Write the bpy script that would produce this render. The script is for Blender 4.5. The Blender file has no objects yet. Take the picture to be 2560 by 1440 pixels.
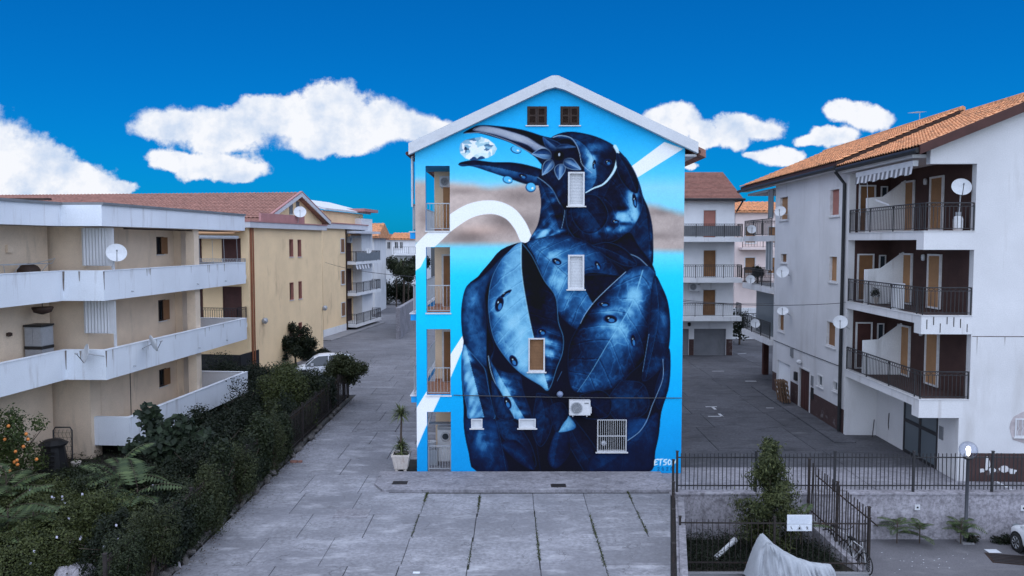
import bpy, bmesh, math, random
import numpy as np
from mathutils import Vector, Matrix

# ------------------------------------------------------------------ camera, sky, sun, exposure
scene = bpy.context.scene
COL = scene.collection
H = 8.75                       # drone height above the courtyard
FPX = 2000.0                   # focal length in photo pixels (photo 2560 wide)
PITCH = math.atan(115.0 / FPX)
cp, sp = math.cos(PITCH), math.sin(PITCH)
cd = bpy.data.cameras.new('camera')
cam = bpy.data.objects.new('camera', cd); COL.objects.link(cam)
cam.location = (0, 0, H); cam.rotation_euler = (math.pi / 2 - PITCH, 0, 0)
cd.sensor_width = 36.0; cd.lens = 36.0 * FPX / 2560.0
cd.clip_start = 0.1; cd.clip_end = 3000
scene.camera = cam
scene.render.resolution_x = 1024; scene.render.resolution_y = 576

SUN_EL, SUN_AZ = 62.0, 176.0
SUN_STRENGTH, SUN_ANGLE = 5.0, 145.0
SKY_STRENGTH = 0.1
EXPOSURE = 0.0

def S(r, g, b):
    f = lambda c: c / 255 / 12.92 if c / 255 <= .04045 else ((c / 255 + .055) / 1.055) ** 2.4
    return (f(r), f(g), f(b))

def ray(px, py):
    u = (px - 1280) / FPX; v = (720 - py) / FPX
    return Vector((u, cp + v * sp, -sp + v * cp))

world = bpy.data.worlds.new('World'); scene.world = world; world.use_nodes = True
def make_world():
    nt = world.node_tree; N = nt.nodes; L = nt.links
    N.clear()
    out = N.new('ShaderNodeOutputWorld'); bg = N.new('ShaderNodeBackground')
    bg.inputs['Strength'].default_value = SKY_STRENGTH
    L.new(bg.outputs[0], out.inputs[0])
    sky = N.new('ShaderNodeTexSky'); sky.sky_type = 'NISHITA'; sky.sun_disc = False
    sky.sun_elevation = math.radians(SUN_EL); sky.sun_rotation = math.radians(SUN_AZ)
    sky.air_density = 1.0; sky.dust_density = 0.4; sky.ozone_density = 2.5
    gm = N.new('ShaderNodeGamma'); gm.inputs[1].default_value = 0.866
    L.new(sky.outputs[0], gm.inputs[0])
    tint = N.new('ShaderNodeMix'); tint.data_type = 'RGBA'; tint.blend_type = 'MULTIPLY'
    tint.inputs['Factor'].default_value = 1.0
    L.new(gm.outputs[0], tint.inputs['A']); tint.inputs['B'].default_value = (0.004, 0.565, 1.31, 1)
    tc = N.new('ShaderNodeTexCoord'); sx = N.new('ShaderNodeSeparateXYZ')
    L.new(tc.outputs['Generated'], sx.inputs[0])
    def M(op, a, b=None, c=None, clamp=False):
        n = N.new('ShaderNodeMath'); n.operation = op; n.use_clamp = clamp
        for i, x in enumerate((a, b, c)):
            if x is None: continue
            if isinstance(x, (int, float)): n.inputs[i].default_value = x
            else: L.new(x, n.inputs[i])
        return n.outputs[0]
    ay = M('MAXIMUM', M('ABSOLUTE', sx.outputs[1]), 0.04)
    a = M('DIVIDE', sx.outputs[0], ay); e = M('DIVIDE', sx.outputs[2], ay)
    cv = N.new('ShaderNodeCombineXYZ'); L.new(a, cv.inputs[0]); L.new(e, cv.inputs[1])
    def noise(scale, detail, rough, src):
        n = N.new('ShaderNodeTexNoise'); n.inputs['Scale'].default_value = scale
        n.inputs['Detail'].default_value = detail; n.inputs['Roughness'].default_value = rough
        L.new(src, n.inputs['Vector']); return n
    wn = noise(14, 6, .6, cv.outputs[0])
    sub = N.new('ShaderNodeVectorMath'); sub.operation = 'SUBTRACT'; L.new(wn.outputs['Color'], sub.inputs[0]); sub.inputs[1].default_value = (.5, .5, .5)
    wsc = N.new('ShaderNodeVectorMath'); wsc.operation = 'MULTIPLY'; L.new(sub.outputs[0], wsc.inputs[0]); wsc.inputs[1].default_value = (.045, .035, 0)
    wp = N.new('ShaderNodeVectorMath'); wp.operation = 'ADD'; L.new(cv.outputs[0], wp.inputs[0]); L.new(wsc.outputs[0], wp.inputs[1])
    clouds = [(-60, 385, 150, 110), (60, 425, 140, 85), (165, 455, 120, 50), (255, 475, 90, 22), (100, 500, 200, 26),
              (440, 315, 115, 48), (560, 322, 125, 62), (650, 290, 95, 55), (745, 300, 110, 62), (840, 272, 88, 66), (925, 310, 100, 68),
              (1000, 312, 95, 42), (1075, 318, 75, 30), (800, 352, 120, 36), (890, 366, 60, 30),
              (430, 402, 62, 26), (520, 410, 110, 36), (600, 428, 70, 26), (610, 440, 50, 14),
              (1690, 305, 62, 42), (1650, 290, 40, 26), (1760, 340, 45, 36), (1870, 315, 85, 32), (1835, 340, 52, 34),
              (2115, 272, 52, 26), (2180, 288, 62, 32), (2080, 335, 62, 30), (2035, 348, 46, 18), (1950, 388, 66, 26), (1900, 388, 40, 12), (1722, 418, 24, 13), (1765, 362, 30, 16)]
    mn = None
    for (px, py, rx, ry) in clouds:
        d = ray(px, py); c = (d.x / d.y, d.z / d.y, 0)
        s1 = N.new('ShaderNodeVectorMath'); s1.operation = 'SUBTRACT'; L.new(wp.outputs[0], s1.inputs[0]); s1.inputs[1].default_value = c
        s2 = N.new('ShaderNodeVectorMath'); s2.operation = 'MULTIPLY'; L.new(s1.outputs[0], s2.inputs[0]); s2.inputs[1].default_value = (FPX / rx, FPX / ry, 0)
        s3 = N.new('ShaderNodeVectorMath'); s3.operation = 'LENGTH'; L.new(s2.outputs[0], s3.inputs[0])
        mn = s3.outputs['Value'] if mn is None else M('SMOOTH_MIN', mn, s3.outputs['Value'], 0.25)
    fn = noise(34, 8, .62, cv.outputs[0])
    dens = M('ADD', M('SUBTRACT', 1.08, mn), M('MULTIPLY', M('SUBTRACT', fn.outputs[0], .5), 1.05))
    lo_ = noise(9, 3, .5, cv.outputs[0]); dens = M('MULTIPLY', dens, M('ADD', .12, M('MULTIPLY', lo_.outputs[0], 1.7)))
    mask = N.new('ShaderNodeMapRange'); mask.interpolation_type = 'SMOOTHSTEP'
    L.new(dens, mask.inputs[0]); mask.inputs[1].default_value = -0.06; mask.inputs[2].default_value = 0.27
    sh = noise(16, 9, .6, cv.outputs[0])
    br = N.new('ShaderNodeMapRange'); L.new(sh.outputs[0], br.inputs[0]); br.inputs[1].default_value = .34; br.inputs[2].default_value = .54
    br.inputs[3].default_value = 0.0; br.inputs[4].default_value = 1.0
    cc = N.new('ShaderNodeMix'); cc.data_type = 'RGBA'
    L.new(br.outputs[0], cc.inputs['Factor'])
    k = 1.0 / SKY_STRENGTH
    cc.inputs['A'].default_value = (.56 * k, .68 * k, .88 * k, 1); cc.inputs['B'].default_value = (.93 * k, .95 * k, 1.0 * k, 1)
    mx = N.new('ShaderNodeMix'); mx.data_type = 'RGBA'
    L.new(mask.outputs[0], mx.inputs['Factor']); L.new(tint.outputs['Result'], mx.inputs['A']); L.new(cc.outputs['Result'], mx.inputs['B'])
    L.new(mx.outputs['Result'], bg.inputs['Color'])
make_world()

sd_ = bpy.data.lights.new('sun', 'SUN'); sd_.energy = SUN_STRENGTH; sd_.angle = math.radians(SUN_ANGLE); sd_.color = (.89, .935, 1.0)
sun = bpy.data.objects.new('sun', sd_); COL.objects.link(sun)
_az = math.radians(SUN_AZ); _el = math.radians(SUN_EL)
sdir = Vector((math.sin(_az) * math.cos(_el), math.cos(_az) * math.cos(_el), math.sin(_el)))
sun.rotation_euler = sdir.to_track_quat('Z', 'Y').to_euler(); sun.location = (-10, -10, 40)

scene.render.engine = 'CYCLES'
scene.view_settings.view_transform = 'Standard'; scene.view_settings.look = 'None'
scene.view_settings.exposure = EXPOSURE; scene.view_settings.gamma = 1.0; scene.view_settings.use_curve_mapping = False

# ------------------------------------------------------------------ helpers
rnd = random.Random(7)
nrg = np.random.default_rng(11)

class MB:
    def __init__(s): s.v = []; s.f = []
    def add(s, vs, fs):
        o = len(s.v); s.v.extend([tuple(v) for v in vs]); s.f.extend([tuple(i + o for i in f) for f in fs]); return s
    def box(s, x0, y0, z0, x1, y1, z1, m=None):
        if x1 < x0: x0, x1 = x1, x0
        if y1 < y0: y0, y1 = y1, y0
        if z1 < z0: z0, z1 = z1, z0
        vs = [(x0,y0,z0),(x1,y0,z0),(x1,y1,z0),(x0,y1,z0),(x0,y0,z1),(x1,y0,z1),(x1,y1,z1),(x0,y1,z1)]
        if m is not None: vs = [m @ Vector(v) for v in vs]
        return s.add(vs, [(0,3,2,1),(4,5,6,7),(0,1,5,4),(1,2,6,5),(2,3,7,6),(3,0,4,7)])
    def cbox(s, c, d, m=None):
        return s.box(c[0]-d[0]/2, c[1]-d[1]/2, c[2]-d[2]/2, c[0]+d[0]/2, c[1]+d[1]/2, c[2]+d[2]/2, m)
    def prism(s, pts, ext):
        n = len(pts); e = Vector(ext); p = [Vector(q) for q in pts]
        s.add(p + [q + e for q in p], [tuple(range(n - 1, -1, -1)), tuple(range(n, 2 * n))] + [(i, (i + 1) % n, n + (i + 1) % n, n + i) for i in range(n)])
        return s
    def slab(s, pts2, z0, z1):
        return s.prism([(x, y, z0) for x, y in pts2], (0, 0, z1 - z0))
    def quad(s, *p): return s.add(p, [tuple(range(len(p)))])
    def tube(s, pts, r, n=6, r2=None, closed=False):
        P = [Vector(p) for p in pts]; rings = []; k = len(P)
        prev = None
        for i, p in enumerate(P):
            if closed: t = P[(i+1) % k] - P[i-1]
            else: t = (P[min(i+1, k-1)] - P[max(i-1, 0)])
            t.normalize()
            ref = Vector((0, 0, 1)) if abs(t.z) < .9 else Vector((1, 0, 0))
            if prev is None: a = t.cross(ref).normalized()
            else:
                a = prev - t * prev.dot(t)
                a = a.normalized() if a.length > 1e-5 else t.cross(ref).normalized()
            prev = a; b = t.cross(a)
            rr = r if r2 is None else r + (r2 - r) * i / max(1, k - 1)
            rings.append([p + (a * math.cos(q) + b * math.sin(q)) * rr for q in [2 * math.pi * j / n for j in range(n)]])
        vs = [v for R in rings for v in R]; fs = []
        m = k if closed else k - 1
        for i in range(m):
            i2 = (i + 1) % k
            for j in range(n):
                fs.append((i*n+j, i*n+(j+1) % n, i2*n+(j+1) % n, i2*n+j))
        if not closed:
            fs.append(tuple(range(n-1, -1, -1))); fs.append(tuple((k-1)*n + j for j in range(n)))
        return s.add(vs, fs)
    def lathe(s, prof, n=16, m=None, cap=True):
        vs = []; fs = []
        for (r, z) in prof:
            for j in range(n):
                q = 2 * math.pi * j / n; v = Vector((r * math.cos(q), r * math.sin(q), z)); vs.append(m @ v if m is not None else v)
        for i in range(len(prof) - 1):
            for j in range(n): fs.append((i*n+j, i*n+(j+1) % n, (i+1)*n+(j+1) % n, (i+1)*n+j))
        if cap:
            fs.append(tuple(range(n-1, -1, -1))); fs.append(tuple((len(prof)-1)*n + j for j in range(n)))
        return s.add(vs, fs)
    def grid(s, fn, nu, nv):
        o = [fn(i / nu, j / nv) for j in range(nv + 1) for i in range(nu + 1)]
        return s.add(o, [(j*(nu+1)+i, j*(nu+1)+i+1, (j+1)*(nu+1)+i+1, (j+1)*(nu+1)+i) for j in range(nv) for i in range(nu)])
    def mesh(s, name, smooth=False):
        me = bpy.data.meshes.new(name); me.from_pydata(s.v, [], s.f); me.validate(); me.update()
        if smooth:
            me.polygons.foreach_set('use_smooth', [True] * len(me.polygons))
        return me

def fixn(me):
    b = bmesh.new(); b.from_mesh(me); bmesh.ops.recalc_face_normals(b, faces=b.faces); b.to_mesh(me); b.free()

def obj(name, mb, mat, parent=None, smooth=False, loc=None, kind=None, label=None, fix=True):
    me = mb.mesh(name, smooth) if isinstance(mb, MB) else mb
    if isinstance(mb, MB) and fix: fixn(me)
    if mat is not None and not me.materials: me.materials.append(mat)
    o = bpy.data.objects.new(name, me); COL.objects.link(o)
    if parent is not None: o.parent = parent
    if loc is not None: o.location = loc
    if kind: o['kind'] = kind
    if label: o['label'] = label
    return o

def inst(name, me, parent=None, loc=(0, 0, 0), rot=(0, 0, 0), scale=None):
    o = bpy.data.objects.new(name, me); COL.objects.link(o)
    o.parent = parent; o.location = loc; o.rotation_euler = rot
    if scale is not None: o.scale = scale
    return o

def thing(name, label, cat, loc=(0, 0, 0), rotz=0.0, group=None):
    o = bpy.data.objects.new(name, None); COL.objects.link(o); o.empty_display_size = .2
    o.location = loc; o.rotation_euler = (0, 0, rotz); tag(o, label, cat, group); return o

def tag(o, label, cat, group=None):
    o['label'] = label; o['category'] = cat
    if group: o['group'] = group
    return o

def copy_tree(o, parent=None):
    c = o.copy(); COL.objects.link(c); c.parent = parent
    for ch in list(o.children): copy_tree(ch, c)
    return c

def struct(name, mb, mat, parent=None, **k):
    o = obj(name, mb, mat, parent, **k)
    if parent is None: o['kind'] = 'structure'
    return o

class Frame:
    """a building's own axes: +Y down the street, +X to the right, origin on the ground"""
    def __init__(s, x, y, z=0.0, rotz=0.0):
        s.o = Vector((x, y, z)); s.rz = rotz
        s.m = Matrix.Translation(s.o) @ Matrix.Rotation(rotz, 4, 'Z'); s.i = s.m.inverted()
    def hit(s, px, py, axis, val):
        d = ray(px, py); o = s.i @ Vector((0, 0, H)); dl = s.i.to_3x3() @ d
        return o + dl * ((val - o[axis]) / dl[axis])
    def rect(s, px0, py0, px1, py1, axis, val):
        mx, my = (px0 + px1) / 2, (py0 + py1) / 2; a = 1 - axis
        h0 = s.hit(px0, my, axis, val)[a]; h1 = s.hit(px1, my, axis, val)[a]
        z0 = s.hit(mx, py1, axis, val).z; z1 = s.hit(mx, py0, axis, val).z
        return min(h0, h1), max(h0, h1), z0, z1
    def w(s, x, y, z): return s.m @ Vector((x, y, z))
WF = Frame(0, 0, 0, 0)
def at(px, py, Y): return WF.hit(px, py, 1, Y)
def onz(px, py, z=0.0): return WF.hit(px, py, 2, z)

def wall(mb, O, ux, nrm, a0, a1, b0, b1, t, holes=()):
    """wall with openings: outer face on the plane through O, thickness t inwards (against nrm)"""
    O = Vector(O); ux = Vector(ux).normalized(); nn = Vector(nrm).normalized(); uz = Vector((0, 0, 1))
    A = sorted(set([a0, a1] + [min(max(h[i], a0), a1) for h in holes for i in (0, 1)]))
    B = sorted(set([b0, b1] + [min(max(h[i], b0), b1) for h in holes for i in (2, 3)]))
    na, nb = len(A) - 1, len(B) - 1
    def solid(i, j):
        if i < 0 or j < 0 or i >= na or j >= nb: return False
        ca, cb = (A[i] + A[i+1]) / 2, (B[j] + B[j+1]) / 2
        return not any(h[0] < ca < h[1] and h[2] < cb < h[3] for h in holes)
    P = lambda a, b, d: O + ux * a + uz * b - nn * d
    for i in range(na):
        for j in range(nb):
            if not solid(i, j): continue
            x0, x1, z0, z1 = A[i], A[i+1], B[j], B[j+1]
            mb.quad(P(x0, z0, 0), P(x1, z0, 0), P(x1, z1, 0), P(x0, z1, 0))
            mb.quad(P(x0, z0, t), P(x0, z1, t), P(x1, z1, t), P(x1, z0, t))
            if not solid(i-1, j): mb.quad(P(x0, z0, 0), P(x0, z1, 0), P(x0, z1, t), P(x0, z0, t))
            if not solid(i+1, j): mb.quad(P(x1, z0, 0), P(x1, z0, t), P(x1, z1, t), P(x1, z1, 0))
            if not solid(i, j-1): mb.quad(P(x0, z0, 0), P(x0, z0, t), P(x1, z0, t), P(x1, z0, 0))
            if not solid(i, j+1): mb.quad(P(x0, z1, 0), P(x1, z1, 0), P(x1, z1, t), P(x0, z1, t))
    return mb

# ------------------------------------------------------------------ materials
MATS = {}
def pm(name, col, var=.14, scale=1.2, rough=.8, bump=.12, bscale=45, stain=None, metal=0.0, spec=.3, world_pos=False, fine=.10, rand=0.0, crack=None):
    """procedural paint / plaster / metal: broad mottling, fine grain, relief, optional stains (colour, amount, (sx,sy,sz))"""
    m = bpy.data.materials.new(name); m.use_nodes = True; nt = m.node_tree; N = nt.nodes; L = nt.links
    b = N['Principled BSDF']; b.inputs['Roughness'].default_value = rough; b.inputs['Metallic'].default_value = metal
    b.inputs['Specular IOR Level'].default_value = spec
    if world_pos:
        g = N.new('ShaderNodeNewGeometry'); src = g.outputs['Position']
    else:
        g = N.new('ShaderNodeTexCoord'); src = g.outputs['Object']
    def noise(sc, det, ro, s=None):
        n = N.new('ShaderNodeTexNoise'); n.inputs['Scale'].default_value = sc; n.inputs['Detail'].default_value = det; n.inputs['Roughness'].default_value = ro
        L.new(s or src, n.inputs['Vector']); return n.outputs[0]
    def mr(x, a, bb, c, d):
        n = N.new('ShaderNodeMapRange'); L.new(x, n.inputs[0])
        for i, q in enumerate((a, bb, c, d)): n.inputs[i + 1].default_value = q
        return n.outputs[0]
    def mixc(f, A, B, mode='MIX'):
        n = N.new('ShaderNodeMix'); n.data_type = 'RGBA'; n.blend_type = mode
        for k, x in (('Factor', f), ('A', A), ('B', B)):
            if isinstance(x, (int, float)): n.inputs[k].default_value = x
            elif isinstance(x, tuple): n.inputs[k].default_value = (*x[:3], 1)
            else: L.new(x, n.inputs[k])
        return n.outputs['Result']
    lo = tuple(c * (1 - var) for c in col); hi = tuple(min(1, c * (1 + var)) for c in col)
    c = mixc(mr(noise(scale, 5, .6), .3, .7, 0, 1), lo, hi)
    if fine:
        f = mr(noise(bscale * .6, 3, .7), .25, .75, 1 - fine, 1 + fine)
        cmb = N.new('ShaderNodeCombineColor'); [L.new(f, cmb.inputs[i]) for i in range(3)]
        c = mixc(1.0, c, cmb.outputs[0], 'MULTIPLY')
    if rand:
        oi = N.new('ShaderNodeObjectInfo'); f = mr(oi.outputs['Random'], 0, 1, 1 - rand, 1 + rand)
        cmb = N.new('ShaderNodeCombineColor'); [L.new(f, cmb.inputs[i]) for i in range(3)]
        c = mixc(1.0, c, cmb.outputs[0], 'MULTIPLY')
    if stain:
        sts = stain if isinstance(stain, list) else [stain]
        for (scol, amt, sc3) in sts:
            mp = N.new('ShaderNodeMapping'); L.new(src, mp.inputs[0]); mp.inputs['Scale'].default_value = sc3
            f = mr(noise(1.0, 6, .65, mp.outputs[0]), .62 - amt * .12, .72, 0, min(1, .35 + amt * .5))
            c = mixc(f, c, scol)
    if crack:
        (csc, cw, ccol, camt) = crack
        wn = N.new('ShaderNodeTexNoise'); wn.inputs['Scale'].default_value = csc * 3; wn.inputs['Detail'].default_value = 5; L.new(src, wn.inputs['Vector'])
        wa = N.new('ShaderNodeVectorMath'); wa.operation = 'MULTIPLY_ADD'; L.new(wn.outputs['Color'], wa.inputs[0]); wa.inputs[1].default_value = (.5 / csc,) * 3; L.new(src, wa.inputs[2])
        vo = N.new('ShaderNodeTexVoronoi'); vo.feature = 'DISTANCE_TO_EDGE'; vo.inputs['Scale'].default_value = csc; L.new(wa.outputs[0], vo.inputs['Vector'])
        f = mr(vo.outputs['Distance'], 0, cw * csc, camt, 0); gate = mr(noise(csc * 1.3, 2, .5), .48, .56, 0, 1)
        mm = N.new('ShaderNodeMath'); mm.operation = 'MULTIPLY'; L.new(f, mm.inputs[0]); L.new(gate, mm.inputs[1]); c = mixc(mm.outputs[0], c, ccol)
    L.new(c, b.inputs['Base Color'])
    if bump:
        bp = N.new('ShaderNodeBump'); bp.inputs['Strength'].default_value = bump; bp.inputs['Distance'].default_value = .02
        L.new(noise(bscale, 4, .6), bp.inputs['Height']); L.new(bp.outputs[0], b.inputs['Normal'])
    MATS[name] = m
    return m

def leafmat(name, dark, light, trans=.25):
    m = bpy.data.materials.new(name); m.use_nodes = True; nt = m.node_tree; N = nt.nodes; L = nt.links
    b = N['Principled BSDF']; b.inputs['Roughness'].default_value = .55; b.inputs['Specular IOR Level'].default_value = .25
    at_ = N.new('ShaderNodeAttribute'); at_.attribute_name = 'tint'
    mx = N.new('ShaderNodeMix'); mx.data_type = 'RGBA'; mx.inputs['A'].default_value = (*dark, 1); mx.inputs['B'].default_value = (*light, 1)
    L.new(at_.outputs['Fac'], mx.inputs['Factor']); L.new(mx.outputs['Result'], b.inputs['Base Color'])
    tr = N.new('ShaderNodeBsdfTranslucent'); L.new(mx.outputs['Result'], tr.inputs[0])
    ms = N.new('ShaderNodeMixShader'); ms.inputs[0].default_value = trans
    L.new(b.outputs[0], ms.inputs[1]); L.new(tr.outputs[0], ms.inputs[2]); L.new(ms.outputs[0], N['Material Output'].inputs[0])
    return m

def glassmat(name, col=(.03, .04, .05), rough=.08):
    m = bpy.data.materials.new(name); m.use_nodes = True; b = m.node_tree.nodes['Principled BSDF']
    b.inputs['Base Color'].default_value = (*col, 1); b.inputs['Roughness'].default_value = rough; b.inputs['Specular IOR Level'].default_value = .6
    n = m.node_tree.nodes.new('ShaderNodeTexNoise'); n.inputs['Scale'].default_value = 1.5
    bp = m.node_tree.nodes.new('ShaderNodeBump'); bp.inputs['Strength'].default_value = .05
    m.node_tree.links.new(n.outputs[0], bp.inputs['Height']); m.node_tree.links.new(bp.outputs[0], b.inputs['Normal'])
    return m

RUST = S(120, 72, 45)
M_white = pm('white_plaster', (.69, .69, .70), .08, .7, .85, .15, 40, [((.34, .33, .33), .35, (1.6, 1.6, .25)), (RUST, .02, (2.5, 2.5, .12))])
M_parapet = pm('parapet_paint', (.70, .73, .78), .06, .5, .8, .12, 50, [((.36, .34, .34), .45, (2.2, 2.2, .28)), ((.25, .17, .12), .05, (3.0, 3.0, .16))])
M_beige = pm('beige_plaster', S(214, 194, 172), .10, .8, .9, .3, 60, [((.30, .25, .20), .25, (1.2, 1.2, .3))], fine=.16)
M_yellow = pm('yellow_plaster', S(236, 206, 164), .08, .5, .9, .25, 50, [((.40, .27, .17), .3, (.8, .8, .25))], fine=.14)
M_right = pm('cream_plaster', (.585, .575, .58), .09, .4, .9, .22, 45, [((.44, .42, .41), .6, (.9, .9, .16)), ((.34, .30, .28), .15, (2.2, 2.2, .12)), ((.58, .57, .57), .5, (.5, .5, .6))], fine=.12)
M_brown = pm('brown_plaster', S(68, 48, 44), .18, 1.5, .9, .35, 55, None, fine=.25)
M_plinth = pm('brown_plinth_paint', S(70, 52, 50), .2, 1.5, .85, .25, 40, [((.32, .30, .30), .30, (1.2, 1.2, 1.6))])
M_interior = pm('loggia_plaster', S(224, 200, 172), .06, .8, .9, .15, 40)
M_trim = pm('grey_white_trim', (.58, .585, .60), .06, .8, .75, .1, 40, [((.34, .34, .36), .3, (1, 1, 1))])
M_marble = pm('marble_sill', (.58, .57, .57), .12, 4, .5, .03, 30)
M_iron = pm('dark_iron', (.022, .021, .023), .3, 6, .5, .15, 80, [((.09, .045, .025), .25, (5, 5, 5))], spec=.4)
M_rustiron = pm('rusty_iron', (.028, .022, .020), .35, 6, .8, .25, 80, [((.12, .06, .035), .6, (4, 4, 4))])
M_galv = pm('galvanised_rail', (.36, .37, .39), .1, 5, .45, .05, 60, metal=.3)
M_whitemetal = pm('white_metal', (.56, .56, .575), .08, 3, .5, .05, 60)
M_dish = pm('dish_paint', (.60, .61, .63), .08, 3, .45, .02, 30, [((.40, .38, .36), .3, (3, 3, 3))])
M_shut_brown = pm('brown_shutter', S(128, 92, 62), .15, 2, .7, .08, 60, fine=.12)
M_shut_tan = pm('tan_shutter', S(160, 120, 84), .14, 2, .7, .08, 60, fine=.1)
M_shut_pink = pm('rose_shutter', S(165, 112, 100), .12, 2, .7, .08, 60)
M_shut_white = pm('white_shutter', (.55, .56, .58), .06, 2, .6, .05, 60)
M_darkwood = pm('dark_wood', S(52, 38, 32), .3, 4, .7, .2, 50, fine=.25)
M_browndoor = pm('brown_door', S(70, 42, 38), .2, 3, .65, .1, 50)
M_tile = pm('red_roof_tile', S(143, 103, 92), .25, 3.0, .85, .3, 30, [((.08, .06, .055), .35, (1.3, 1.3, 1.3))], fine=.25)
M_tile_or = pm('orange_roof_tile', S(205, 142, 100), .45, 7.5, .85, .3, 30, [((.10, .07, .05), 1.0, (2.2, 2.2, 2.2))], fine=.28)
M_blackpipe = pm('black_pipe', (.018, .018, .02), .3, 3, .5, .05, 40)
M_copper = pm('copper_pipe', S(140, 85, 58), .15, 3, .6, .05, 40)
M_glass = glassmat('window_glass'); M_glass2 = glassmat('frosted_glass', (.10, .12, .135), .35)
M_black = pm('black_plastic', (.015, .015, .016), .2, 4, .5, .08, 40)
M_dark = pm('dark_void', (.012, .012, .013), .1, 2, .9, 0)
M_terrafloor = pm('terracotta_floor', S(165, 118, 92), .12, 4, .7, .1, 30)
M_greymetal = pm('grey_metal', (.20, .205, .215), .12, 3, .5, .06, 50, metal=.2)
M_garage = pm('grey_roller_door', (.16, .165, .18), .12, 1.5, .55, .06, 40, [((.09, .085, .08), .3, (1.4, 1.4, .6))])
M_rubber = pm('rubber', (.015, .015, .015), .2, 5, .8, .1, 60)
M_cable = pm('cable_sheath', (.05, .05, .055), .2, 5, .7, 0)
M_bark = pm('bark', (.075, .055, .042), .3, 6, .95, .6, 30)
M_carpaint = pm('white_car_paint', (.66, .67, .70), .03, 1, .28, 0, 30, spec=.5, fine=.02)
M_terracotta = pm('pale_terracotta', S(190, 180, 172), .1, 5, .8, .15, 40, [(S(140, 100, 80), .4, (4, 4, 2))])
M_paper = pm('white_paper', (.62, .64, .68), .05, 5, .7, .05, 30)
# ------------------------------------------------------------------ ground, courtyard, streets
M_concrete = pm('courtyard_concrete', (.235, .232, .252), .26, .35, .9, .35, 14, [((.15, .148, .165), 1.5, (.24, .38, 1)), ((.165, .163, .178), 1.0, (.42, .9, 1)), ((.43, .425, .45), .75, (.7, 1.5, 1)), ((.15, .147, .16), .8, (2.2, 3.0, 1)), ((.09, .085, .085), .2, (1.4, 1.6, 1))], world_pos=True, fine=.4, rand=.12, crack=(.55, .012, (.06, .058, .06), .8))
M_lane = pm('lane_concrete', (.165, .163, .178), .22, .3, .9, .35, 14, [((.095, .092, .098), .7, (.30, .8, 1)), ((.33, .325, .345), .55, (.35, 2.2, 1)), ((.09, .088, .095), .8, (1.6, 2.6, 1))], world_pos=True, fine=.4, rand=.12, crack=(.5, .014, (.05, .048, .05), .8))
M_yard = pm('yard_concrete', (.078, .077, .086), .24, .3, .9, .35, 14, [((.05, .048, .051), .6, (.35, .9, 1)), ((.20, .195, .20), .25, (.5, 1.8, 1)), ((.03, .03, .033), .9, (.9, 1.6, 1))], world_pos=True, fine=.36, rand=.14, crack=(.4, .016, (.02, .02, .021), .8))
M_asphalt = pm('parking_asphalt', (.125, .12, .13), .2, .5, .95, .5, 40, [((.20, .195, .20), .3, (.8, 1.5, 1)), ((.06, .058, .06), .4, (.5, .7, 1))], world_pos=True, fine=.28)
M_soil = pm('dark_soil', (.030, .026, .021), .4, 2, 1.0, .6, 12, world_pos=True)
M_gap = pm('joint_dirt', (.030, .030, .028), .4, 3, 1.0, .4, 20, world_pos=True)
M_kerb = pm('kerb_concrete', (.23, .225, .235), .15, 1, .9, .3, 25, world_pos=True)
M_pave = pm('pavement_concrete', (.235, .225, .245), .22, .5, .9, .3, 16, [((.15, .145, .15), .55, (.8, 1.2, 1)), ((.40, .39, .41), .6, (1.2, 2.5, 1)), ((.11, .105, .115), .9, (2.2, 3.0, 1))], world_pos=True, fine=.38, crack=(.5, .014, (.05, .048, .05), .8))
M_linepaint = pm('worn_line_paint', (.50, .50, .52), .12, 3, .8, .1, 30, [((.2, .2, .2), .5, (4, 4, 4))], world_pos=True)

LE0, LE1, LE2 = (5.62, 27.0), (3.25, 15.0), (2.2, -25.0)       # edge of the sunken car park
g = MB()
g.quad((-600, 27.0, -.06), (600, 27.0, -.06), (600, 1200, -.06), (-600, 1200, -.06))
g.quad((-600, -25, -.06), (LE2[0], -25, -.06), (LE1[0], LE1[1], -.06), (LE0[0], LE0[1], -.06), (-600, 27.0, -.06))
struct('ground', g, M_gap, fix=False)
LOW = -1.45
g = MB().quad((LE2[0], -25, LOW), (300, -25, LOW), (300, 27.2, LOW), (LE0[0], 27.2, LOW), (LE1[0], LE1[1], LOW))
parking = struct('parking_lot', g, M_asphalt, fix=False)
g = MB().quad((-30, 15, -.02), (-9.0, 15, -.02), (-9.0, 45, -.02), (-30, 45, -.02))
struct('garden_soil', g, M_soil, fix=False)

def slab_piece(name, x0, x1, y0, y1, mat, parent, gap=.009, th=.06, sl=0.0):
    gap *= rnd.uniform(.6, 1.5); w, d = (x1 - x0) / 2 - gap, (y1 - y0) / 2 - gap
    b = .012; mb = MB()
    n = 3
    vs = []
    for (k, z) in ((0, -th), (0, -b), (b, 0)):
        vs += [(-w + k, -d + k, z), (w - k, -d + k, z), (w - k, d - k, z), (-w + k, d - k, z)]
    vs = [(x + (sl * y if x > 0 else 0), y, z) for x, y, z in vs]; fs = [(8, 9, 10, 11)]
    for r in (0, 4):
        for i in range(4): fs.append((r + i, r + (i + 1) % 4, r + 4 + (i + 1) % 4, r + 4 + i))
    mb.add(vs, fs)
    o = obj(name, mb, mat, parent, loc=((x0 + x1) / 2, (y0 + y1) / 2, rnd.uniform(-.008, .0)), fix=False)
    o.rotation_euler = (rnd.uniform(-.0012, .0012), rnd.uniform(-.0012, .0012), 0)
    return o

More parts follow.
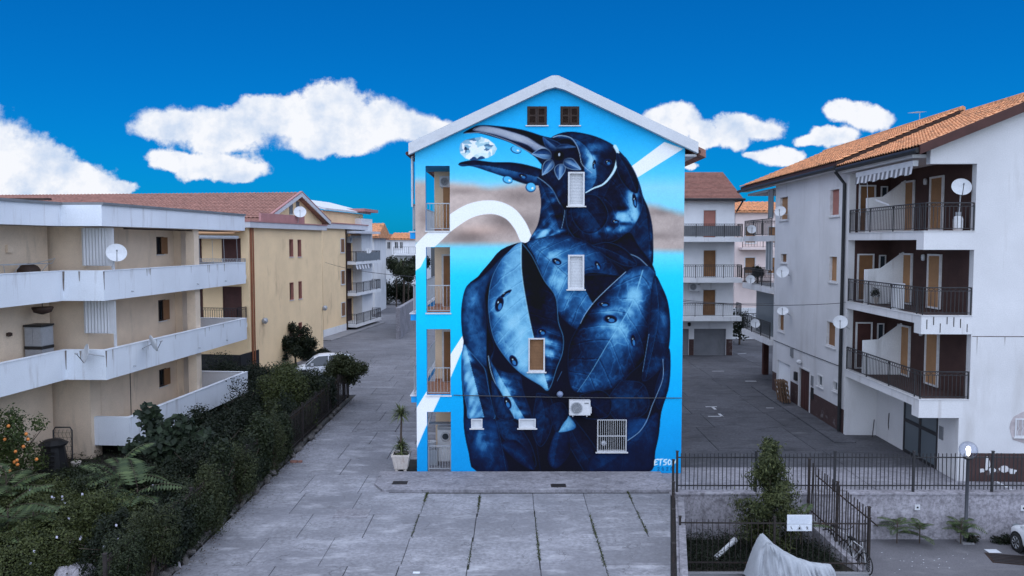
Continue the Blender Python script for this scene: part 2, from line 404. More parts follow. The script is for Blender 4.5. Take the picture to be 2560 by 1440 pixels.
# courtyard in front of the painted wall: cast slabs in a grid, each one a piece
court = struct('courtyard', MB().quad((-9.0, 13, -.045), (LE1[0] - .4, 13, -.045), (LE1[0], 15, -.045), (5.3, 27.6, -.045), (-9.0, 27.6, -.045)), M_gap, fix=False)
JOINTS = []
rows = [27.45, 25.45, 23.35, 21.3, 19.2, 17.1, 15.0]
colx = [-2.95, -1.1, .72, 2.48, 4.05]
for i in range(len(rows) - 1):
    y1, y0 = rows[i], rows[i + 1]
    lim = lambda y: LE1[0] + (LE0[0] - LE1[0]) * (y - LE1[1]) / (LE0[1] - LE1[1]) - .17
    sk = -.012 * (27 - (y0 + y1) / 2)
    SLP = (LE0[0] - LE1[0]) / (LE0[1] - LE1[1]); xs = [x + sk * (1.3 if k < 2 else -.6) for k, x in enumerate(colx)] + [lim((y0 + y1) / 2)]
    for k in range(len(xs) - 1):
        off = [0, -.35, .25, -.15, .3, 0][k]
        pass
        a, b_ = y0 + off, y1 + off
        if i == 0: b_ = y1
        if k == 3 and xs[5] - xs[4] < .6: xs[4] = xs[5]
        if k == 4 and xs[4] == xs[5]: continue
        last = xs[k + 1] == xs[5]
        JOINTS.append((xs[k], y0 + off, y1 + off, k))
        if last: a, b_ = y0, (y1 if i else y1)
        if xs[k + 1] - xs[k] > .2: slab_piece('concrete_slab', xs[k], xs[k + 1], a, b_, M_concrete, court, sl=SLP if last else 0)
    # left part: wide staggered slabs
    lx = [-8.95, -6.9 + (.5 if i % 2 else -.3), -4.9 + (.45 if i % 2 else -.35), xs[0]]
    for k in range(3): slab_piece('concrete_slab', lx[k], lx[k + 1], y0 - .1, y1 - .1 if i else 27.5, M_concrete, court)
# lane between the painted house and the garden, down to the white houses
lane = struct('lane', MB().quad((-9.0, 27.5, -.045), (-3.2, 27.5, -.045), (-3.2, 61, -.045), (-16, 61, -.045), (-16, 46, -.045), (-9.0, 46, -.045)), M_gap, fix=False)
y = 27.5; i = 0
while y < 60:
    d = 2.15 + .25 * ((i * 37) % 5) / 5
    st = [0, .9, .35, 1.2][i % 4]
    xs = [-8.95 if y < 44 else -15.8] + [x + st - .5 for x in ((-6.9, -4.9) if y < 44 else (-12.9, -10.4, -7.6, -5.2))] + [-3.3 if y > 29.8 else -4.3]
    if xs[-1] - xs[-2] < .3: xs.pop(-2)
    for k in range(len(xs) - 1):
        slab_piece('concrete_slab', xs[k], xs[k + 1], y, y + d, M_lane if y > 36 else M_concrete, lane)
    y += d; i += 1
far = struct('street', MB().quad((-17.5, y, -.004), (-2, y, -.004), (-2, 119, -.004), (-17.5, 119, -.004)), M_lane, fix=False)
# yard on the right between the painted house and the cream block
yard = struct('yard', MB().quad((5.4, 27.2, -.045), (40, 27.2, -.045), (40, 62, -.045), (5.4, 62, -.045)), M_gap, fix=False)
y = 27.3; i = 0
while y < 61.5:
    d = [3.4, 2.5, 4.2, 3.0, 4.6][i % 5]
    st = [0, .8, -.5, .4][i % 4]
    xs = [5.5 if y < 29 else 6.45, 9.2 + st, 12.9 + .2 * st, 17.5, 22, 27]
    for k in range(5):
        slab_piece('concrete_slab', xs[k], xs[k + 1], y, y + d, M_yard if y > 30.5 else M_pave, yard, gap=.010)
    y += d; i += 1
struct('yard_far', MB().quad((6.4, y, -.006), (60, y, -.006), (60, 120, -.006), (6.4, 120, -.006)), M_yard, fix=False)
# pavement apron under the painted wall with a bevelled corner and two drain grates
ap = struct('pavement', MB().slab([(-4.95, 28.35), (-4.55, 27.62), (5.6, 27.62), (5.62, 29.87), (-3.55, 29.87), (-5.0, 29.9)], -.04, .07), M_pave)
for (px, py) in ((1000, 1207), (1396, 1214)):
    p = onz(px, py, .07)
    mb = MB().box(-.27, -.20, 0, .27, .20, .006)
    g_ = obj('drain_grate', mb, M_rustiron, ap, loc=(p.x, p.y, .071))
    for k in range(5):
        obj('bar', MB().box(-.24, -.155 + .07 * k, .006, .24, -.125 + .07 * k, .016), M_iron, g_)
# square of patched concrete outlined by weeds
p = onz(880, 1284); patch = struct('patched_slab', MB().box(-.55, -.42, 0, .55, .42, .012), M_pave); patch.location = (p.x, p.y, 0)
# worn white strips painted on the yard
mk = MB()
for (px, py, w, d, r) in ((1778, 1017, .6, .14, 0), (1784, 1020, .14, .8, 0), (1790, 1041, .8, .14, .0), (1802, 1038, .14, .7, 0), (1877, 953, .7, .18, 0), (1925, 1020, .4, .1, 0), (1855, 884, .9, .12, .5), (1795, 928, .8, .1, 0)):
    p = onz(px, py); m = Matrix.Translation((p.x, p.y, .006)) @ Matrix.Rotation(r, 4, 'Z')
    mb_ = [m @ Vector(q) for q in ((-w/2, -d/2, 0), (w/2, -d/2, 0), (w/2, d/2, 0), (-w/2, d/2, 0))]; mk.quad(*mb_)
struct('painted_marks', mk, M_linepaint, fix=False)
mk = MB()
a, b_ = onz(2488, 1203), onz(2560, 1240)
dv = (b_ - a); nn = Vector((-dv.y, dv.x, 0)).normalized() * .07
for (s0, s1) in ((0, .45), (.55, 1.2)):
    p0, p1 = a + dv * s0, a + dv * s1; mk.quad(p0 - nn + Vector((0,0,.006)), p1 - nn + Vector((0,0,.006)), p1 + nn + Vector((0,0,.006)), p0 + nn + Vector((0,0,.006)))
struct('bay_line', mk, M_linepaint, fix=False)

# ------------------------------------------------------------------ the painted house
YM = 29.9
PX0, PX1 = -3.6, 6.41
bld = thing('apartment_building', 'tall gabled apartment block with a blue leaf bird painted over its whole end wall', 'building', (PX0, YM, 0))
FM = Frame(PX0, YM, 0, 0)
W = PX1 - PX0
def R(px0, py0, px1, py1, y=0.0): return FM.rect(px0, py0, px1, py1, 1, y)
LOG = [R(1064, 414, 1125, 577), R(1064, 618, 1125, 782), R(1064, 823, 1125, 988), R(1065, 1030, 1126, 1183)]
LOG = [(LOG[0][0], LOG[0][1], a[2], a[3]) for a in LOG]; LOG[3] = (LOG[3][0], LOG[3][1], -1, LOG[3][3])
WIN = {'w3': R(1420, 430, 1461, 515), 'w2': R(1420, 637, 1460, 723), 'w1': R(1321, 845, 1362, 929),
       'v1': R(1178, 1047, 1206, 1070), 'v2': R(1297, 1047, 1339, 1070), 'grid': R(1493, 1049, 1566, 1129),
       'a1': R(1318, 266, 1367, 313), 'a2': R(1401, 266, 1448, 313)}
HOLES = LOG + list(WIN.values())
EAVE = FM.hit(1037, 381, 1, 0).z; APEX = FM.hit(1387, 214, 1, 0).z; MIDX = FM.hit(1387, 214, 1, 0).x
SL = (APEX - EAVE) / MIDX
M_bluewall = pm('blue_render', S(30, 150, 215), .05, 1, .9, .2, 50)
wb = MB()
wall(wb, (0, 0, 0), (1, 0, 0), (0, -1, 0), 0, W, -.05, EAVE - .02, .26, HOLES)
# gable: strips left, between and right of the attic windows
a1, a2 = WIN['a1'], WIN['a2']; zt = EAVE - .02
top = lambda x: EAVE + SL * min(x, 2 * MIDX - x)
def gcol(x0, x1, zb):
    pts = [(x0, 0, zb), (x1, 0, zb), (x1, 0, top(x1))] + ([(MIDX, 0, top(MIDX))] if x0 < MIDX < x1 else []) + [(x0, 0, top(x0))]
    wb.prism(pts, (0, .26, 0))
gcol(.0, a1[0], zt); gcol(a1[1], a2[0], zt); gcol(a2[1], W, zt)
gcol(a1[0], a1[1], a1[3]); gcol(a2[0], a2[1], a2[3])
wb.box(a1[0], 0, zt, a1[1], .26, a1[2]); wb.box(a2[0], 0, zt, a2[1], .26, a2[2])
front = obj('end_wall', wb, M_bluewall, bld)
DEP = 13.0
LX = FM.hit(1086, 500, 1, 3.0).x            # the body's side wall behind the corner loggias
LB = 3.0
sb = MB()
sb.box(W - .25, .26, -.05, W, DEP, EAVE - .02)
sb.box(LX, LB, -.05, LX + .25, DEP, EAVE - .02)
obj('loggia_back_wall', MB().box(LX + .25, LB, -.05, LOG[0][1] + .25, LB + .2, EAVE - .02).box(LX + .001, LB - .004, -.05, LX + .25, LB - .001, EAVE - .02), M_interior, bld)            # back of the loggias
sb.box(LX + .25, DEP - .25, -.05, W - .25, DEP, EAVE - .02)
obj('side_wall', sb, M_white, bld)
ib = MB().box(LOG[0][1], .26, -.05, LOG[0][1] + .2, LB, EAVE - .1)           # inner cheek right of each loggia
obj('loggia_wall', ib, M_interior, bld)
ZF = [LOG[2][2], LOG[1][2], LOG[0][2]]
fl = MB()
for z in ZF: fl.box(-.02, .26, z - .32, LOG[0][1], LB, z - .03); fl.box(-.22, .12, z - .30, -.02, 9, z - .06)
fl.box(-.02, .26, EAVE - .45, LOG[0][1], LB, EAVE - .1)
obj('balcony_slab', fl, M_bluewall, bld)
ft = MB()
for z in ZF: obj('loggia_floor', MB().box(.02, .26, z - .03, LOG[0][1], LB, z), M_terrafloor, bld)
obj('loggia_floor', MB().box(.0, .26, -.03, LOG[0][1], LB, .02), M_pave, bld)
sills = MB()
for z in ZF: sills.box(-.26, .08, z - .06, .0, 9, z - .02); sills.box(LOG[0][0] - .03, -.04, z - .05, LOG[0][1] + .03, .03, z + .0)
obj('sill', sills, M_marble, bld)
# doors and wall things inside the loggias
for k, z in enumerate(ZF + [0.02]):
    x0 = FM.hit(1107, 600, 1, LB).x
    if k < 3:
        d = obj('door', MB().box(x0 - .05, LB - .05, z, LOG[0][1] - .01, LB - .004, z + 2.15), M_interior if k == 2 else M_marble, bld)
        obj('shutter', MB().box(x0 + .03, LB - .075, z + .02, LOG[0][1] - .01, LB - .05, z + 2.08), M_shut_tan if k == 2 else M_shut_brown, d)
        ob = MB().box(LX, LB - .02, z, x0 - .05, LB - .003, z + .12); obj('skirting', ob, M_terrafloor, bld)
# railings
def railing(parent, pts, h, mat, sp=.11, bar=.008, rail=.018, name='railing', low=.08, curl=False, single=True, posts=True, barname='bar', postsp=2.2):
    P = [Vector(p) for p in pts]; rb = MB(); bars = []
    for a, b in zip(P[:-1], P[1:]):
        d = b - a; Ln = d.length; t = d / Ln; ang = math.atan2(t.y, t.x)
        up = Vector((0, 0, 1))
        for z, hh in ((h, .018), (low, .012)):
            m = Matrix.Translation(a + up * z) @ Matrix.Rotation(ang, 4, 'Z') @ Matrix.Rotation(-math.asin(max(-1, min(1, t.z))), 4, 'Y')
            rb.box(0, -rail, -hh, Ln, rail, hh, m)
        if curl:
            m = Matrix.Translation(a + up * (h - .13)) @ Matrix.Rotation(ang, 4, 'Z'); rb.box(0, -.010, -.008, Ln, .010, .008, m)
            nc = max(1, int(Ln / .19)); w = Ln / nc
            for i in range(nc):
                c = a + t * (w * (i + .5)) + up * (h - .065)
                rb.tube([c + t * (math.cos(q) * w * .44) + up * (math.sin(q) * .058) for q in [2 * math.pi * j / 8 for j in range(8)]], .0095, 4, closed=True)
        n = max(2, int(round(Ln / sp)))
        top_ = h - (.13 if curl else 0)
        for i in range(n + 1):
            p = a + t * (Ln * i / n)
            if i in (0, n) or (posts and i % max(1, int(postsp / sp)) == 0):
                rb.box(p.x - bar * 2.2, p.y - bar * 2.2, p.z, p.x + bar * 2.2, p.y + bar * 2.2, p.z + h)
            else: bars.append((p, top_ - low))
    r = obj(name, rb, mat, parent)
    if single:
        me = MB().box(-bar, -bar, 0, bar, bar, 1).mesh('bar'); me.materials.append(mat)
        for p, hb in bars: inst(barname, me, r, (p.x, p.y, p.z + low), scale=(1, 1, hb))
    else:
        bb = MB()
        for p, hb in bars: bb.box(p.x - bar, p.y - bar, p.z + low, p.x + bar, p.y + bar, p.z + low + hb)
        o = obj('bars', bb, mat, r); o['kind'] = 'stuff'
    return r
for k, z in enumerate(ZF):
    railing(bld, [(LOG[0][0] + .02, .13, z), (LOG[0][1] - .02, .13, z)], 1.02, M_galv, .12, .006, .014, single=True)
    railing(bld, [(-.12, .3, z - .02), (-.12, 8.9, z - .02)], 1.02, M_galv, .12, .006, .014, single=False)
    railing(bld, [(.05, .3, z - .02), (.05, LB, z - .02)], 1.02, M_galv, .12, .006, .014, single=False)
gt = railing(bld, [(LOG[0][0] + .05, .13, .06), (LOG[0][1] - .03, .13, .06)], .95, M_galv, .1, .007, .016, name='gate')
# side balcony posts seen at the very edge of the wall and the side roof eaves
pc = MB()
for zz in ((ZF[2] + .9, EAVE - .3),):
    pc.box(-.17, .2, zz[0], -.11, .3, zz[1])
obj('awning_post', pc, M_whitemetal, bld)
# roof: two slopes, verge band, gutters
ro = MB(); OV = .20; ZT = .58
def roofz(x): return EAVE + .02 + SL * (MIDX - abs(x - MIDX))
for s in (-1, 1):
    xe = MIDX + s * (MIDX + (.18 if s < 0 else .42))
    pts = [(MIDX, -.04, roofz(MIDX) + .22), (xe, -.04, roofz(xe) + .26), (xe, -.04, roofz(xe) - .02), (MIDX, -.04, roofz(MIDX) + .0)]
    ro.prism(pts, (0, DEP + .4, 0))
roof = obj('roof', ro, M_tile, bld)
ve = MB()
xl, xr = -.20, W + .43
outer = [(xl, roofz(xl) + .38), (MIDX - .12, roofz(MIDX) + .29), (MIDX + .12, roofz(MIDX) + .29), (xr, roofz(xr) + .36)]
inner = [(xr, roofz(xr) - .04), (MIDX + .35, roofz(MIDX + .35) - .06), (MIDX, roofz(MIDX) - .13), (MIDX - .35, roofz(MIDX - .35) - .06), (xl, roofz(xl) - .04)]
# verge as a row of four convex pieces butted end to end
def vp(poly): ve.prism([(x, -.30, z) for x, z in poly], (0, .26, 0))
vp([outer[0], outer[1], (MIDX - .35, roofz(MIDX - .35) - .06), inner[4]])
vp([outer[1], outer[2], inner[1], inner[2], inner[3]])
vp([outer[2], outer[3], inner[0], inner[1]])
obj('verge', ve, M_trim, bld)
gu = MB()
for x, s in ((xl - .06, -1), (xr + .06, 1)):
    zz = roofz(xl if s < 0 else xr) + .02
    gu.tube([(x, -.15, zz), (x, DEP, zz)], .075, 8)
obj('gutter', gu, M_browndoor, bld)
obj('eave_soffit', MB().box(xr - .42, .0, roofz(xr) - .13, xr + .0, DEP, roofz(xr) - .05), M_trim, bld)
dp = MB().tube([(-.14, .35, EAVE - .1), (-.14, .35, ZF[2] + 1.2)], .05, 8)
obj('downpipe', dp, M_whitemetal, bld)
# windows -------------------------------------------------------------
def slats(mb, a0, a1, b0, b1, P, step=.055, d=.012):
    """roller shutter curtain: overlapping slats; P(a,b,depth) -> point"""
    n = max(2, int(round((b1 - b0) / step))); h = (b1 - b0) / n
    for i in range(n):
        z0, z1 = b0 + i * h, b0 + (i + 1) * h
        mb.quad(P(a0, z0, d), P(a1, z0, d), P(a1, z0 + h * .72, 0), P(a0, z0 + h * .72, 0))
        mb.quad(P(a0, z0 + h * .72, 0), P(a1, z0 + h * .72, 0), P(a1, z1, -d * .6), P(a0, z1, -d * .6))
    return mb
def window(parent, O, ux, nrm, r, frame_mat, shut_mat=None, recess=.10, fw=.055, proud=.03, sill=True, split=False, glass=None, name='window', open_frac=1.0, step=.055, sill_mat=None, glassback=True):
    O = Vector(O); ux = Vector(ux).normalized(); nn = Vector(nrm).normalized(); up = Vector((0, 0, 1))
    P = lambda a, b, d: O + ux * a + up * b + nn * d
    a0, a1, b0, b1 = r; fb = MB()
    def bar(x0, x1, z0, z1, d0, d1):
        fb.prism([P(x0, z0, d0), P(x1, z0, d0), P(x1, z1, d0), P(x0, z1, d0)], nn * (d1 - d0))
    bar(a0 - .002, a0 + fw, b0 + fw, b1 - fw, -recess - .04, proud); bar(a1 - fw, a1 + .002, b0 + fw, b1 - fw, -recess - .04, proud)
    bar(a0 - .002, a1 + .002, b1 - fw, b1 + .002, -recess - .04, proud); bar(a0 - .002, a1 + .002, b0 - .002, b0 + fw, -recess - .04, proud)
    w = obj(name, fb, frame_mat, parent)
    if sill:
        s_ = MB(); s_.prism([P(a0 - .06, b0 - .045, proud + .05), P(a1 + .06, b0 - .045, proud + .05), P(a1 + .06, b0 - .004, proud + .05), P(a0 - .06, b0 - .004, proud + .05)], -nn * (proud + .06))
        obj('sill', s_, sill_mat or M_marble, w)
    x0, x1, z0, z1 = a0 + fw, a1 - fw, b0 + fw, b1 - fw
    if shut_mat is not None:
        sm = MB(); zs = z1 - (z1 - z0) * open_frac
        slats(sm, x0, x1, zs, z1, lambda a, b, d: P(a, b, -recess + d), step)
        obj('shutter', sm, shut_mat, w, fix=False)
    if shut_mat is None or open_frac < 1:
        gm = MB().quad(P(x0, z0, -recess), P(x1, z0, -recess), P(x1, z1, -recess), P(x0, z1, -recess)); obj('pane', gm, glass or M_glass, w, fix=False)
    if glassback:
        gb = MB().quad(P(a0, b0, -recess - .05), P(a1, b0, -recess - .05), P(a1, b1, -recess - .05), P(a0, b1, -recess - .05)); obj('backing', gb, M_dark, w, fix=False)
    if split:
        xm = (a0 + a1) / 2; mb = MB().prism([P(xm - .03, z0, -recess + .005), P(xm + .03, z0, -recess + .005), P(xm + .03, z1, -recess + .005), P(xm - .03, z1, -recess + .005)], nn * .03); obj('mullion', mb, frame_mat, w)
    return w
FO, FX, FN = (0, 0, 0), (1, 0, 0), (0, -1, 0)
window(bld, FO, FX, FN, WIN['w3'], M_whitemetal, M_shut_white, recess=.06, fw=.06, proud=.06)
window(bld, FO, FX, FN, WIN['w2'], M_whitemetal, M_shut_white, recess=.06, fw=.06, proud=.06)
window(bld, FO, FX, FN, WIN['w1'], M_whitemetal, M_shut_brown, recess=.12, fw=.05, proud=.04, sill=True)
for k in ('v1', 'v2'):
    r = WIN[k]
    w = window(bld, FO, FX, FN, r, M_whitemetal, None, recess=.04, fw=.04, proud=.025, glass=M_shut_white)
for k in ('a1', 'a2'):
    r = WIN[k]; w = window(bld, FO, FX, FN, r, M_darkwood, None, recess=.12, fw=.04, proud=.012)
    xm = (r[0] + r[1]) / 2
    for (xa, xb) in ((r[0] + .03, xm - .008), (xm + .008, r[1] - .03)):
        f = MB(); t = .06
        f.box(xa, -.012, r[2] + .03, xa + t, -.05, r[3] - .03); f.box(xb - t, -.012, r[2] + .03, xb, -.05, r[3] - .03)
        for zz in (r[2] + .03, (r[2] + r[3]) / 2 - .03, r[3] - .03 - t): f.box(xa + t, -.012, zz, xb - t, -.05, zz + t)
        sh_ = obj('shutter', f, M_darkwood, w)
        lv = MB(); z = r[2] + .1
        while z < r[3] - .1:
            lv.prism([(xa + t, -.010, z + .028), (xa + t, -.042, z), (xa + t, -.036, z - .006), (xa + t, -.004, z + .022)], (xb - xa - 2 * t, 0, 0)); z += .036
        obj('louvres', lv, M_darkwood, sh_)
# barred kitchen window
r = WIN['grid']; w = window(bld, FO, FX, FN, r, M_whitemetal, None, recess=.20, fw=.022, proud=.03, glass=M_dark)
n = 13
me = MB().box(-.0055, -.0055, 0, .0055, .0055, 1).mesh('bar'); me.materials.append(M_whitemetal)
for i in range(n + 1): inst('bar', me, w, (r[0] + .03 + (r[1] - r[0] - .06) * i / n, -.06, r[2] + .02), scale=(1, 1, r[3] - r[2] - .04))
obj('rail', MB().box(r[0], -.075, (r[2] + r[3]) / 2 - .012, r[1], -.045, (r[2] + r[3]) / 2 + .012), M_whitemetal, w)
obj('rail', MB().box(r[0], -.085, r[2] - .01, r[1], -.02, r[2] + .02), M_whitemetal, w)
obj('fan_cover', MB().lathe([(.0, 0), (.10, 0), (.11, .02), (.07, .05), (0, .06)], 16, Matrix.Translation((r[0] + .26, .10, r[2] + .30)) @ Matrix.Rotation(math.pi / 2, 4, 'X'), cap=False), M_galv, w, smooth=True)
# ------------------------------------------------------------------ the wall painting, painted on a fine sheet as flat print (vertex colours)
ILL = np.array([.76, .84, 1.02])              # how strongly this wall is lit; paint colours are the photo's divided by this
def paint_mural():
    st = .0215
    nx = int(round(W / st)); nz = int(round((APEX + .05) / st))
    xs = np.linspace(0, W, nx + 1); zs = np.linspace(.0, APEX + .05, nz + 1)
    XX, ZZ = np.meshgrid(xs, zs)
    wx = XX + PX0; dep = YM * cp - (ZZ - H) * sp
    X = 1280 + FPX * wx / dep; Y = 720 - FPX * ((ZZ - H) * cp + YM * sp) / dep
    sh = X.shape
    def vnoise(scale, octs=4, seed=0):
        g = np.random.default_rng(seed); out = np.zeros(sh); amp = 1; tot = 0; sc = scale
        for o in range(octs):
            n0, n1 = int(1000 / sc) + 3, int(1000 / sc) + 3; G = g.random((n0, n1))
            fy = np.clip((Y - 200) / sc, 0, n0 - 2.001); fx = np.clip((X - 1000) / sc, 0, n1 - 2.001)
            iy, ix = fy.astype(int), fx.astype(int); ty, tx = fy - iy, fx - ix; ty = ty * ty * (3 - 2 * ty); tx = tx * tx * (3 - 2 * tx)
            out += amp * ((G[iy, ix] * (1 - tx) + G[iy, ix + 1] * tx) * (1 - ty) + (G[iy + 1, ix] * (1 - tx) + G[iy + 1, ix + 1] * tx) * ty)
            tot += amp; amp *= .5; sc /= 2
        return out / tot - .5
    n1 = vnoise(120, 4, 1); n2 = vnoise(40, 4, 2); n3 = vnoise(8, 2, 3)
    C = np.zeros(sh + (3,))
    def ss(a, b, x): t = np.clip((x - a) / (b - a), 0, 1); return t * t * (3 - 2 * t)
    def ramp(v, stops):
        v = np.clip(v, 0, 1); out = np.zeros(v.shape + (3,)); xsr = [s[0] for s in stops]
        for c in range(3): out[..., c] = np.interp(v, xsr, [s[1][c] for s in stops])
        return out
    # sky-like ground of the painting, top to bottom
    v = Y + 0 * X
    st_ = [(200, (22, 150, 225)), (330, (28, 160, 232)), (430, (70, 182, 240)), (468, (120, 195, 238)), (640, (88, 200, 245)), (690, (30, 190, 245)), (820, (0, 178, 242)), (960, (8, 158, 230)), (1080, (12, 142, 218)), (1190, (14, 135, 212))]
    for c in range(3): C[..., c] = np.interp(v, [s[0] for s in st_], [s[1][c] for s in st_])
    band_top = np.where(X < 1450, 462 + 10 * np.sin(X / 60.), 505 + 18 * ss(1620, 1710, X)); band_bot = np.where(X < 1450, 612, 628)
    bm_ = ss(-14, 14, Y - band_top + 30 * n1) * (1 - ss(-12, 12, Y - band_bot + 10 * n1))
    grey = np.stack([166 + 45 * n1 + 10 * n3, 156 + 40 * n1 + 10 * n3, 160 + 38 * n1 + 10 * n3], -1)
    def blob(x, y, rx, ry): return np.exp(-(((X - x) / rx) ** 2 + ((Y - y) / ry) ** 2))
    dk = .55 * blob(1170, 592, 55, 18) + .42 * blob(1290, 560, 60, 28) + .45 * blob(1300, 490, 60, 22) + .35 * blob(1060, 545, 18, 30) + .35 * blob(1150, 478, 60, 10) + .3 * blob(1650, 530, 40, 10) + .3 * blob(1640, 590, 50, 10) + .28 * blob(1250, 545, 40, 20)
    grey = grey * (1 - dk[..., None] * .75) + np.array([80, 66, 70]) * (dk[..., None] * .35)
    warm = blob(1200, 575, 60, 14)[..., None]; grey = grey + warm * np.array([16, 8, 4])
    C += bm_[..., None] * (grey - C)
    def cr(poly, k=5, closed=True):
        P = np.array(poly, float); n = len(P); out = []
        for i in range(n if closed else n - 1):
            p0, p1, p2, p3 = (P[(i-1) % n], P[i], P[(i+1) % n], P[(i+2) % n]) if closed else (P[max(i-1, 0)], P[i], P[i+1], P[min(i+2, n-1)])
            for j in range(k):
                t = j / k
                out.append(.5 * (2*p1 + (p2-p0)*t + (2*p0-5*p1+4*p2-p3)*t*t + (3*p1-p0-3*p2+p3)*t**3))
        if not closed: out.append(P[-1])
        return np.array(out)
    def bbox(P, m):
        mk = (X > P[:, 0].min() - m) & (X < P[:, 0].max() + m) & (Y > P[:, 1].min() - m) & (Y < P[:, 1].max() + m)
        r = np.where(mk.any(1))[0]; c = np.where(mk.any(0))[0]
        if len(r) == 0: return None
        return (slice(r[0], r[-1] + 1), slice(c[0], c[-1] + 1))
    def segd(P, x, y, closed):
        best = np.full(x.shape, 1e9); n = len(P)
        for i in range(n if closed else n - 1):
            a, b = P[i], P[(i+1) % n]; d = b - a; l2 = max(1e-6, d @ d)
            t = np.clip(((x - a[0]) * d[0] + (y - a[1]) * d[1]) / l2, 0, 1)
            q = (x - a[0] - t * d[0]) ** 2 + (y - a[1] - t * d[1]) ** 2
            best = np.minimum(best, q)
        return np.sqrt(best)
    def inside(P, x, y):
        r = np.zeros(x.shape, bool); n = len(P)
        for i in range(n):
            a, b = P[i], P[(i+1) % n]
            if a[1] == b[1]: continue
            c = ((a[1] > y) != (b[1] > y)) & (x < (b[0]-a[0]) * (y-a[1]) / (b[1]-a[1]) + a[0]); r ^= c
        return r
    def cover(P, soft=1.3, m=4):
        sl = bbox(P, m + soft)
        x, y = X[sl], Y[sl]; d = segd(P, x, y, True); sgn = np.where(inside(P, x, y), 1, -1)
        return sl, np.clip(.5 + sgn * d / soft, 0, 1), d * sgn
    def fill(poly, col, soft=1.3, smooth=True, k=5):
        P = cr(poly, k) if smooth else np.array(poly, float)
        sl, a, _ = cover(P, soft); C[sl] += a[..., None] * (np.asarray(col, float) - C[sl])
    def stroke(pts, col, w, w1=None, alpha=1.0, smooth=True):
        P = cr(pts, 5, False) if smooth else np.array(pts, float); w1 = w if w1 is None else w1
        sl = bbox(P, max(w, w1) + 2)
        if sl is None: return
        x, y = X[sl], Y[sl]; best = np.full(x.shape, 1e9); ww = np.full(x.shape, w); n = len(P)
        for i in range(n - 1):
            a, b = P[i], P[i+1]; d = b - a; l2 = max(1e-6, d @ d); t = np.clip(((x-a[0])*d[0] + (y-a[1])*d[1]) / l2, 0, 1)
            q = np.sqrt((x-a[0]-t*d[0])**2 + (y-a[1]-t*d[1])**2); mm = q < best; best = np.where(mm, q, best)
            ww = np.where(mm, w + (w1 - w) * (i + t) / (n - 1), ww)
        a = np.clip(.5 + (ww / 2 - best) / 1.3, 0, 1) * alpha
        C[sl] += a[..., None] * (np.asarray(col, float) - C[sl])
    RAMP = [(0, (2, 5, 16)), (.2, (6, 17, 44)), (.4, (13, 46, 92)), (.6, (38, 94, 152)), (.8, (106, 168, 210)), (1, (200, 228, 246))]
    def leaf(poly, rib, base=.3, left=0., right=0., edge=.2, nv=7, vein=.10, hl=(), rim=None, ribw=2.2, ribv=.8, ramp_=RAMP, wdt=None, slant=.9, nz=.14):
        P = cr(poly); Rb = cr(rib, 6, False); sl, a, sd_ = cover(P)
        x, y = X[sl], Y[sl]; best = np.full(x.shape, 1e9); sg = np.zeros(x.shape); s = np.zeros(x.shape); n = len(Rb)
        for i in range(n - 1):
            p, q = Rb[i], Rb[i+1]; d = q - p; l = max(1e-6, math.hypot(*d)); tr = ((x-p[0])*d[0] + (y-p[1])*d[1]) / l / l
            t = np.clip(tr, 0 if i else -5, 1 if i < n - 2 else 6); dx, dy = x-p[0]-t*d[0], y-p[1]-t*d[1]; qd = np.hypot(dx, dy)
            m = qd < best; best = np.where(m, qd, best); sg = np.where(m, np.sign(d[0]*dy - d[1]*dx), sg); s = np.where(m, (i + t) / (n - 1), s)
        wd = wdt or max(8, np.percentile(best[a > .5], 96)); u = np.clip(best / wd, 0, 1.4)
        side = np.where(sg > 0, right, left)               # >0: left of the rib when walking base -> tip (screen coordinates)
        ph = s * nv - u * slant - .35 * u * u + .8 * n1[sl]
        vv = base + side * np.exp(-(u * 1.15) ** 2) + side * .35 - edge * u ** 2
        fr = ph - np.floor(ph)
        vv += vein * (.30 * np.cos(2 * math.pi * (fr - .38)) ) * (1 - .5 * u) * (.5 + 2.2 * np.clip(n1[sl] + .1, 0, 1)) - vein * .75 * np.exp(-((fr - .5) / .035) ** 2) * (.35 + .65 * (1 - u).clip(0, 1)) + vein * .5 * np.exp(-((fr - .56) / .03) ** 2)
        ph2 = u * 6 + s * 3 + 4 * n2[sl]; fr2 = np.abs(ph2 - np.floor(ph2) - .5)
        vv += vein * .22 * np.exp(-(fr2 / .06) ** 2)
        vv += nz * n2[sl] * 1.5 + nz * 1.6 * n1[sl] + .05 * n3[sl]
        for (hx, hy, rx, ry, am) in hl: vv += am * np.exp(-(((x-hx)/rx)**2 + ((y-hy)/ry)**2)) * np.clip(.85 + 2.4 * n2[sl] + .22 * np.cos(2 * math.pi * (fr - .38)) * (vein > .04), .25, 1.45)
        vv += (.35 * vein + .02) * np.exp(-((n2[sl] - .35 * n1[sl]) / .022) ** 2) + .05 * n3[sl]
        vv = .27 + (vv - .27) * 1.22; vv = np.where(vv > .62, .62 + .24 * (1 - np.exp(-np.maximum(vv - .62, 0) / .24)), vv)
        vv -= .14 * np.exp(-np.clip(sd_, 0, None) / 5.0)
        col = ramp(vv, ramp_); C[sl] += a[..., None] * (col - C[sl])
        if ribw: stroke(rib, ramp(np.array([ribv]), ramp_)[0], ribw, .7, .8)
        if rim is None: rim = .27
        if rim: stroke(list(poly) + [poly[0]], ramp(np.array([rim]), ramp_)[0], 1.8, 1.8, .75)
    A = lambda pts: [(1000 + x / 2.77, 180 + y / 2.77) for x, y in pts]
    B = lambda pts: [(1000 + x / 2.571, 680 + y / 2.571) for x, y in pts]
    def ab(f, x, y): return f([(x, y)])[0]
    # broad white ribbons
    WH = (232, 240, 252)
    fill([(1661, 355), (1708, 372), (1590, 446), (1560, 430)], WH, smooth=False)
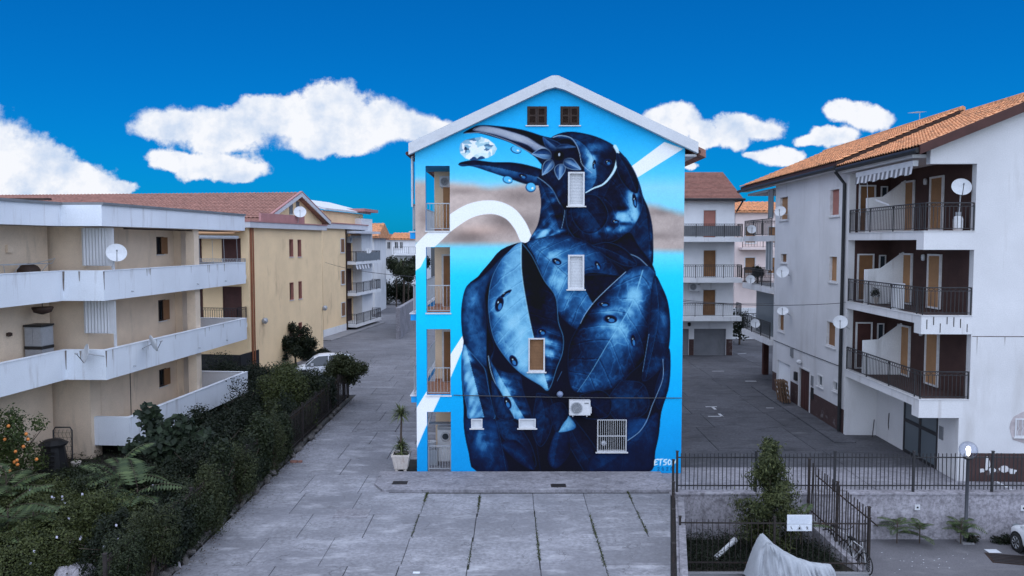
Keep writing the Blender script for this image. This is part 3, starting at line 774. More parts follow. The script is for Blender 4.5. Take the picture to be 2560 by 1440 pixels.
    stroke([(1036, 655), (1053, 625), (1085, 592), (1122, 560), (1175, 527), (1230, 518), (1272, 532), (1299, 562), (1313, 592)], WH, 39, 31)
    fill([(1036, 616), (1083, 573), (1126, 580), (1087, 617), (1062, 645), (1036, 682)], WH, smooth=False)
    fill([(1168, 826), (1155, 841), (1064, 983), (1036, 1028), (1036, 1135), (1064, 1069), (1103, 987), (1125, 948), (1168, 846)], WH, smooth=False)
    # gem
    gx, gy, rx, ry = *ab(A, 535, 532), 47, 29
    gp = [(gx + rx * math.cos(t) * (1 + .05 * math.cos(3 * t)), gy + ry * math.sin(t) * (1 + .07 * math.sin(4 * t))) for t in np.linspace(0, 2 * math.pi, 14, endpoint=False)]
    g = np.random.default_rng(5); P = np.array(gp); sl, a, _ = cover(P)
    seeds = [(gx + rx * .95 * math.sqrt(g.random()) * math.cos(t), gy + ry * .95 * math.sqrt(g.random()) * math.sin(t)) for t in g.random(46) * 6.283]
    pal = np.array([(236, 244, 250), (205, 224, 236), (170, 200, 220), (120, 165, 200), (70, 110, 150), (28, 52, 86), (222, 236, 246), (150, 190, 215), (190, 214, 230)], float)
    cols = pal[g.integers(0, len(pal), len(seeds))]
    for i, (sx_, sy_) in enumerate(seeds):
        if abs(sy_ - gy) < ry * .4 and abs(sx_ - gx) < rx * .45: cols[i] = (206, 224, 238)
        if sy_ > gy + ry * .75 and abs(sx_ - gx) < rx * .55: cols[i] = (26, 60, 110)
    x, y = X[sl], Y[sl]; dd = np.stack([np.abs(x - q[0]) * .8 + np.abs(y - q[1]) for q in seeds]); C[sl] += a[..., None] * (cols[dd.argmin(0)] + 12 * n3[sl][..., None] - C[sl])
    # beak
    leaf(A([(405,640),(430,624),(520,612),(640,625),(780,628),(900,650),(1000,690),(1000,770),(950,784),(860,772),(740,730),(620,690),(500,652),(430,652)]), A([(410,640),(600,650),(800,690),(980,735)]), .20, .0, .16, .12, 1, .0, rim=None, ribw=0)
    leaf(A([(440,424),(485,395),(555,370),(700,378),(850,402),(980,442),(1090,482),(1060,600),(1000,650),(940,592),(870,542),(760,487),(650,450),(540,422)]), A([(445,422),(620,420),(800,460),(1000,560)]), .13, .0, .06, .10, 2, .02, ribw=0)
    GR = [(0, (18, 22, 44)), (.3, (44, 54, 84)), (.6, (110, 124, 156)), (1, (190, 198, 216))]
    leaf(A([(505,405),(560,374),(660,384),(760,410),(880,450),(960,500),(1015,532),(960,562),(880,505),(770,470),(640,430)]), A([(520,395),(700,405),(860,465),(1000,535)]), .62, .10, .10, .15, 3, .10, ramp_=GR, ribw=1.5, ribv=.8, hl=[(*ab(A, 820, 470), 26, 12, .25)])
    stroke(A([(450,425),(560,420),(660,446),(770,486),(870,540),(950,585)]), (150, 165, 195), 1.6, 1.6, .8)
    # body silhouette
    body = A([(1050,458),(1110,425),(1200,415),(1330,440),(1430,480),(1500,530),(1560,590),(1620,680),(1660,780),(1682,860),(1720,950),(1745,1060),(1752,1180),(1748,1330)]) + \
        B([(1640,20),(1690,110),(1722,200),(1736,330),(1728,480),(1738,600),(1722,760),(1680,900),(1665,1040),(1640,1150),(1590,1292),(1400,1300),(900,1300),(505,1290),(440,1150),(410,1000),(408,860),(395,680),(396,560),(408,440),(398,340),(400,200),(430,90),(500,30)]) + \
        A([(560,1390),(620,1320),(700,1230),(820,1182),(885,1178),(930,1110),(962,1030),(976,930),(972,850),(955,735),(1010,640),(1020,540)])
    P = cr(body, 3); sl, a, sdd = cover(P); col = ramp(.075 + .08 * n1[sl] + .05 * n2[sl], RAMP); C[sl] += a[..., None] * (col - C[sl])
    # upper back and nape
    leaf(A([(1560,590),(1620,680),(1660,780),(1682,860),(1720,950),(1745,1060),(1752,1180),(1748,1330),(1700,1290),(1600,1180),(1560,1110),(1640,1010),(1672,880),(1640,760)]), A([(1600,660),(1690,880),(1720,1100),(1740,1320)]), .20, .0, .08, .0, 5, .08, hl=[(*ab(A, 1740, 1180), 5, 50, .45)], ribw=0, rim=None)
    leaf(A([(1500,540),(1560,600),(1620,690),(1675,840),(1664,980),(1590,1100),(1480,1172),(1340,1200),(1240,1172),(1165,1085),(1150,965),(1200,885),(1290,838),(1410,778),(1490,690)]), A([(1500,560),(1440,800),(1330,1000),(1200,1120)]), .14, .02, .05, -.02, 6, .13, hl=[(*ab(A, 1625, 890), 18, 46, .62), (*ab(A, 1540, 1000), 40, 15, .50), (*ab(A, 1610, 1010), 18, 24, .42), (*ab(A, 1450, 1090), 46, 13, .42), (*ab(A, 1400, 1060), 50, 22, .16), (*ab(A, 1350, 960), 60, 40, .10), (*ab(A, 1470, 1150), 28, 8, .25), (*ab(A, 1640, 860), 9, 30, .2), (*ab(A, 1540, 945), 16, 6, -.3), (*ab(A, 1560, 1050), 20, 5, -.28)], ribw=1.0, ribv=.35, rim=.42)
    # throat
    leaf(A([(952,728),(1050,800),(1115,920),(1140,1040),(1165,1130),(1050,1150),(900,1175),(955,1060),(978,930),(974,850)]), A([(960,740),(1050,930),(1110,1120)]), .18, .02, .10, .0, 6, .12, hl=[(*ab(A, 1005, 1010), 22, 40, .46), (*ab(A, 950, 1130), 26, 16, .60), (*ab(A, 1070, 840), 12, 26, .40), (*ab(A, 1050, 1110), 30, 8, .3), (*ab(A, 1060, 1000), 20, 7, -.25), (*ab(A, 1085, 1100), 30, 10, .2)], ribw=0)
    stroke(A([(952,728),(1010,770),(1060,820),(1100,900),(1140,960),(1120,1080)]), (120, 165, 210), 1.6, 1.2, .8)
    # face
    leaf(A([(990,722),(985,620),(1060,500),(1170,460),(1245,560),(1255,690),(1290,838),(1200,885),(1158,950),(1128,940),(1060,815)]), A([(1100,480),(1150,700),(1150,930)]), .11, .02, .04, .0, 5, .08, ribw=0, hl=[(*ab(A, 1100, 860), 10, 24, .25)])
    # crown leaf
    leaf(A([(1050,456),(1110,425),(1200,415),(1330,440),(1430,480),(1490,520),(1512,570),(1490,680),(1410,772),(1290,838),(1240,790),(1275,680),(1245,560),(1215,500),(1165,462)]), A([(1120,440),(1240,480),(1330,580),(1360,720),(1330,800)]), .26, -.02, .13, .05, 6, .10, hl=[(*ab(A, 1325, 590), 13, 30, .46), (*ab(A, 1400, 520), 30, 14, .14), (*ab(A, 1220, 440), 30, 8, .15), (*ab(A, 1440, 620), 22, 30, -.10)], ribw=1.3, ribv=.55)
    stroke(A([(1060,452),(1110,440),(1180,455),(1220,500),(1243,560),(1262,640),(1330,700)]), (150, 180, 215), 2.2, 1.2, .85)
    stroke(A([(1488,515),(1508,560),(1498,640),(1470,705),(1410,775),(1340,805),(1285,836)]), (176, 214, 240), 8.5, 2.2, .95)
    # flower round the eye
    PB = [(0, (6, 18, 46)), (.35, (22, 54, 104)), (.7, (84, 126, 176)), (1, (180, 206, 232))]
    for poly, rib in (([(990,450),(1090,485),(1120,520),(1060,545),(1010,515)], [(992,452),(1090,530)]), ([(914,568),(965,534),(1010,530),(1045,560),(1040,600),(985,597)], [(916,568),(1040,575)]),
                      ([(985,714),(990,650),(1015,615),(1055,610),(1066,650),(1030,690)], [(986,712),(1050,620)]), ([(1100,746),(1075,700),(1072,665),(1100,640),(1140,645),(1140,690)], [(1102,742),(1105,650)]),
                      ([(1252,676),(1180,672),(1135,645),(1140,605),(1190,600),(1225,635)], [(1250,674),(1140,620)]), ([(1216,520),(1150,528),(1085,540),(1100,508),(1150,500)], [(1214,519),(1095,530)])):
        dark = poly[0] in ((990,450), (1216,520))
        leaf(A(poly), A(rib), .20 if dark else .34, .05, .28, .25, 2, .05, ramp_=PB, rim=.45 if dark else .85, ribw=1.2, ribv=.6 if dark else .9)
    ex, ey = ab(A, 1100, 580); sl_ = blob(ex, ey, 22, 20)[..., None]; C[:] = C + np.clip(sl_ * 1.3, 0, 1) * (np.array([6, 12, 32]) - C)
    fill([(ex + 13 * math.cos(t), ey + 12 * math.sin(t)) for t in np.linspace(0, 6.28, 12, endpoint=False)], (3, 4, 12)); fill([(ex + 1 + 2.5 * math.cos(t), ey - 3 + 4 * math.sin(t)) for t in np.linspace(0, 6.28, 8, endpoint=False)], (150, 170, 200))
    # big leaves of the back, wing and chest
    leaf(A([(1330,1200),(1480,1172),(1590,1110),(1650,1200),(1745,1330),(1768,1430),(1690,1440),(1600,1400),(1500,1330),(1400,1270)]), A([(1400,1210),(1560,1260),(1760,1430)]), .11, .05, .02, .0, 5, .03, ribw=0)
    stroke(A([(1420,1200),(1530,1240),(1640,1280),(1700,1330),(1755,1390),(1765,1440)]), (120, 160, 205), 1.6, 2.0, .8)
    leaf([(1318,606),(1361,593),(1419,589),(1475,610),(1520,646),(1550,700),(1548,765),(1510,810),(1450,826),(1395,780),(1362,705),(1335,640)], [(1322,606),(1385,660),(1450,720),(1515,800)], .38, .10, .10, .14, 9, .17, hl=[(1370, 640, 26, 16, .18), (1385, 700, 26, 26, .26), (1430, 760, 30, 20, .14), (1470, 640, 40, 22, .08)], ribw=2.2, ribv=.45, rim=None)
    leaf(B([(1180,20),(1380,20),(1560,60),(1560,250),(1400,300),(1240,200)]), B([(1200,30),(1400,120),(1540,240)]), .10, .03, .03, .0, 4, .03, ribw=0)
    leaf([(1303,608),(1258,640),(1228,672),(1195,700),(1167,716),(1155,760),(1154,812),(1163,863),(1194,902),(1221,914),(1234,868),(1217,816),(1212,760),(1225,705),(1262,650)], [(1296,615),(1215,690),(1185,780),(1205,890)], .34, .02, .04, .10, 6, .06, hl=[(1190, 760, 26, 50, .12)], ribw=0, rim=.30)
    leaf(B([(395,560),(410,470),(440,500),(520,590),(550,640),(575,780),(608,940),(450,945),(430,870),(402,720)]), B([(430,500),(480,700),(540,930)]), .26, -.02, .24, .0, 7, .10, hl=[(*ab(B, 435, 600), 10, 50, .45), (*ab(B, 470, 760), 12, 50, .30), (*ab(B, 470, 900), 14, 20, .3), (*ab(B, 425, 660), 8, 60, .15)], ribw=0, rim=.62)
    leaf(B([(545,150),(580,60),(560,300),(605,480),(580,560),(600,640),(660,820),(735,940),(640,940),(600,880),(560,640),(555,350)]), B([(560,200),(590,560),(680,900)]), .06, .0, .0, .0, 3, .02, ribw=0, rim=None)
    leaf(B([(575,560),(620,620),(700,650),(770,660),(790,760),(845,940),(738,942),(665,835),(615,715)]), B([(590,580),(680,740),(800,940)]), .28, -.06, .16, .0, 6, .12, hl=[(*ab(B, 690, 780), 16, 34, .38), (*ab(B, 770, 900), 22, 22, .34), (*ab(B, 650, 680), 12, 22, .2)], ribw=0, rim=None)
    stroke(B([(568,540),(585,640),(625,740),(690,860),(738,940)]), (130, 175, 220), 1.8, 1.6, .85)
    # main pale leaf
    leaf([(1303,606),(1330,640),(1360,700),(1389,742),(1396,804),(1408,843),(1406,882),(1393,917),(1372,974),(1350,962),(1303,933),(1268,898),(1237,851),(1224,797),(1222,742),(1233,688),(1262,640)], [(1303,606),(1304,680),(1318,769),(1334,843),(1352,905),(1368,962)], .50, -.26, .16, .12, 10, .16, hl=[(1285, 830, 26, 40, .20), (1260, 770, 20, 50, .10), (1372, 862, 24, 34, .62), (1366, 925, 18, 24, .40), (1300, 900, 26, 26, .14), (1236, 690, 16, 40, -.14), (1345, 720, 26, 95, -.26), (1380, 820, 16, 40, -.10), (1366, 945, 9, 20, .2), (1342, 930, 8, 14, -.2), (1325, 650, 18, 40, -.18)], ribw=3.0, ribv=.86, rim=.66)
    # right chest leaf
    leaf(B([(1450,0),(1560,-40),(1640,0),(1612,150),(1604,400),(1570,560),(1480,650),(1380,740),(1140,772),(1085,660),(1090,470),(1160,330),(1250,195)]), B([(1560,-10),(1500,180),(1430,310),(1330,470),(1230,640),(1142,768)]), .30, .14, .10, .20, 8, .17, hl=[(*ab(B, 1490, 190), 30, 44, .26), (*ab(B, 1400, 350), 40, 20, .26), (*ab(B, 1330, 260), 34, 12, .18), (*ab(B, 1250, 370), 28, 12, .14), (*ab(B, 1430, 500), 26, 50, .16), (*ab(B, 1200, 560), 60, 60, -.14), (*ab(B, 1590, 200), 12, 90, -.12), (*ab(B, 1300, 690), 40, 14, .06)], ribw=3.0, ribv=.8)
    stroke(B([(1450,0),(1340,100),(1250,190),(1190,270),(1160,330)]), (140, 180, 222), 1.8, 1.2, .85)
    leaf(B([(1640,20),(1690,110),(1722,200),(1736,330),(1728,480),(1690,600),(1560,700),(1590,480),(1612,150)]), B([(1640,40),(1660,300),(1580,680)]), .24, .02, .06, .0, 6, .08, hl=[(*ab(B, 1690, 280), 12, 70, .14)], ribw=1.2, ribv=.5)
    leaf(B([(1690,600),(1728,490),(1738,600),(1722,760),(1665,880),(1640,760)]), B([(1725,520),(1700,700),(1650,860)]), .16, .05, .05, .0, 4, .04, ribw=0)
    stroke(B([(1600,400),(1580,520),(1560,640)]), (90, 140, 195), 1.5, 1.2, .7)
    # more dark overlapping leaves on the flanks, back and belly
    for poly, rib, bs in (([(1190,1290),(1330,1290),(1250,1120),(1130,960),(1060,880),(1020,960),(1090,1120)], [(1050,890),(1130,1080),(1260,1285)], .15), ([(880,780),(960,800),(985,900),(960,1040),(900,1120),(850,1000)], [(900,790),(930,930),(900,1110)], .13),
                          ([(1420,700),(1560,720),(1600,860),(1520,940),(1380,940),(1340,820)], [(1560,730),(1470,830),(1350,900)], .15), ([(1160,790),(1290,760),(1360,830),(1330,930),(1200,940),(1130,880)], [(1160,800),(1250,860),(1330,920)], .12),
                          ([(620,960),(700,945),(780,1010),(850,1130),(870,1250),(760,1150),(660,1060)], [(640,965),(760,1080),(860,1235)], .17), ([(590,700),(640,760),(690,860),(730,945),(640,940),(600,850)], [(596,710),(650,830),(700,940)], .13)):
        leaf(B(poly), B(rib), bs, .05, .08, .0, 6, .08, rim=.33, ribw=1.2, ribv=.36)
    for poly, rib, bs in (([(1500,560),(1590,640),(1650,760),(1640,840),(1570,800),(1510,700)], [(1510,570),(1580,690),(1635,825)], .14), ([(1180,900),(1290,850),(1380,870),(1440,980),(1400,1080),(1290,1120),(1200,1030)], [(1200,890),(1300,960),(1390,1080)], .17),
                          ([(1330,1200),(1440,1180),(1560,1230),(1640,1330),(1560,1340),(1430,1280)], [(1340,1205),(1460,1240),(1630,1325)], .15)):
        leaf(A(poly), A(rib), bs, .04, .10, .0, 6, .10, rim=.36, ribw=1.3, ribv=.42)
    # lower dark leaves under the ledge line
    lowr = [(0, (3, 7, 22)), (.3, (6, 20, 52)), (.6, (14, 52, 104)), (.85, (60, 130, 190)), (1, (170, 210, 240))]
    ledge = Y[:, 0]
    leaf(B([(412,950),(450,945),(600,945),(640,1080),(690,1290),(505,1288),(440,1150)]), B([(480,960),(560,1120),(650,1280)]), .24, .05, .08, .0, 5, .08, ramp_=lowr, hl=[(*ab(B, 510, 1090), 18, 40, .2), (*ab(B, 590, 1080), 20, 50, .12)], ribw=0)
    leaf(B([(650,1110),(740,1080),(830,1170),(862,1270),(760,1220)]), B([(660,1110),(760,1160),(855,1265)]), .30, .05, .1, .1, 4, .1, ramp_=lowr, ribw=0)
    leaf(B([(950,1200),(985,1060),(1040,980),(1095,1080),(1080,1180),(1000,1262)]), B([(1035,985),(1010,1110),(985,1250)]), .30, .05, .12, .1, 5, .1, ramp_=lowr, ribw=0)
    leaf(B([(1080,920),(1130,980),(1112,1015),(1015,1030),(1050,970)]), B([(1082,925),(1070,980),(1020,1028)]), .62, .1, .1, .1, 4, .1, ribw=1.2)
    leaf(B([(965,860),(1040,840),(1080,920),(1045,975),(1010,1030),(975,960)]), B([(1000,860),(1030,930),(1015,1020)]), .2, .04, .05, .0, 3, .05, ribw=0)
    leaf(B([(1250,1170),(1460,1090),(1640,905),(1655,1000),(1640,1150),(1590,1290),(1240,1290)]), B([(1640,930),(1480,1130),(1260,1270)]), .24, .06, .1, .0, 6, .08, ramp_=lowr, ribw=0)
    leaf(B([(1460,945),(1590,945),(1570,1000),(1530,1030),(1462,1082)]), B([(1580,950),(1500,1040),(1462,1080)]), .34, .1, .1, .1, 3, .08, ramp_=lowr, ribw=0)
    stroke(B([(1690,560),(1690,680),(1650,790),(1620,860),(1588,950),(1540,1025),(1462,1084)]), (120, 160, 205), 1.5, 1.8, .8)
    stroke(B([(1040,640),(1010,700)]), (70, 120, 180), 1.4, 1.0, .7)
    stroke(B([(550,620),(575,780),(640,1050),(685,1285)]), (24, 70, 125), 1.4, 1.0, .6)
    stroke(B([(780,740),(850,960),(905,1290)]), (12, 36, 80), 1.4, 1.0, .6)
    # water drops
    def drop(x, y, rx, ry, rot=0., pale=False):
        th = np.linspace(0, 2 * math.pi, 14, endpoint=False); c, s_ = math.cos(rot), math.sin(rot)
        E = lambda k, ox=0, oy=0: [(x + ox + k * (rx * math.cos(t) * c - ry * math.sin(t) * s_), y + oy + k * (rx * math.cos(t) * s_ + ry * math.sin(t) * c)) for t in th]
        if pale:
            fill(E(1), (18, 60, 110)); fill(E(.86, .06 * rx, -.12 * ry), (70, 165, 225)); fill(E(.22, .35 * rx, .15 * ry), (205, 232, 248))
        else:
            fill(E(1.18), (10, 34, 84)); fill(E(.95), (3, 8, 26)); fill(E(.5, .2 * rx, .38 * ry), (40, 100, 165)); fill(E(.15, -.3 * rx, -.25 * ry), (170, 205, 235))
    for (x, y, rx, ry, ro, pale) in ((*ab(A, 803, 540), 14, 9, .3, True), (*ab(A, 745, 748), 13, 9, .3, True), (*ab(A, 905, 800), 13, 12, .2, True), (*ab(A, 850, 722), 10, 6, .3, False),
                                     (*ab(B, 638, 205), 9, 17, .25, False), (*ab(B, 680, 140), 15, 4, -.6, False), (*ab(B, 912, 385), 10, 8, .2, False), (*ab(B, 730, 570), 8, 13, -.5, False), (*ab(B, 1352, 302), 15, 9, .1, False),
                                     (*ab(B, 1310, 207), 14, 6, 0, False), (*ab(B, 1500, 440), 6, 15, -.1, False), (*ab(B, 690, 840), 8, 14, -.4, False), (*ab(A, 1370, 1340), 6, 12, -.5, False),
                                     (*ab(A, 1085, 1312), 11, 7, .4, False), (*ab(A, 1625, 890), 5, 16, -.15, False), (*ab(A, 1345, 640), 4, 10, .1, False), (*ab(A, 1440, 625), 8, 7, 0, False), (*ab(A, 1490, 1035), 9, 4, 0, False)):
        drop(x, y, rx, ry, ro, pale)
    # painted signature and year
    def text_strokes(segs, col, w):
        for q in segs: stroke(q, col, w, w * .7, .95, smooth=False)
    sx0, sy0 = ab(B, 1634, 1205); u = 3.1
    L_ = lambda ox, pts: [(sx0 + ox + px_ * u, sy0 + py_ * u + (-.06 * (px_ * u))) for px_, py_ in pts]
    wht = (214, 232, 246)
    text_strokes([L_(0, [(3, 0), (.6, .4), (.2, 4.4), (2.6, 4.0)]), L_(0, [(.4, 2.2), (2.2, 2.0)]), L_(11, [(0, .2), (3.4, -.2)]), L_(11, [(1.8, 0), (1.2, 4.6)]),
                  L_(22, [(3, .2), (1.0, .4), (.6, 1.8), (2.6, 2.4), (2.3, 4.2), (.2, 4.4)]), L_(33, [(1.6, .2), (.4, 2), (1.0, 4.2), (2.6, 3.8), (3.0, 1.6), (1.6, .2)]),
                  L_(45, [(0, 4.6), (.8, .2), (1.9, 3.2), (3.4, 0), (3.6, 4.2)])], wht, 3.0)
    yx, yy = ab(B, 1655, 1255); nav = (16, 60, 110)
    D = lambda ox, pts: [(yx + ox + a_ * 1.9, yy + b_ * 1.9) for a_, b_ in pts]
    two = [(0, 1), (1.2, 0), (2.4, .9), (.2, 4.2), (2.6, 4.0)]; zero = [(1.2, 0), (.2, 1.6), (.6, 3.8), (1.9, 4.0), (2.5, 2), (1.2, 0)]
    text_strokes([D(0, two), D(11, zero), D(22, two), D(33, zero)], nav, 1.7)
    C[:] = np.clip(C * (1 + .03 * n3[..., None]), 0, 255)
    c = C / 255.; lin = np.where(c <= .04045, c / 12.92, ((c + .055) / 1.055) ** 2.4)
    alb = np.clip(lin / ILL, .004, .86)
    # mesh
    nvx = nx + 1
    cxm = (XX[:-1, :-1] + XX[1:, 1:]) / 2; czm = (ZZ[:-1, :-1] + ZZ[1:, 1:]) / 2
    keep = czm < EAVE + SL * np.minimum(cxm, 2 * MIDX - cxm) - .0
    for h in HOLES: keep &= ~((cxm > h[0]) & (cxm < h[1]) & (czm > h[2]) & (czm < h[3]))
    jj, ii = np.where(keep); v0 = jj * nvx + ii
    F = np.stack([v0, v0 + 1, v0 + 1 + nvx, v0 + nvx], 1)
    used = np.unique(F); remap = np.full((nx + 1) * (nz + 1), -1); remap[used] = np.arange(len(used)); F = remap[F]
    V = np.stack([XX.ravel(), np.full(XX.size, -.005), ZZ.ravel()], 1)[used]
    me = bpy.data.meshes.new('mural'); me.vertices.add(len(V)); me.vertices.foreach_set('co', V.ravel().astype(np.float32))
    me.loops.add(F.size); me.loops.foreach_set('vertex_index', F.ravel().astype(np.int32))
    me.polygons.add(len(F)); me.polygons.foreach_set('loop_start', np.arange(0, F.size, 4, dtype=np.int32))
    me.update()
    ca = me.color_attributes.new('paint', 'FLOAT_COLOR', 'POINT')
    rgba = np.ones((len(V), 4), np.float32); rgba[:, :3] = alb.reshape(-1, 3)[used]; ca.data.foreach_set('color', rgba.ravel())
    m = bpy.data.materials.new('mural_paint'); m.use_nodes = True; N = m.node_tree.nodes; L = m.node_tree.links; b = N['Principled BSDF']
    b.inputs['Roughness'].default_value = .85; b.inputs['Specular IOR Level'].default_value = .12
    at_ = N.new('ShaderNodeAttribute'); at_.attribute_name = 'paint'
    tc = N.new('ShaderNodeTexCoord'); no = N.new('ShaderNodeTexNoise'); no.inputs['Scale'].default_value = 28; no.inputs['Detail'].default_value = 4; L.new(tc.outputs['Object'], no.inputs['Vector'])
    mr = N.new('ShaderNodeMapRange'); L.new(no.outputs[0], mr.inputs[0]); mr.inputs[1].default_value = .25; mr.inputs[2].default_value = .75; mr.inputs[3].default_value = .9; mr.inputs[4].default_value = 1.1
    cmb = N.new('ShaderNodeCombineColor'); [L.new(mr.outputs[0], cmb.inputs[i]) for i in range(3)]
    mx = N.new('ShaderNodeMix'); mx.data_type = 'RGBA'; mx.blend_type = 'MULTIPLY'; mx.inputs['Factor'].default_value = 1
    L.new(at_.outputs['Color'], mx.inputs['A']); L.new(cmb.outputs[0], mx.inputs['B']); L.new(mx.outputs['Result'], b.inputs['Base Color'])
    bp = N.new('ShaderNodeBump'); bp.inputs['Strength'].default_value = .15; bp.inputs['Distance'].default_value = .02; L.new(no.outputs[0], bp.inputs['Height']); L.new(bp.outputs[0], b.inputs['Normal'])
    me.materials.append(m)
    o = bpy.data.objects.new('mural', me); COL.objects.link(o); o.parent = bld
    o['label'] = 'dark blue bird of leaves holding a clear gem in its beak'
    return o
mural = paint_mural()
# ------------------------------------------------------------------ shared makers
def tile_roof(name, P0, along, up, tw, rh, amp, mat, parent, nrm=None, seg=4, lip=.035):
    """barrel tiles laid in stepped rows from the eave corner P0: real relief joined as one part"""
    P0 = Vector(P0); al = Vector(along); u = Vector(up); La, Lu = al.length, u.length; al.normalize(); u.normalize()
    n = al.cross(u).normalized()
    if n.z < 0: n = -n
    nr = max(1, int(round(Lu / rh))); nt = max(1, int(round(La / tw))); mb = MB()
    for r in range(nr):
        js = rnd.uniform(-.01, .01)
        rows = []
        for (s, lift) in ((r, lip), (r + 1.0, 0.0)):
            row = []
            for k in range(nt * seg + 1):
                ph = (k % seg) / seg
                w = amp * abs(math.sin(math.pi * ph)) + rnd.uniform(-.004, .004)
                row.append(P0 + al * (k * La / (nt * seg)) + u * (s * Lu / nr + js) + n * (w + lift + .01))
            rows.append(row)
        low = [p - n * (lip + .004) for p in rows[0]]
        m = nt * seg + 1; o = len(mb.v)
        mb.add(low + rows[0] + rows[1], [(k, k + 1, m + k + 1, m + k) for k in range(m - 1)] + [(m + k, m + k + 1, 2*m + k + 1, 2*m + k) for k in range(m - 1)])
    o = obj(name, mb, mat, parent, fix=False); o['kind'] = 'stuff'
    return o

def dish(label, loc, face, d=.85, group='satellite dishes on the facades', tilt=25, arm=True, base=(0, 0, 0)):
    """satellite dish; face = compass direction it looks in degrees (0 = +X, -90 = towards the camera); base = where its bracket meets the building, relative to the dish"""
    t = thing('satellite_dish', label, 'satellite dish', loc, 0, group)
    rot = Matrix.Rotation(math.radians(face), 4, 'Z') @ Matrix.Rotation(math.radians(90 - tilt), 4, 'Y')
    n = 20; mb = MB(); r = d / 2
    prof = [(0.001, 0), (r * .35, .012 * d), (r * .7, .05 * d), (r * .98, .098 * d), (r, .105 * d)]
    back = [(r * .99, .088 * d), (r * .7, .030 * d), (r * .35, -.010 * d), (.001, -.02 * d)]
    mb.lathe(prof + back, n, rot, cap=False)
    obj('reflector', mb, M_dish, t, smooth=True)
    f = rot @ Vector((r * .12, 0, d * .52)); e = rot @ Vector((r * .95, 0, .09 * d))
    obj('feed_arm', MB().tube([e, f], .013, 5), M_black, t)
    m = Matrix.Translation(f) @ rot; obj('receiver', MB().lathe([(.02, -.07), (.032, -.05), (.032, .03), (.02, .05)], 8, m), M_galv, t)
    bk = rot @ Vector((0, 0, -.02 * d)); bs = Vector(base)
    obj('bracket', MB().tube([bk, bk + (bs - bk) * .45, bs], .022, 6), M_galv, t)
    return t

def extrude_poly_floor(mb, poly, z0, z1): mb.slab(poly, z0, z1)

def path_wall(mb, pts, t, z0, z1, left=True):
    """vertical band of thickness t following an open polyline (mitred joints)"""
    P = [Vector((x, y)) for x, y in pts]; n = len(P); offs = []
    for i in range(n):
        d0 = (P[i] - P[i-1]).normalized() if i else None; d1 = (P[i+1] - P[i]).normalized() if i < n - 1 else None
        d0 = d0 or d1; d1 = d1 or d0
        n0 = Vector((-d0.y, d0.x)); n1 = Vector((-d1.y, d1.x)); m = (n0 + n1); m = m / max(.2, m.dot(n0))
        offs.append(P[i] + m * (t if left else -t))
    for i in range(n - 1):
        mb.slab([P[i], P[i+1], offs[i+1], offs[i]], z0, z1)
    return mb

M_streak = pm('streak_stain', (.30, .275, .26), .2, 5, .9, .1, 30)
M_streak_dark = pm('dark_streak_stain', (.16, .13, .115), .25, 5, .9, .1, 30)
# ------------------------------------------------------------------ the cream block on the right
RZ = -math.radians(1.7)
FR = Frame(14.85, 28.9, 0, RZ)
rb_ = thing('apartment_block', 'cream apartment block with orange tiled roof and brown balcony recesses beside the yard', 'building', FR.o, RZ)
ZL = [3.0, 6.07, 9.13]                       # balcony floors
EZ = 11.72                                    # eave height
REC = 7.0; RX = 1.8; Y2 = 18.0; Y3 = 24.2; BW = 10.5
pit = .42
ridge_x = 5.1
def rz_(x): return EZ + .42 + pit * min(x + .35, 2 * (ridge_x + .35) - (x + .35))
# front wall with the small barred window
wf = FR.rect(2537, 1046, 2562, 1092, 1, 0.0); wf = (wf[0], wf[0] + .75, wf[2], wf[3])
mb = MB(); wall(mb, (0, 0, 0), (1, 0, 0), (0, -1, 0), RX, BW, 0, EZ, .3, [wf])
mb.prism([(RX, 0, EZ), (BW, 0, EZ), (BW, 0, rz_(BW) - .25), (ridge_x, 0, rz_(ridge_x) - .3), (RX, 0, rz_(RX) - .25)], (0, .3, 0))
mb.prism([(0.15, 0.0, ZL[2] + 2.42), (RX, 0.0, ZL[2] + 2.42), (RX, 0, rz_(RX) - .25), (.15, 0, rz_(.15) - .25)], (0, .3, 0))
obj('front_wall', mb, M_right, rb_)
# main side wall (Y 36 - 47)
SW = [(2075, 470, 2100, 541), (1950, 490, 1971, 551), (2073, 638, 2094, 706), (1952, 632, 1968, 658), (2066, 802, 2090, 868), (1946, 782, 1961, 829),
      (2044, 937, 2058, 967), (2083, 952, 2096, 979), (1942, 906, 1975, 1002), (1998, 924, 2024, 1036)]
SR = [FR.rect(*q, 0, 0.0) for q in SW]
SR[8] = (SR[8][0], SR[8][1], -.05, SR[8][3]); SR[9] = (SR[9][0], SR[9][1], -.05, SR[9][3])
mb = MB(); wall(mb, (0, 0, 0), (0, 1, 0), (-1, 0, 0), REC, Y2, 0, EZ + .48, .3, SR)
obj('side_wall', mb, M_right, rb_)
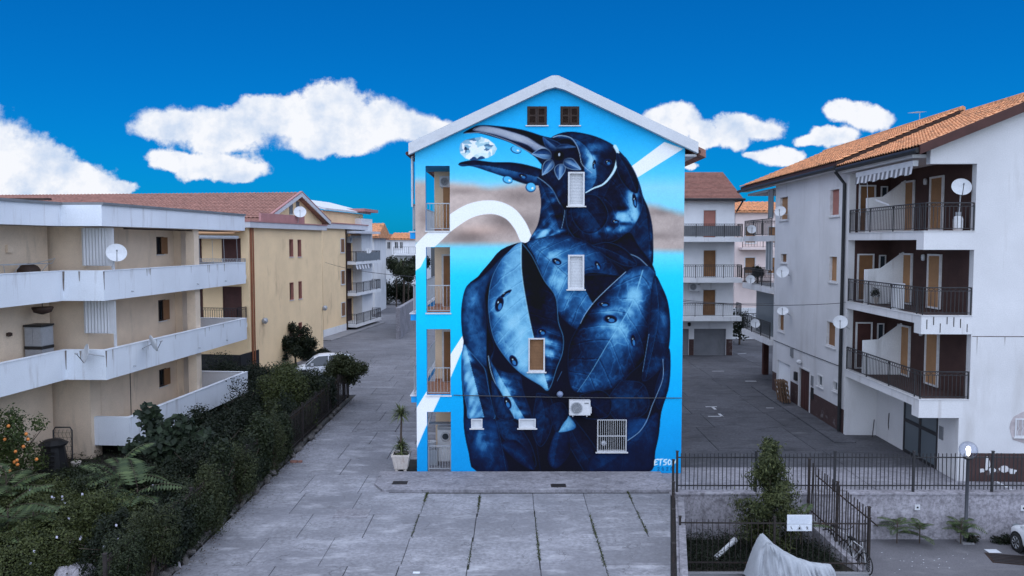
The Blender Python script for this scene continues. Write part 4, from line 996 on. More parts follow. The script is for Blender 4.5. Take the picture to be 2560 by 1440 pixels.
# recess walls: brown above, cream at the ground
mb = MB()
mb.box(.3, REC, ZL[0], RX + .2, REC + .25, EZ + .07); mb.box(RX, .3, ZL[0], RX + .25, REC, EZ + .25)
obj('recess_wall', mb, M_brown, rb_)
gx = 1.45
GT = FR.rect(2259, 1000, 2345, 1150, 0, gx); gate_y = (GT[0], GT[1])
mb = MB(); wall(mb, (gx, 0, 0), (0, 1, 0), (-1, 0, 0), .3, REC, 0, ZL[0] - .3, .25, [(gate_y[0], gate_y[1], -1, 2.6)])
mb.box(.3, REC, 0, gx, REC + .25, ZL[0] - .3); mb.box(gx, 0, 0, RX, .3, ZL[0] - .3)
obj('ground_wall', mb, M_right, rb_)
mb = MB(); mb.box(RX - .0, -.004, 0, BW, .0, 1.05); obj('plinth', mb, M_plinth, rb_)
for ya_, yb_ in ((REC + .02, SR[9][0] - .12), (SR[9][1] + .1, SR[8][0] - .08), (SR[8][1] + .1, Y2)): obj('plinth', wall(MB(), (0, 0, 0), (0, 1, 0), (-1, 0, 0), ya_, yb_, .0, 1.15, -.004), M_plinth, rb_)
# far end with open corner balconies, rear masses
mb = MB(); mb.box(.3, Y2 - .02, 0, BW, Y2 + .22, EZ); mb.box(2.35, Y2 + .22, 0, BW, Y3, EZ); mb.box(BW - .3, .3, 0, BW, Y2, EZ)
obj('rear_wall', mb, M_brown, rb_)
mb = MB(); mb.box(.45, Y2 + .25, 0, .85, Y2 + .65, ZL[2] + 2.8); mb.box(1.05, Y3 - .6, 0, 1.4, Y3 - .25, ZL[0] - .3)
obj('column', mb, M_browndoor, rb_)
# slabs
for k, z in enumerate(ZL):
    mb = MB().slab([(0, .0), (RX, .0), (RX, REC), (0, REC)], z - .30, z)
    s_ = obj('balcony_slab', mb, M_right, rb_)
    b = MB().box(-.002, -.004, z - .66, RX, .22, z - .301); b.box(-.002, .222, z - .66, .16, .55, z - .301)
    obj('beam', b, M_right, s_)
    obj('floor_edge', MB().slab([(-.03, -.03), (RX, -.03), (RX, .18), (.2, .18), (.2, REC), (-.03, REC)], z + .001, z + .028), M_marble, s_)
    obj('floor', MB().slab([(.2, .18), (RX, .18), (RX, REC), (.2, REC)], z + .001, z + .012), M_terrafloor if k == 2 else M_brown, s_)
    mb = MB().slab([(-.25, Y2 + .0), (2.35, Y2 + .23), (2.35, Y3), (-.25, Y3)], z - .34, z); obj('balcony_slab', mb, M_right, rb_)
# railings: near three with single bars
for k, z in enumerate(ZL):
    railing(rb_, [(.05, REC - .03, z + .03), (.05, .05, z + .03), (RX - .03, .05, z + .03)], 1.0, M_iron, .145, .0085, .02, curl=True)
    railing(rb_, [(-.17, Y3 - .05, z), (-.17, Y2 + .06, z)], 1.0, M_iron, .14, .009, .02, curl=True, single=False)
    railing(rb_, [(-.17, Y3 - .05, z), (2.3, Y3 - .05, z)], 1.0, M_iron, .14, .009, .02, curl=True, single=False)
# glazing and sheets on the rear corner balconies
obj('balcony_screen', MB().box(.35, Y2 + .30, ZL[0], .39, Y3 - 1.2, ZL[0] + 2.6), M_glass2, rb_)
sc = obj('balcony_screen', MB().box(-.13, Y2 + .1, ZL[1] + 1.05, -.10, Y2 + 1.3, ZL[1] + 2.7), M_glass2, rb_)
for i in range(3): obj('frame', MB().box(-.15, Y2 + .1 + .58 * i, ZL[1] + 1.0, -.08, Y2 + .14 + .58 * i, ZL[1] + 2.72), M_whitemetal, sc)
sc = obj('balcony_screen', MB().box(-.13, Y2 + .1, ZL[2] + 1.05, -.10, Y2 + 1.0, ZL[2] + 2.7), M_glass2, rb_)
for i in range(2): obj('frame', MB().box(-.15, Y2 + .1 + .84 * i, ZL[2] + 1.0, -.08, Y2 + .14 + .84 * i, ZL[2] + 2.72), M_greymetal, sc)
# curved white dividers on the near balconies
yd = 5.45
for z in ZL:
    pts = [(.16, yd, z + .03), (RX - .02, yd, z + .03), (RX - .02, yd, z + 2.25)]
    for i in range(9):
        q = math.pi / 2 * i / 8; pts.append((RX - .06 - (RX - .9) * math.sin(q) * 1.0, yd, z + 1.55 + .68 * (1 - math.sin(q))) )
    pts.append((.16, yd, z + 1.5))
    obj('divider', MB().prism(pts, (0, .12, 0)), M_white, rb_)
# doors with shutters on the recess walls
for k, z in enumerate(ZL):
    for (a0, a1) in ((FR.rect(2327, 450, 2360, 560, 0, RX)[:2]), (FR.rect(2256, 450, 2287, 560, 0, RX)[:2])):
        window(rb_, (RX, 0, 0), (0, 1, 0), (-1, 0, 0), (a0, a1, z + .05, z + 2.2), M_marble, M_shut_tan, recess=-.03, fw=.07, proud=.08, sill=False, name='door', glassback=False)
    window(rb_, (0, REC, 0), (1, 0, 0), (0, -1, 0), (.42, 1.15, z + .05, z + 2.15), M_marble, M_shut_brown if k else M_browndoor, recess=-.03, fw=.06, proud=.08, sill=False, name='door', glassback=False)
    window(rb_, (0, REC, 0), (1, 0, 0), (0, -1, 0), (1.38, 1.68, z + 1.3, z + 2.1), M_marble, None, recess=-.03, fw=.05, proud=.05, sill=False, glassback=False)
    lp = MB().lathe([(.02, -.13), (.07, -.11), (.08, .0), (.07, .11), (.02, .13)], 10, Matrix.Translation((RX - .08, 3.62, z + 2.05)))
    obj('wall_lamp', lp, M_whitemetal, rb_, smooth=True)
# side windows
kinds = [M_shut_pink, M_shut_tan, M_shut_tan, M_shut_brown, M_shut_brown, M_shut_brown]
for i in range(6):
    window(rb_, (0, 0, 0), (0, 1, 0), (-1, 0, 0), SR[i], M_marble, kinds[i], recess=.12, fw=.07, proud=.02)
for i in (6, 7):
    window(rb_, (0, 0, 0), (0, 1, 0), (-1, 0, 0), SR[i], M_marble, None, recess=.1, fw=.06, proud=.03, glass=M_glass2)
gd = obj('garage_door', slats(MB(), SR[8][0], SR[8][1], .02, SR[8][3], lambda a, b, d: Vector((.10 - d, a, b)), .10, .02), M_white, rb_, fix=False)
dr = obj('door', MB().box(.10, SR[9][0], 0, .14, SR[9][1], SR[9][3]), M_darkwood, rb_)
pm_ = MB()
w_ = (SR[9][1] - SR[9][0]) / 5
for i in range(5): obj('panel', MB().box(.07, SR[9][0] + w_ * i + .02, .05, .10, SR[9][0] + w_ * (i + 1) - .02, SR[9][3] - .06), M_browndoor, dr)
obj('door_frame', MB().box(-.03, SR[9][0] - .1, 0, .1, SR[9][0], SR[9][3] + .08).box(-.03, SR[9][1], 0, .1, SR[9][1] + .1, SR[9][3] + .08).box(-.03, SR[9][0], SR[9][3], .1, SR[9][1], SR[9][3] + .08), M_marble, rb_)
obj('wall_lamp', MB().lathe([(.05, -.12), (.13, -.05), (.14, .04), (.09, .12), (.02, .14)], 12, Matrix.Translation((-.14, (SR[9][0] + SR[9][1]) / 2 + .5, SR[9][3] + .32))), M_whitemetal, rb_, smooth=True)
obj('letter_box', MB().box(-.12, SR[9][1] + .28, 1.35, 0, SR[9][1] + .62, 1.8), M_black, rb_)
obj('intercom', MB().box(-.04, SR[9][0] - .55, 1.5, 0, SR[9][0] - .25, 2.0), M_greymetal, rb_)
obj('notice_board', MB().box(-.04, SR[9][0] - .6, .85, 0, SR[9][0] - .25, 1.4), M_black, rb_)
obj('meter_box', MB().box(-.08, SR[8][0] - .5, SR[8][3] + .55, 0, SR[8][0] - .15, SR[8][3] + 1.0), M_greymetal, rb_)
# big ground-floor gate with four frosted panels
gz = 2.62
gt_ = obj('gate', MB().box(gx - .02, gate_y[0], 0, gx + .06, gate_y[1], .12).box(gx - .02, gate_y[0], 1.28, gx + .06, gate_y[1], 1.42).box(gx - .02, gate_y[0], gz - .1, gx + .06, gate_y[1], gz).box(gx - .021, gate_y[0], .12, gx + .06, gate_y[0] + .1, gz - .1).box(gx - .021, gate_y[1] - .1, .12, gx + .06, gate_y[1], gz - .1).box(gx - .021, (gate_y[0] + gate_y[1]) / 2 - .08, .12, gx + .06, (gate_y[0] + gate_y[1]) / 2 + .08, gz - .1), M_iron, rb_)
ym = (gate_y[0] + gate_y[1]) / 2
for (a, b_) in ((gate_y[0] + .1, ym - .08), (ym + .08, gate_y[1] - .1)):
    for (c, d) in ((.12, 1.28), (1.42, gz - .1)): obj('pane', MB().box(gx + .01, a, c, gx + .03, b_, d), M_glass2, gt_)
obj('meter_box', MB().box(gx - .03, 1.05, 1.25, gx, 1.35, 1.75), M_greymetal, rb_)
# barred window on the front wall, in its patch of raw render
pw = window(rb_, (0, 0, 0), (1, 0, 0), (0, -1, 0), wf, M_whitemetal, None, recess=.12, fw=.05, proud=.03)
for i in range(5):
    x = wf[0] + .08 + i * (wf[1] - wf[0] - .16) / 4
    obj('bar', MB().tube([(x, -.05, wf[2] + .03), (x, -.05, wf[2] + .22), (x + .05, -.05, wf[2] + .32), (x, -.05, wf[2] + .42), (x, -.05, wf[3] - .03)], .012, 4), M_whitemetal, pw)
rp = [(wf[0] - .16 + rnd.uniform(-.05, .05), -.009, wf[2] - .22)] ; cxp, czp = (wf[0] + wf[1]) / 2, (wf[2] + wf[3]) / 2
rp = [(cxp + (.56 + rnd.uniform(-.05, .05)) * math.cos(q) * (1.05 if abs(math.cos(q)) > .5 else .85), -.012, czp + (.60 + rnd.uniform(-.05, .05)) * math.sin(q)) for q in [2 * math.pi * i / 16 for i in range(16)]]
obj('render_patch', MB().prism(rp, (0, .010, 0)), pm('raw_render', S(170, 160, 160), .2, 3, .95, .5, 25), rb_)
# peeled spots on the plinth
for (px, py, w, h) in ((2468, 1160, .22, .55), (2480, 1175, .34, .22), (2510, 1172, .5, .26), (2530, 1178, .34, .2), (2455, 1176, .22, .2)):
    p = FR.hit(px, py, 1, 0)
    pts = [(p.x + w / 2 * math.cos(q) * rnd.uniform(.6, 1.15), -.008, p.z + h / 2 * math.sin(q) * rnd.uniform(.6, 1.15)) for q in [2 * math.pi * i / 12 for i in range(12)]]
    obj('peeled_patch', MB().prism(pts, (0, .003, 0)), M_right, rb_)
# crumbling concrete on the middle balcony corner
for i in range(7):
    z = ZL[1] - .12 - .3 * rnd.random(); x = .18 + i * .24
    obj('rust_crack', MB().box(x, -.010, z - .16 - .1 * rnd.random(), x + .03, -.0045, z + .1), M_rustiron, rb_)
obj('joint_line', MB().box(RX + .03, -.0045, 5.32, BW - .1, -.001, 5.345), M_plinth, rb_)
for i in range(9):
    x = RX + .3 + .85 * i + rnd.uniform(-.2, .2); hh = rnd.uniform(.2, .7); obj('rust_streak', MB().prism([(x - .02, -.004, 5.318), (x + .02, -.004, 5.318), (x + .004, -.004, 5.318 - hh)], (0, .0025, 0)), M_streak, rb_)
# roof: near part and a raised rear part, tiles in relief, verge and gutters
E0 = -.35
mb = MB()
def slope_(y0, y1, lift, x1=ridge_x, nm='roof'):
    m = MB()
    for s in (-1, 1):
        xa = ridge_x + s * (ridge_x + .35)
        m.prism([(ridge_x, y0, rz_(ridge_x) + lift), (xa, y0, EZ + .42 + lift), (xa, y0, EZ + .24 + lift), (ridge_x, y0, rz_(ridge_x) - .2 + lift)], (0, y1 - y0, 0))
    return obj(nm, m, M_browndoor, rb_)
slope_(-.42, REC + .45, 0.0); slope_(REC + .46, Y3 + .5, .24)
tile_roof('roof_tiles', (E0 - .06, -.40, EZ + .42), (0, REC + .83, 0), (ridge_x + .41, 0, pit * (ridge_x + .35)), .24, .36, .055, M_tile_or, rb_)
tile_roof('roof_tiles', (E0 - .06, REC + .48, EZ + .66), (0, Y3 - REC, 0), (ridge_x + .41, 0, pit * (ridge_x + .35)), .24, .36, .055, M_tile_or, rb_)
obj('ridge_tiles', MB().tube([(ridge_x, -.42, rz_(ridge_x) + .03), (ridge_x, REC + .45, rz_(ridge_x) + .03)], .14, 8), M_tile_or, rb_)
obj('ridge_tiles', MB().tube([(ridge_x, REC + .46, rz_(ridge_x) + .27), (ridge_x, Y3 + .5, rz_(ridge_x) + .27)], .14, 8), M_tile_or, rb_)
mb = MB().prism([(E0 - .1, -.50, EZ + .12), (E0 - .1, -.50, EZ + .46), (ridge_x, -.50, rz_(ridge_x) + .05), (ridge_x, -.50, rz_(ridge_x) - .32)], (0, .07, 0))
obj('verge_board', mb, M_browndoor, rb_)
mb = MB().prism([(E0 - .1, REC + .40, EZ + .36), (E0 - .1, REC + .40, EZ + .62), (ridge_x, REC + .40, rz_(ridge_x) + .20), (ridge_x, REC + .40, rz_(ridge_x) - .02)], (0, .05, 0))
obj('verge_board', mb, M_darkwood, rb_)
obj('gutter', MB().tube([(E0 - .14, -.42, EZ + .27), (E0 - .14, REC + .2, EZ + .27)], .10, 8), M_blackpipe, rb_)
obj('gutter', MB().tube([(E0 - .14, REC + .48, EZ + .38), (E0 - .14, Y3 + .5, EZ + .38)], .10, 8), M_blackpipe, rb_)
obj('eave_soffit', MB().box(E0, .31, EZ + .08, RX - .01, REC, EZ + .2).box(E0, REC + .5, EZ + .3, -.01, Y3, EZ + .34).box(.0, Y2 + .25, EZ + .06, 2.3, Y3, EZ + .2), M_right, rb_)
obj('downpipe', MB().tube([(E0 - .14, REC + .42, EZ + .2), (-.1, REC + .32, EZ - .35), (-.1, REC + .32, .1)], .075, 8), M_blackpipe, rb_)
obj('cable_duct', MB().tube([(-.02, REC + .4, 3.05), (-.02, SR[9][1], 3.0), (-.02, Y2 - .2, 3.0)], .018, 5), M_cable, rb_)
# sidewalk along the block
obj('kerb', MB().box(-.95, REC - 1.5, -.03, -.02, Y2 + 1, .06), M_yard, rb_)
# striped awning
aw = thing('awning', 'striped grey and white awning under the eave of the cream block', 'awning', FR.w(-.02, 0, 11.38), RZ)
obj('cassette', MB().box(-.22, .5, .14, -.02, 5.7, .34), M_whitemetal, aw)
fab1, fab2 = pm('awning_grey', (.17, .17, .18), .08, 3, .9, .1, 60), pm('awning_white', (.58, .58, .60), .06, 3, .9, .1, 60)
n = 26
for i in range(n):
    y0 = .5 + 5.2 * i / n; y1 = .5 + 5.2 * (i + 1) / n; zb = -.16 - .03 * math.sin(i * 1.3)
    obj('stripe', MB().quad((-.21, y0, .14), (-.21, y1, .14), (-.25 + .012 * math.sin(i), y1, zb), (-.25 + .012 * math.sin(i - 1), y0, zb + .01)), fab1 if i % 2 else fab2, aw, fix=False)
for y in (5.4, 4.6): obj('arm', MB().tube([(-.2, y, .14), (-.1, y, -1.5)], .014, 5), M_galv, aw)
# dishes on the cream block
def onf(fr, px, py, axis, val, label, d, face, off, base, tilt=25):
    p = fr.hit(px, py, axis, val); return dish(label, fr.m @ (p + Vector(off)), face, d, tilt=tilt, base=base)
onf(FR, 1951, 529, 0, -.45, 'satellite dish beside the upper tan shuttered window of the cream side wall', .62, -120, (0, 0, 0), (.45, .1, -.2))
onf(FR, 1957, 681, 0, -.45, 'satellite dish under the small middle window of the cream side wall', .68, -120, (0, 0, 0), (.45, .1, -.2))
onf(FR, 1957, 779, 0, -.45, 'satellite dish just above the lower brown shuttered window of the cream side wall', .60, -115, (0, 0, 0), (.45, .1, -.2), 45)
onf(FR, 2101, 806, 0, -.5, 'satellite dish fixed in front of the black downpipe', .62, -115, (0, 0, 0), (.42, .0, -.3))
onf(FR, 1879, 574, 0, -.42, 'satellite dish on the top rear corner balcony rail', .58, -100, (0, 0, 0), (.25, .05, -.35))
onf(FR, 1876, 699, 0, -.42, 'satellite dish on the middle rear corner balcony rail', .58, -100, (0, 0, 0), (.25, .05, -.35))
onf(FR, 1888, 809, 0, -.42, 'satellite dish on the lowest rear corner balcony rail', .58, -100, (0, 0, 0), (.25, .05, -.35))
onf(FR, 2403, 469, 1, .35, 'white satellite dish inside the top balcony beside the awning', .68, -105, (0, 0, 0), (.0, .1, -1.25))
# things on the near balconies
p = FR.hit(2395, 557, 1, .45)
t = thing('gas_bottle', 'white gas bottle standing on the top brown balcony below the dish', 'gas bottle', FR.w(p.x, .45, ZL[2] + .03))
obj('body', MB().lathe([(.12, 0), (.16, .04), (.17, .12), (.17, .42), (.13, .52), (.05, .56), (.05, .6)], 14), M_white, t, smooth=True)
obj('collar', MB().lathe([(.09, .54), (.1, .56), (.1, .68), (.09, .68)], 12), M_galv, t, smooth=True)
t = thing('folded_clothes_rack', 'white folded clothes rack leaning on the top balcony rail', 'clothes rack', FR.w(.06, 3.1, ZL[2] + 1.02))
for k in (-.02, .02): obj('bar', MB().tube([(-.12, .9, .32 + k), (-.1, -.25, .05 + k)], .016, 5), M_whitemetal, t)
p = FR.w(.25, 2.55, ZL[1] + .04)
t = thing('water_heater', 'white upright appliance behind the middle balcony rail', 'appliance', p, RZ)
obj('cabinet', MB().box(-.18, -.2, 0, .18, .2, .95), M_white, t); obj('lid', MB().box(-.2, -.22, .95, .2, .22, 1.02), M_whitemetal, t); obj('door', MB().box(-.19, -.17, .06, -.18, .17, .9), M_whitemetal, t)
# coils of wire round the lower rear dish etc.
def cable(name, label, a, b, sag=.25, r=.012, n=14):
    a, b = Vector(a), Vector(b)
    pts = [a + (b - a) * (i / n) - Vector((0, 0, sag * 4 * (i / n) * (1 - i / n))) for i in range(n + 1)]
    return tag(obj(name, MB().tube(pts, r, 5), M_cable, None), label, 'cable')
M_cable_l = pm('grey_cable', (.25, .25, .27), .1, 3, .7, 0)
cable('overhead_cable', 'thin overhead cable from the painted wall to the cream side wall', (6.43, 30.0, FM.hit(1703, 754, 1, .1).z), FR.w(-.03, 7.6, FR.hit(2100, 757, 0, 0).z), .12, .013)
cable('overhead_cable', 'thin overhead cable running past the garage house to the cream corner', (6.43, 31.4, at(1703, 748, 31.4).z), FR.w(-.03, Y2 - .3, FR.hit(1935, 757, 0, 0).z), .1, .012)
cable('overhead_cable', 'thin overhead cable across the front of the brown balconies', FR.w(-.06, 7.2, FR.hit(2110, 755, 0, 0).z), FR.w(5, -.12, FR.hit(2560, 737, 1, 0).z), .12, .012)

# pallets leaning by the garage door
p = FR.w(-.45, SR[8][0] - .62, .06)
pl = thing('pallet_stack', 'stack of worn wooden pallets leaning beside the white garage door', 'pallets', p, RZ)
for i in range(4):
    for z in (.08, .34, .60, .86, 1.1):
        m = Matrix.Translation((.18 - .13 * i, .04 * (i % 2), 0)) @ Matrix.Rotation(-.16, 4, 'Y')
        obj('plank', MB().box(-.012, -.42, z, .012, .42, z + .13, m), pm('pallet_wood', S(112, 88, 70), .3, 3, .9, .3, 40) if 'pallet_wood' not in MATS else MATS['pallet_wood'], pl)
    for y in (-.38, .0, .38):
        obj('block', MB().box(-.05, y - .05, .05, -.013, y + .05, 1.2, m), MATS['pallet_wood'], pl)

# ------------------------------------------------------------------ garage house beyond the yard
FG = Frame(10.0, 61.5, 0, 0)
gh = thing('garage_house', 'three storey cream house with red hipped roof above grey garage doors', 'house', FG.o)
GX = FG.hit(1834, 700, 1, 0).x
def GR_(a, b, c, d, y=0.0): return FG.rect(a, b, c, d, 1, y)
gd = [GR_(1735, 822, 1815, 889), GR_(1660, 822, 1722, 889)]; gd = [(a, b, -.02, d) for a, b, c, d in gd]
ds = [GR_(1757, 524, 1791, 596), GR_(1757, 624, 1791, 693), GR_(1756, 723, 1790, 792)]
zs_ = [9.1, 6.03, 3.12]; GE = 11.95
mb = MB(); wall(mb, (0, 0, 0), (1, 0, 0), (0, -1, 0), 0, GX, 0, GE, .3, gd + ds); mb.box(GX - .3, .3, 0, GX, 9, GE); mb.box(0, 8.7, 0, GX, 9, GE); obj('wall', mb, M_white, gh)
for r in gd:
    obj('garage_door', slats(MB(), r[0], r[1], 0, r[3], lambda a, b, d: Vector((a, .12 - d, b)), .16, .03), M_garage, gh, fix=False)
xs_ = sorted([0] + [q for r in gd for q in (r[0], r[1])] + [GX])
for i in range(0, len(xs_) - 1, 2): obj('plinth', MB().box(xs_[i] + .01, -.006, 0, xs_[i + 1] - .01, -.001, 1.25), M_plinth, gh)
for r in ds: window(gh, (0, 0, 0), (1, 0, 0), (0, -1, 0), r, M_marble, M_shut_pink if r is ds[0] else M_shut_brown, recess=.1, fw=.06, proud=.02, sill=False, name='door')
for k, z in enumerate(zs_):
    s_ = obj('balcony_slab', MB().box(-.5, -1.3, z - .34, GX + .3, -.003, z), M_white, gh)
    railing(gh, [(-.4, -1.25, z), (GX + .25, -1.25, z), (GX + .25, -.05, z)], 1.0, M_iron, .15, .011, .02, curl=True, single=False)
    if k == 0: obj('screen', MB().box(-.3, -1.20, z + .1, GX + .1, -1.19, z + .85), M_greymetal, gh)
mb = MB(); z0 = GE; ex = .5
xr0, xr1, zr = 1.0, FG.hit(1806, 432, 1, 4.5).x, GE + 2.5
pts = [(-ex, -.6, z0), (GX + ex, -.6, z0), (GX + ex, 9.5, z0), (-ex, 9.5, z0), (xr0, 4.5, zr), (xr1, 4.5, zr)]
mb.add(pts, [(0, 1, 5, 4), (1, 2, 5), (2, 3, 4, 5), (3, 0, 4), (3, 2, 1, 0)]); obj('roof', mb, M_tile, gh)
# front slope rows of tile
mb = MB(); nr = 22
for r in range(nr):
    s0, s1 = r / nr, (r + 1) / nr
    f = lambda s, side, lift: Vector(((-ex * (1 - s) + xr0 * s) if side == 0 else ((GX + ex) * (1 - s) + xr1 * s), -.6 + 5.1 * s, z0 + (zr - z0) * s)) + Vector((0, -.22, .45)) * lift
    a, b_, c, d = f(s0, 0, .16), f(s0, 1, .16), f(s1, 1, .03), f(s1, 0, .03)
    mb.quad(a, b_, c, d); mb.quad(f(s0, 0, .0), f(s0, 1, .0), b_, a)
o = obj('roof_tiles', mb, M_tile, gh, fix=False); o['kind'] = 'stuff'
obj('gutter', MB().tube([(-ex, -.68, z0 + .02), (GX + ex + .1, -.68, z0 + .02)], .09, 8), M_blackpipe, gh)
obj('gutter', MB().tube([(GX + ex + .06, -.68, z0), (GX + ex + .06, 9.5, z0)], .08, 8), M_blackpipe, gh)
obj('awning_bracket', MB().tube([(GX + .45, -.6, z0 - .1), (GX + .1, -.1, z0 - .9)], .06, 6), M_blackpipe, gh)
obj('wall_lamp', MB().lathe([(.05, 0), (.12, .05), (.12, .25), (.04, .3)], 8, Matrix.Translation((FG.hit(1722, 815, 1, 0).x, -.12, FG.hit(1722, 815, 1, 0).z))), M_black, gh)
p = FG.hit(1735, 717, 1, -.2)
M_acfan = pm('fan_grey', (.17, .175, .19), .1, 4, .5, 0, 30)
def ac_unit(label, loc, rotz=0, s=1.0):
    t = thing('air_conditioner', label, 'air conditioner', loc, rotz)
    w, d, h = .80 * s, .30 * s, .56 * s
    obj('case', MB().box(-w / 2, -d, 0, w / 2, 0, h), M_whitemetal, t)
    obj('fan_ring', MB().lathe([(.205 * s, .001), (.235 * s, .001), (.235 * s, .012), (.205 * s, .012), (.205 * s, .001)], 24, Matrix.Translation((-.13 * s, -d, h / 2)) @ Matrix.Rotation(math.pi / 2, 4, 'X'), cap=False), M_galv, t)
    obj('fan_opening', MB().lathe([(.0, 0), (.205 * s, 0), (.205 * s, .004), (0, .004)], 24, Matrix.Translation((-.13 * s, -d - .003, h / 2)) @ Matrix.Rotation(math.pi / 2, 4, 'X'), cap=False), M_acfan, t)
    gr = MB()
    for k in range(1, 6): gr.lathe([(.04 * s * k - .006, .012), (.04 * s * k + .006, .012), (.04 * s * k + .004, .02), (.04 * s * k - .004, .02), (.04 * s * k - .004, .012)], 20, Matrix.Translation((-.13 * s, -d, h / 2)) @ Matrix.Rotation(math.pi / 2, 4, 'X'), cap=False)
    for k in range(6):
        q = math.pi * k / 6; c = Vector((-.13 * s, -d - .016, h / 2)); e = Vector((math.cos(q), 0, math.sin(q))) * .2 * s; gr.tube([c - e, c + e], .004, 4)
    o = obj('grille', gr, M_galv, t); o['kind'] = 'stuff'
    obj('badge', MB().box(.17 * s, -d - .004, h * .78, .33 * s, -d - .001, h * .86), M_greymetal, t)
    obj('valve_cover', MB().box(w / 2, -d * .8, .06, w / 2 + .05, -d * .25, .3 * s), M_whitemetal, t)
    for x in (-.27, .27): obj('bracket', MB().box(x * s - .02, -d, -.06, x * s + .02, .0, -.002), M_galv, t)
    return t
ac_unit('small air conditioner under the middle balcony of the garage house', FG.w(p.x, -.25, p.z - .3), 0, 1.1)

# ------------------------------------------------------------------ distant houses on the right
def plain_house(name, label, x0, x1, y, depth, zt, wallm, wins, roofm, rise=1.6, over=.4, floors=(), rz=0.0, shut=None, z0=-.05):
    f = Frame(x0, y, 0, rz); t = thing(name, label, 'house', f.o, rz); w = x1 - x0
    hs = wins
    mb = MB(); wall(mb, (0, 0, 0), (1, 0, 0), (0, -1, 0), 0, w, z0, zt, .3, hs); mb.box(0, .3, z0, .3, depth, zt); mb.box(w - .3, .3, z0, w, depth, zt); mb.box(.3, depth - .3, z0, w - .3, depth, zt)
    obj('wall', mb, wallm, t)
    for r in hs: window(t, (0, 0, 0), (1, 0, 0), (0, -1, 0), r, M_marble, shut, recess=.12, fw=.09, proud=.03, split=shut is None)
    mb = MB(); mb.prism([(-over, -over, zt), (-over, depth / 2, zt + rise), (-over, depth + over, zt), (-over, depth + over, zt - .15), (-over, -over, zt - .15)], (w + 2 * over, 0, 0)); obj('roof', mb, roofm, t)
    tile_roof('roof_tiles', (-over, -over - .04, zt), (w + 2 * over, 0, 0), (0, depth / 2 + over, rise), .5, .5, .07, roofm, t)
    for z in floors:
        obj('balcony_slab', MB().box(.4, -1.2, z - .25, w * .75, -.003, z), wallm, t)
        railing(t, [(.45, -1.15, z), (w * .75 - .05, -1.15, z)], 1.0, M_iron, .3, .014, .03, single=False)
    return t
a, b_ = at(1838, 600, 84), at(1960, 600, 84)
zz = at(1860, 528, 84).z
plain_house('house', 'pinkish house with orange roof far behind the cream block', a.x, b_.x, 84, 10, zz, pm('rose_plaster', S(214, 196, 190), .06, 1, .9, .1, 30), [(1.0, 2.2, 8.6, 10.4), (3.4, 4.6, 8.6, 10.4), (1.0, 2.2, 5.4, 7.2), (3.4, 4.6, 5.4, 7.2)], M_tile_or, 1.2, .5, floors=(5.0, 8.2), shut=M_shut_brown)
a, b_ = at(1838, 600, 72), at(1900, 600, 72)
wl = obj('boundary_wall', MB().box(a.x - .3, 0, -.1, b_.x + 3, .25, at(1860, 770, 72).z), M_white, None, loc=(0, 72, 0)); tag(wl, 'low white boundary wall between the garage house and the cream block', 'wall')
# ------------------------------------------------------------------ the white-balcony block on the left
LZ = -math.atan(.084)
FL = Frame(-15.6, 30.5, 0, LZ)
lb = thing('balcony_block', 'beige apartment block with long white solid balcony parapets left of the garden', 'building', FL.o, LZ)
levels = [.5, 3.45, 6.5]; PH = 1.13
out = [(-1.6, -14), (-1.6, -.05), (0, .02), (0, 13.1), (-7, 13.1)]
out0 = [(-4, 1.55), (-1.75, 1.5), (0, 1.5), (0, 13.1), (-7, 13.1)]
wl_ = [(-2.9, -14), (-2.9, 1.3), (-1.5, 1.3), (-1.5, 8.8), (-9, 8.8)]
# measured heights
def zl(px, py, x=0.0): return FL.hit(px, py, 0, x).z
FZ0, FZ1 = 9.36, 10.16
# walls by storey, so that openings can be cut
win_up = [FL.rect(391, 592, 408, 636, 0, -1.5), FL.rect(396, 750, 411, 802, 0, -1.5), FL.rect(398, 922, 418, 965, 0, -1.5)]
win_up = [(a, a + .62, z0, z1) for a, b, z0, z1 in win_up]
mb = MB(); wall(mb, (-1.5, 0, 0), (0, 1, 0), (1, 0, 0), 1.3, 8.8, -.05, FZ0, .3, win_up)
wall(mb, (-2.9, 0, 0), (0, 1, 0), (1, 0, 0), -14, 1.0, -.05, FZ0, .3); wall(mb, (0, 1.3, 0), (1, 0, 0), (0, -1, 0), -3.2, -1.8, -.05, FZ0, .28)
wall(mb, (0, 8.8, 0), (1, 0, 0), (0, 1, 0), -9, -1.8, -.05, FZ0, .3); mb.box(-9.3, -14, -.05, -9, 8.8, FZ0)
obj('wall', mb, M_beige, lb)
for r in win_up:
    w = window(lb, (-1.5, 0, 0), (0, 1, 0), (1, 0, 0), r, M_darkwood, None, recess=.12, fw=.05, proud=.02)
    xm = (r[0] + r[1]) / 2
    obj('shutter', MB().box(-1.475, xm + .02, r[2] + .02, -1.44, r[1] + .30, r[3] - .02), M_shut_brown, w)
    obj('grille', MB().box(-1.46, r[0] + .15, r[2], -1.44, r[0] + .17, r[3]).box(-1.46, r[0] + .32, r[2], -1.44, r[0] + .34, r[3]), M_iron, w)
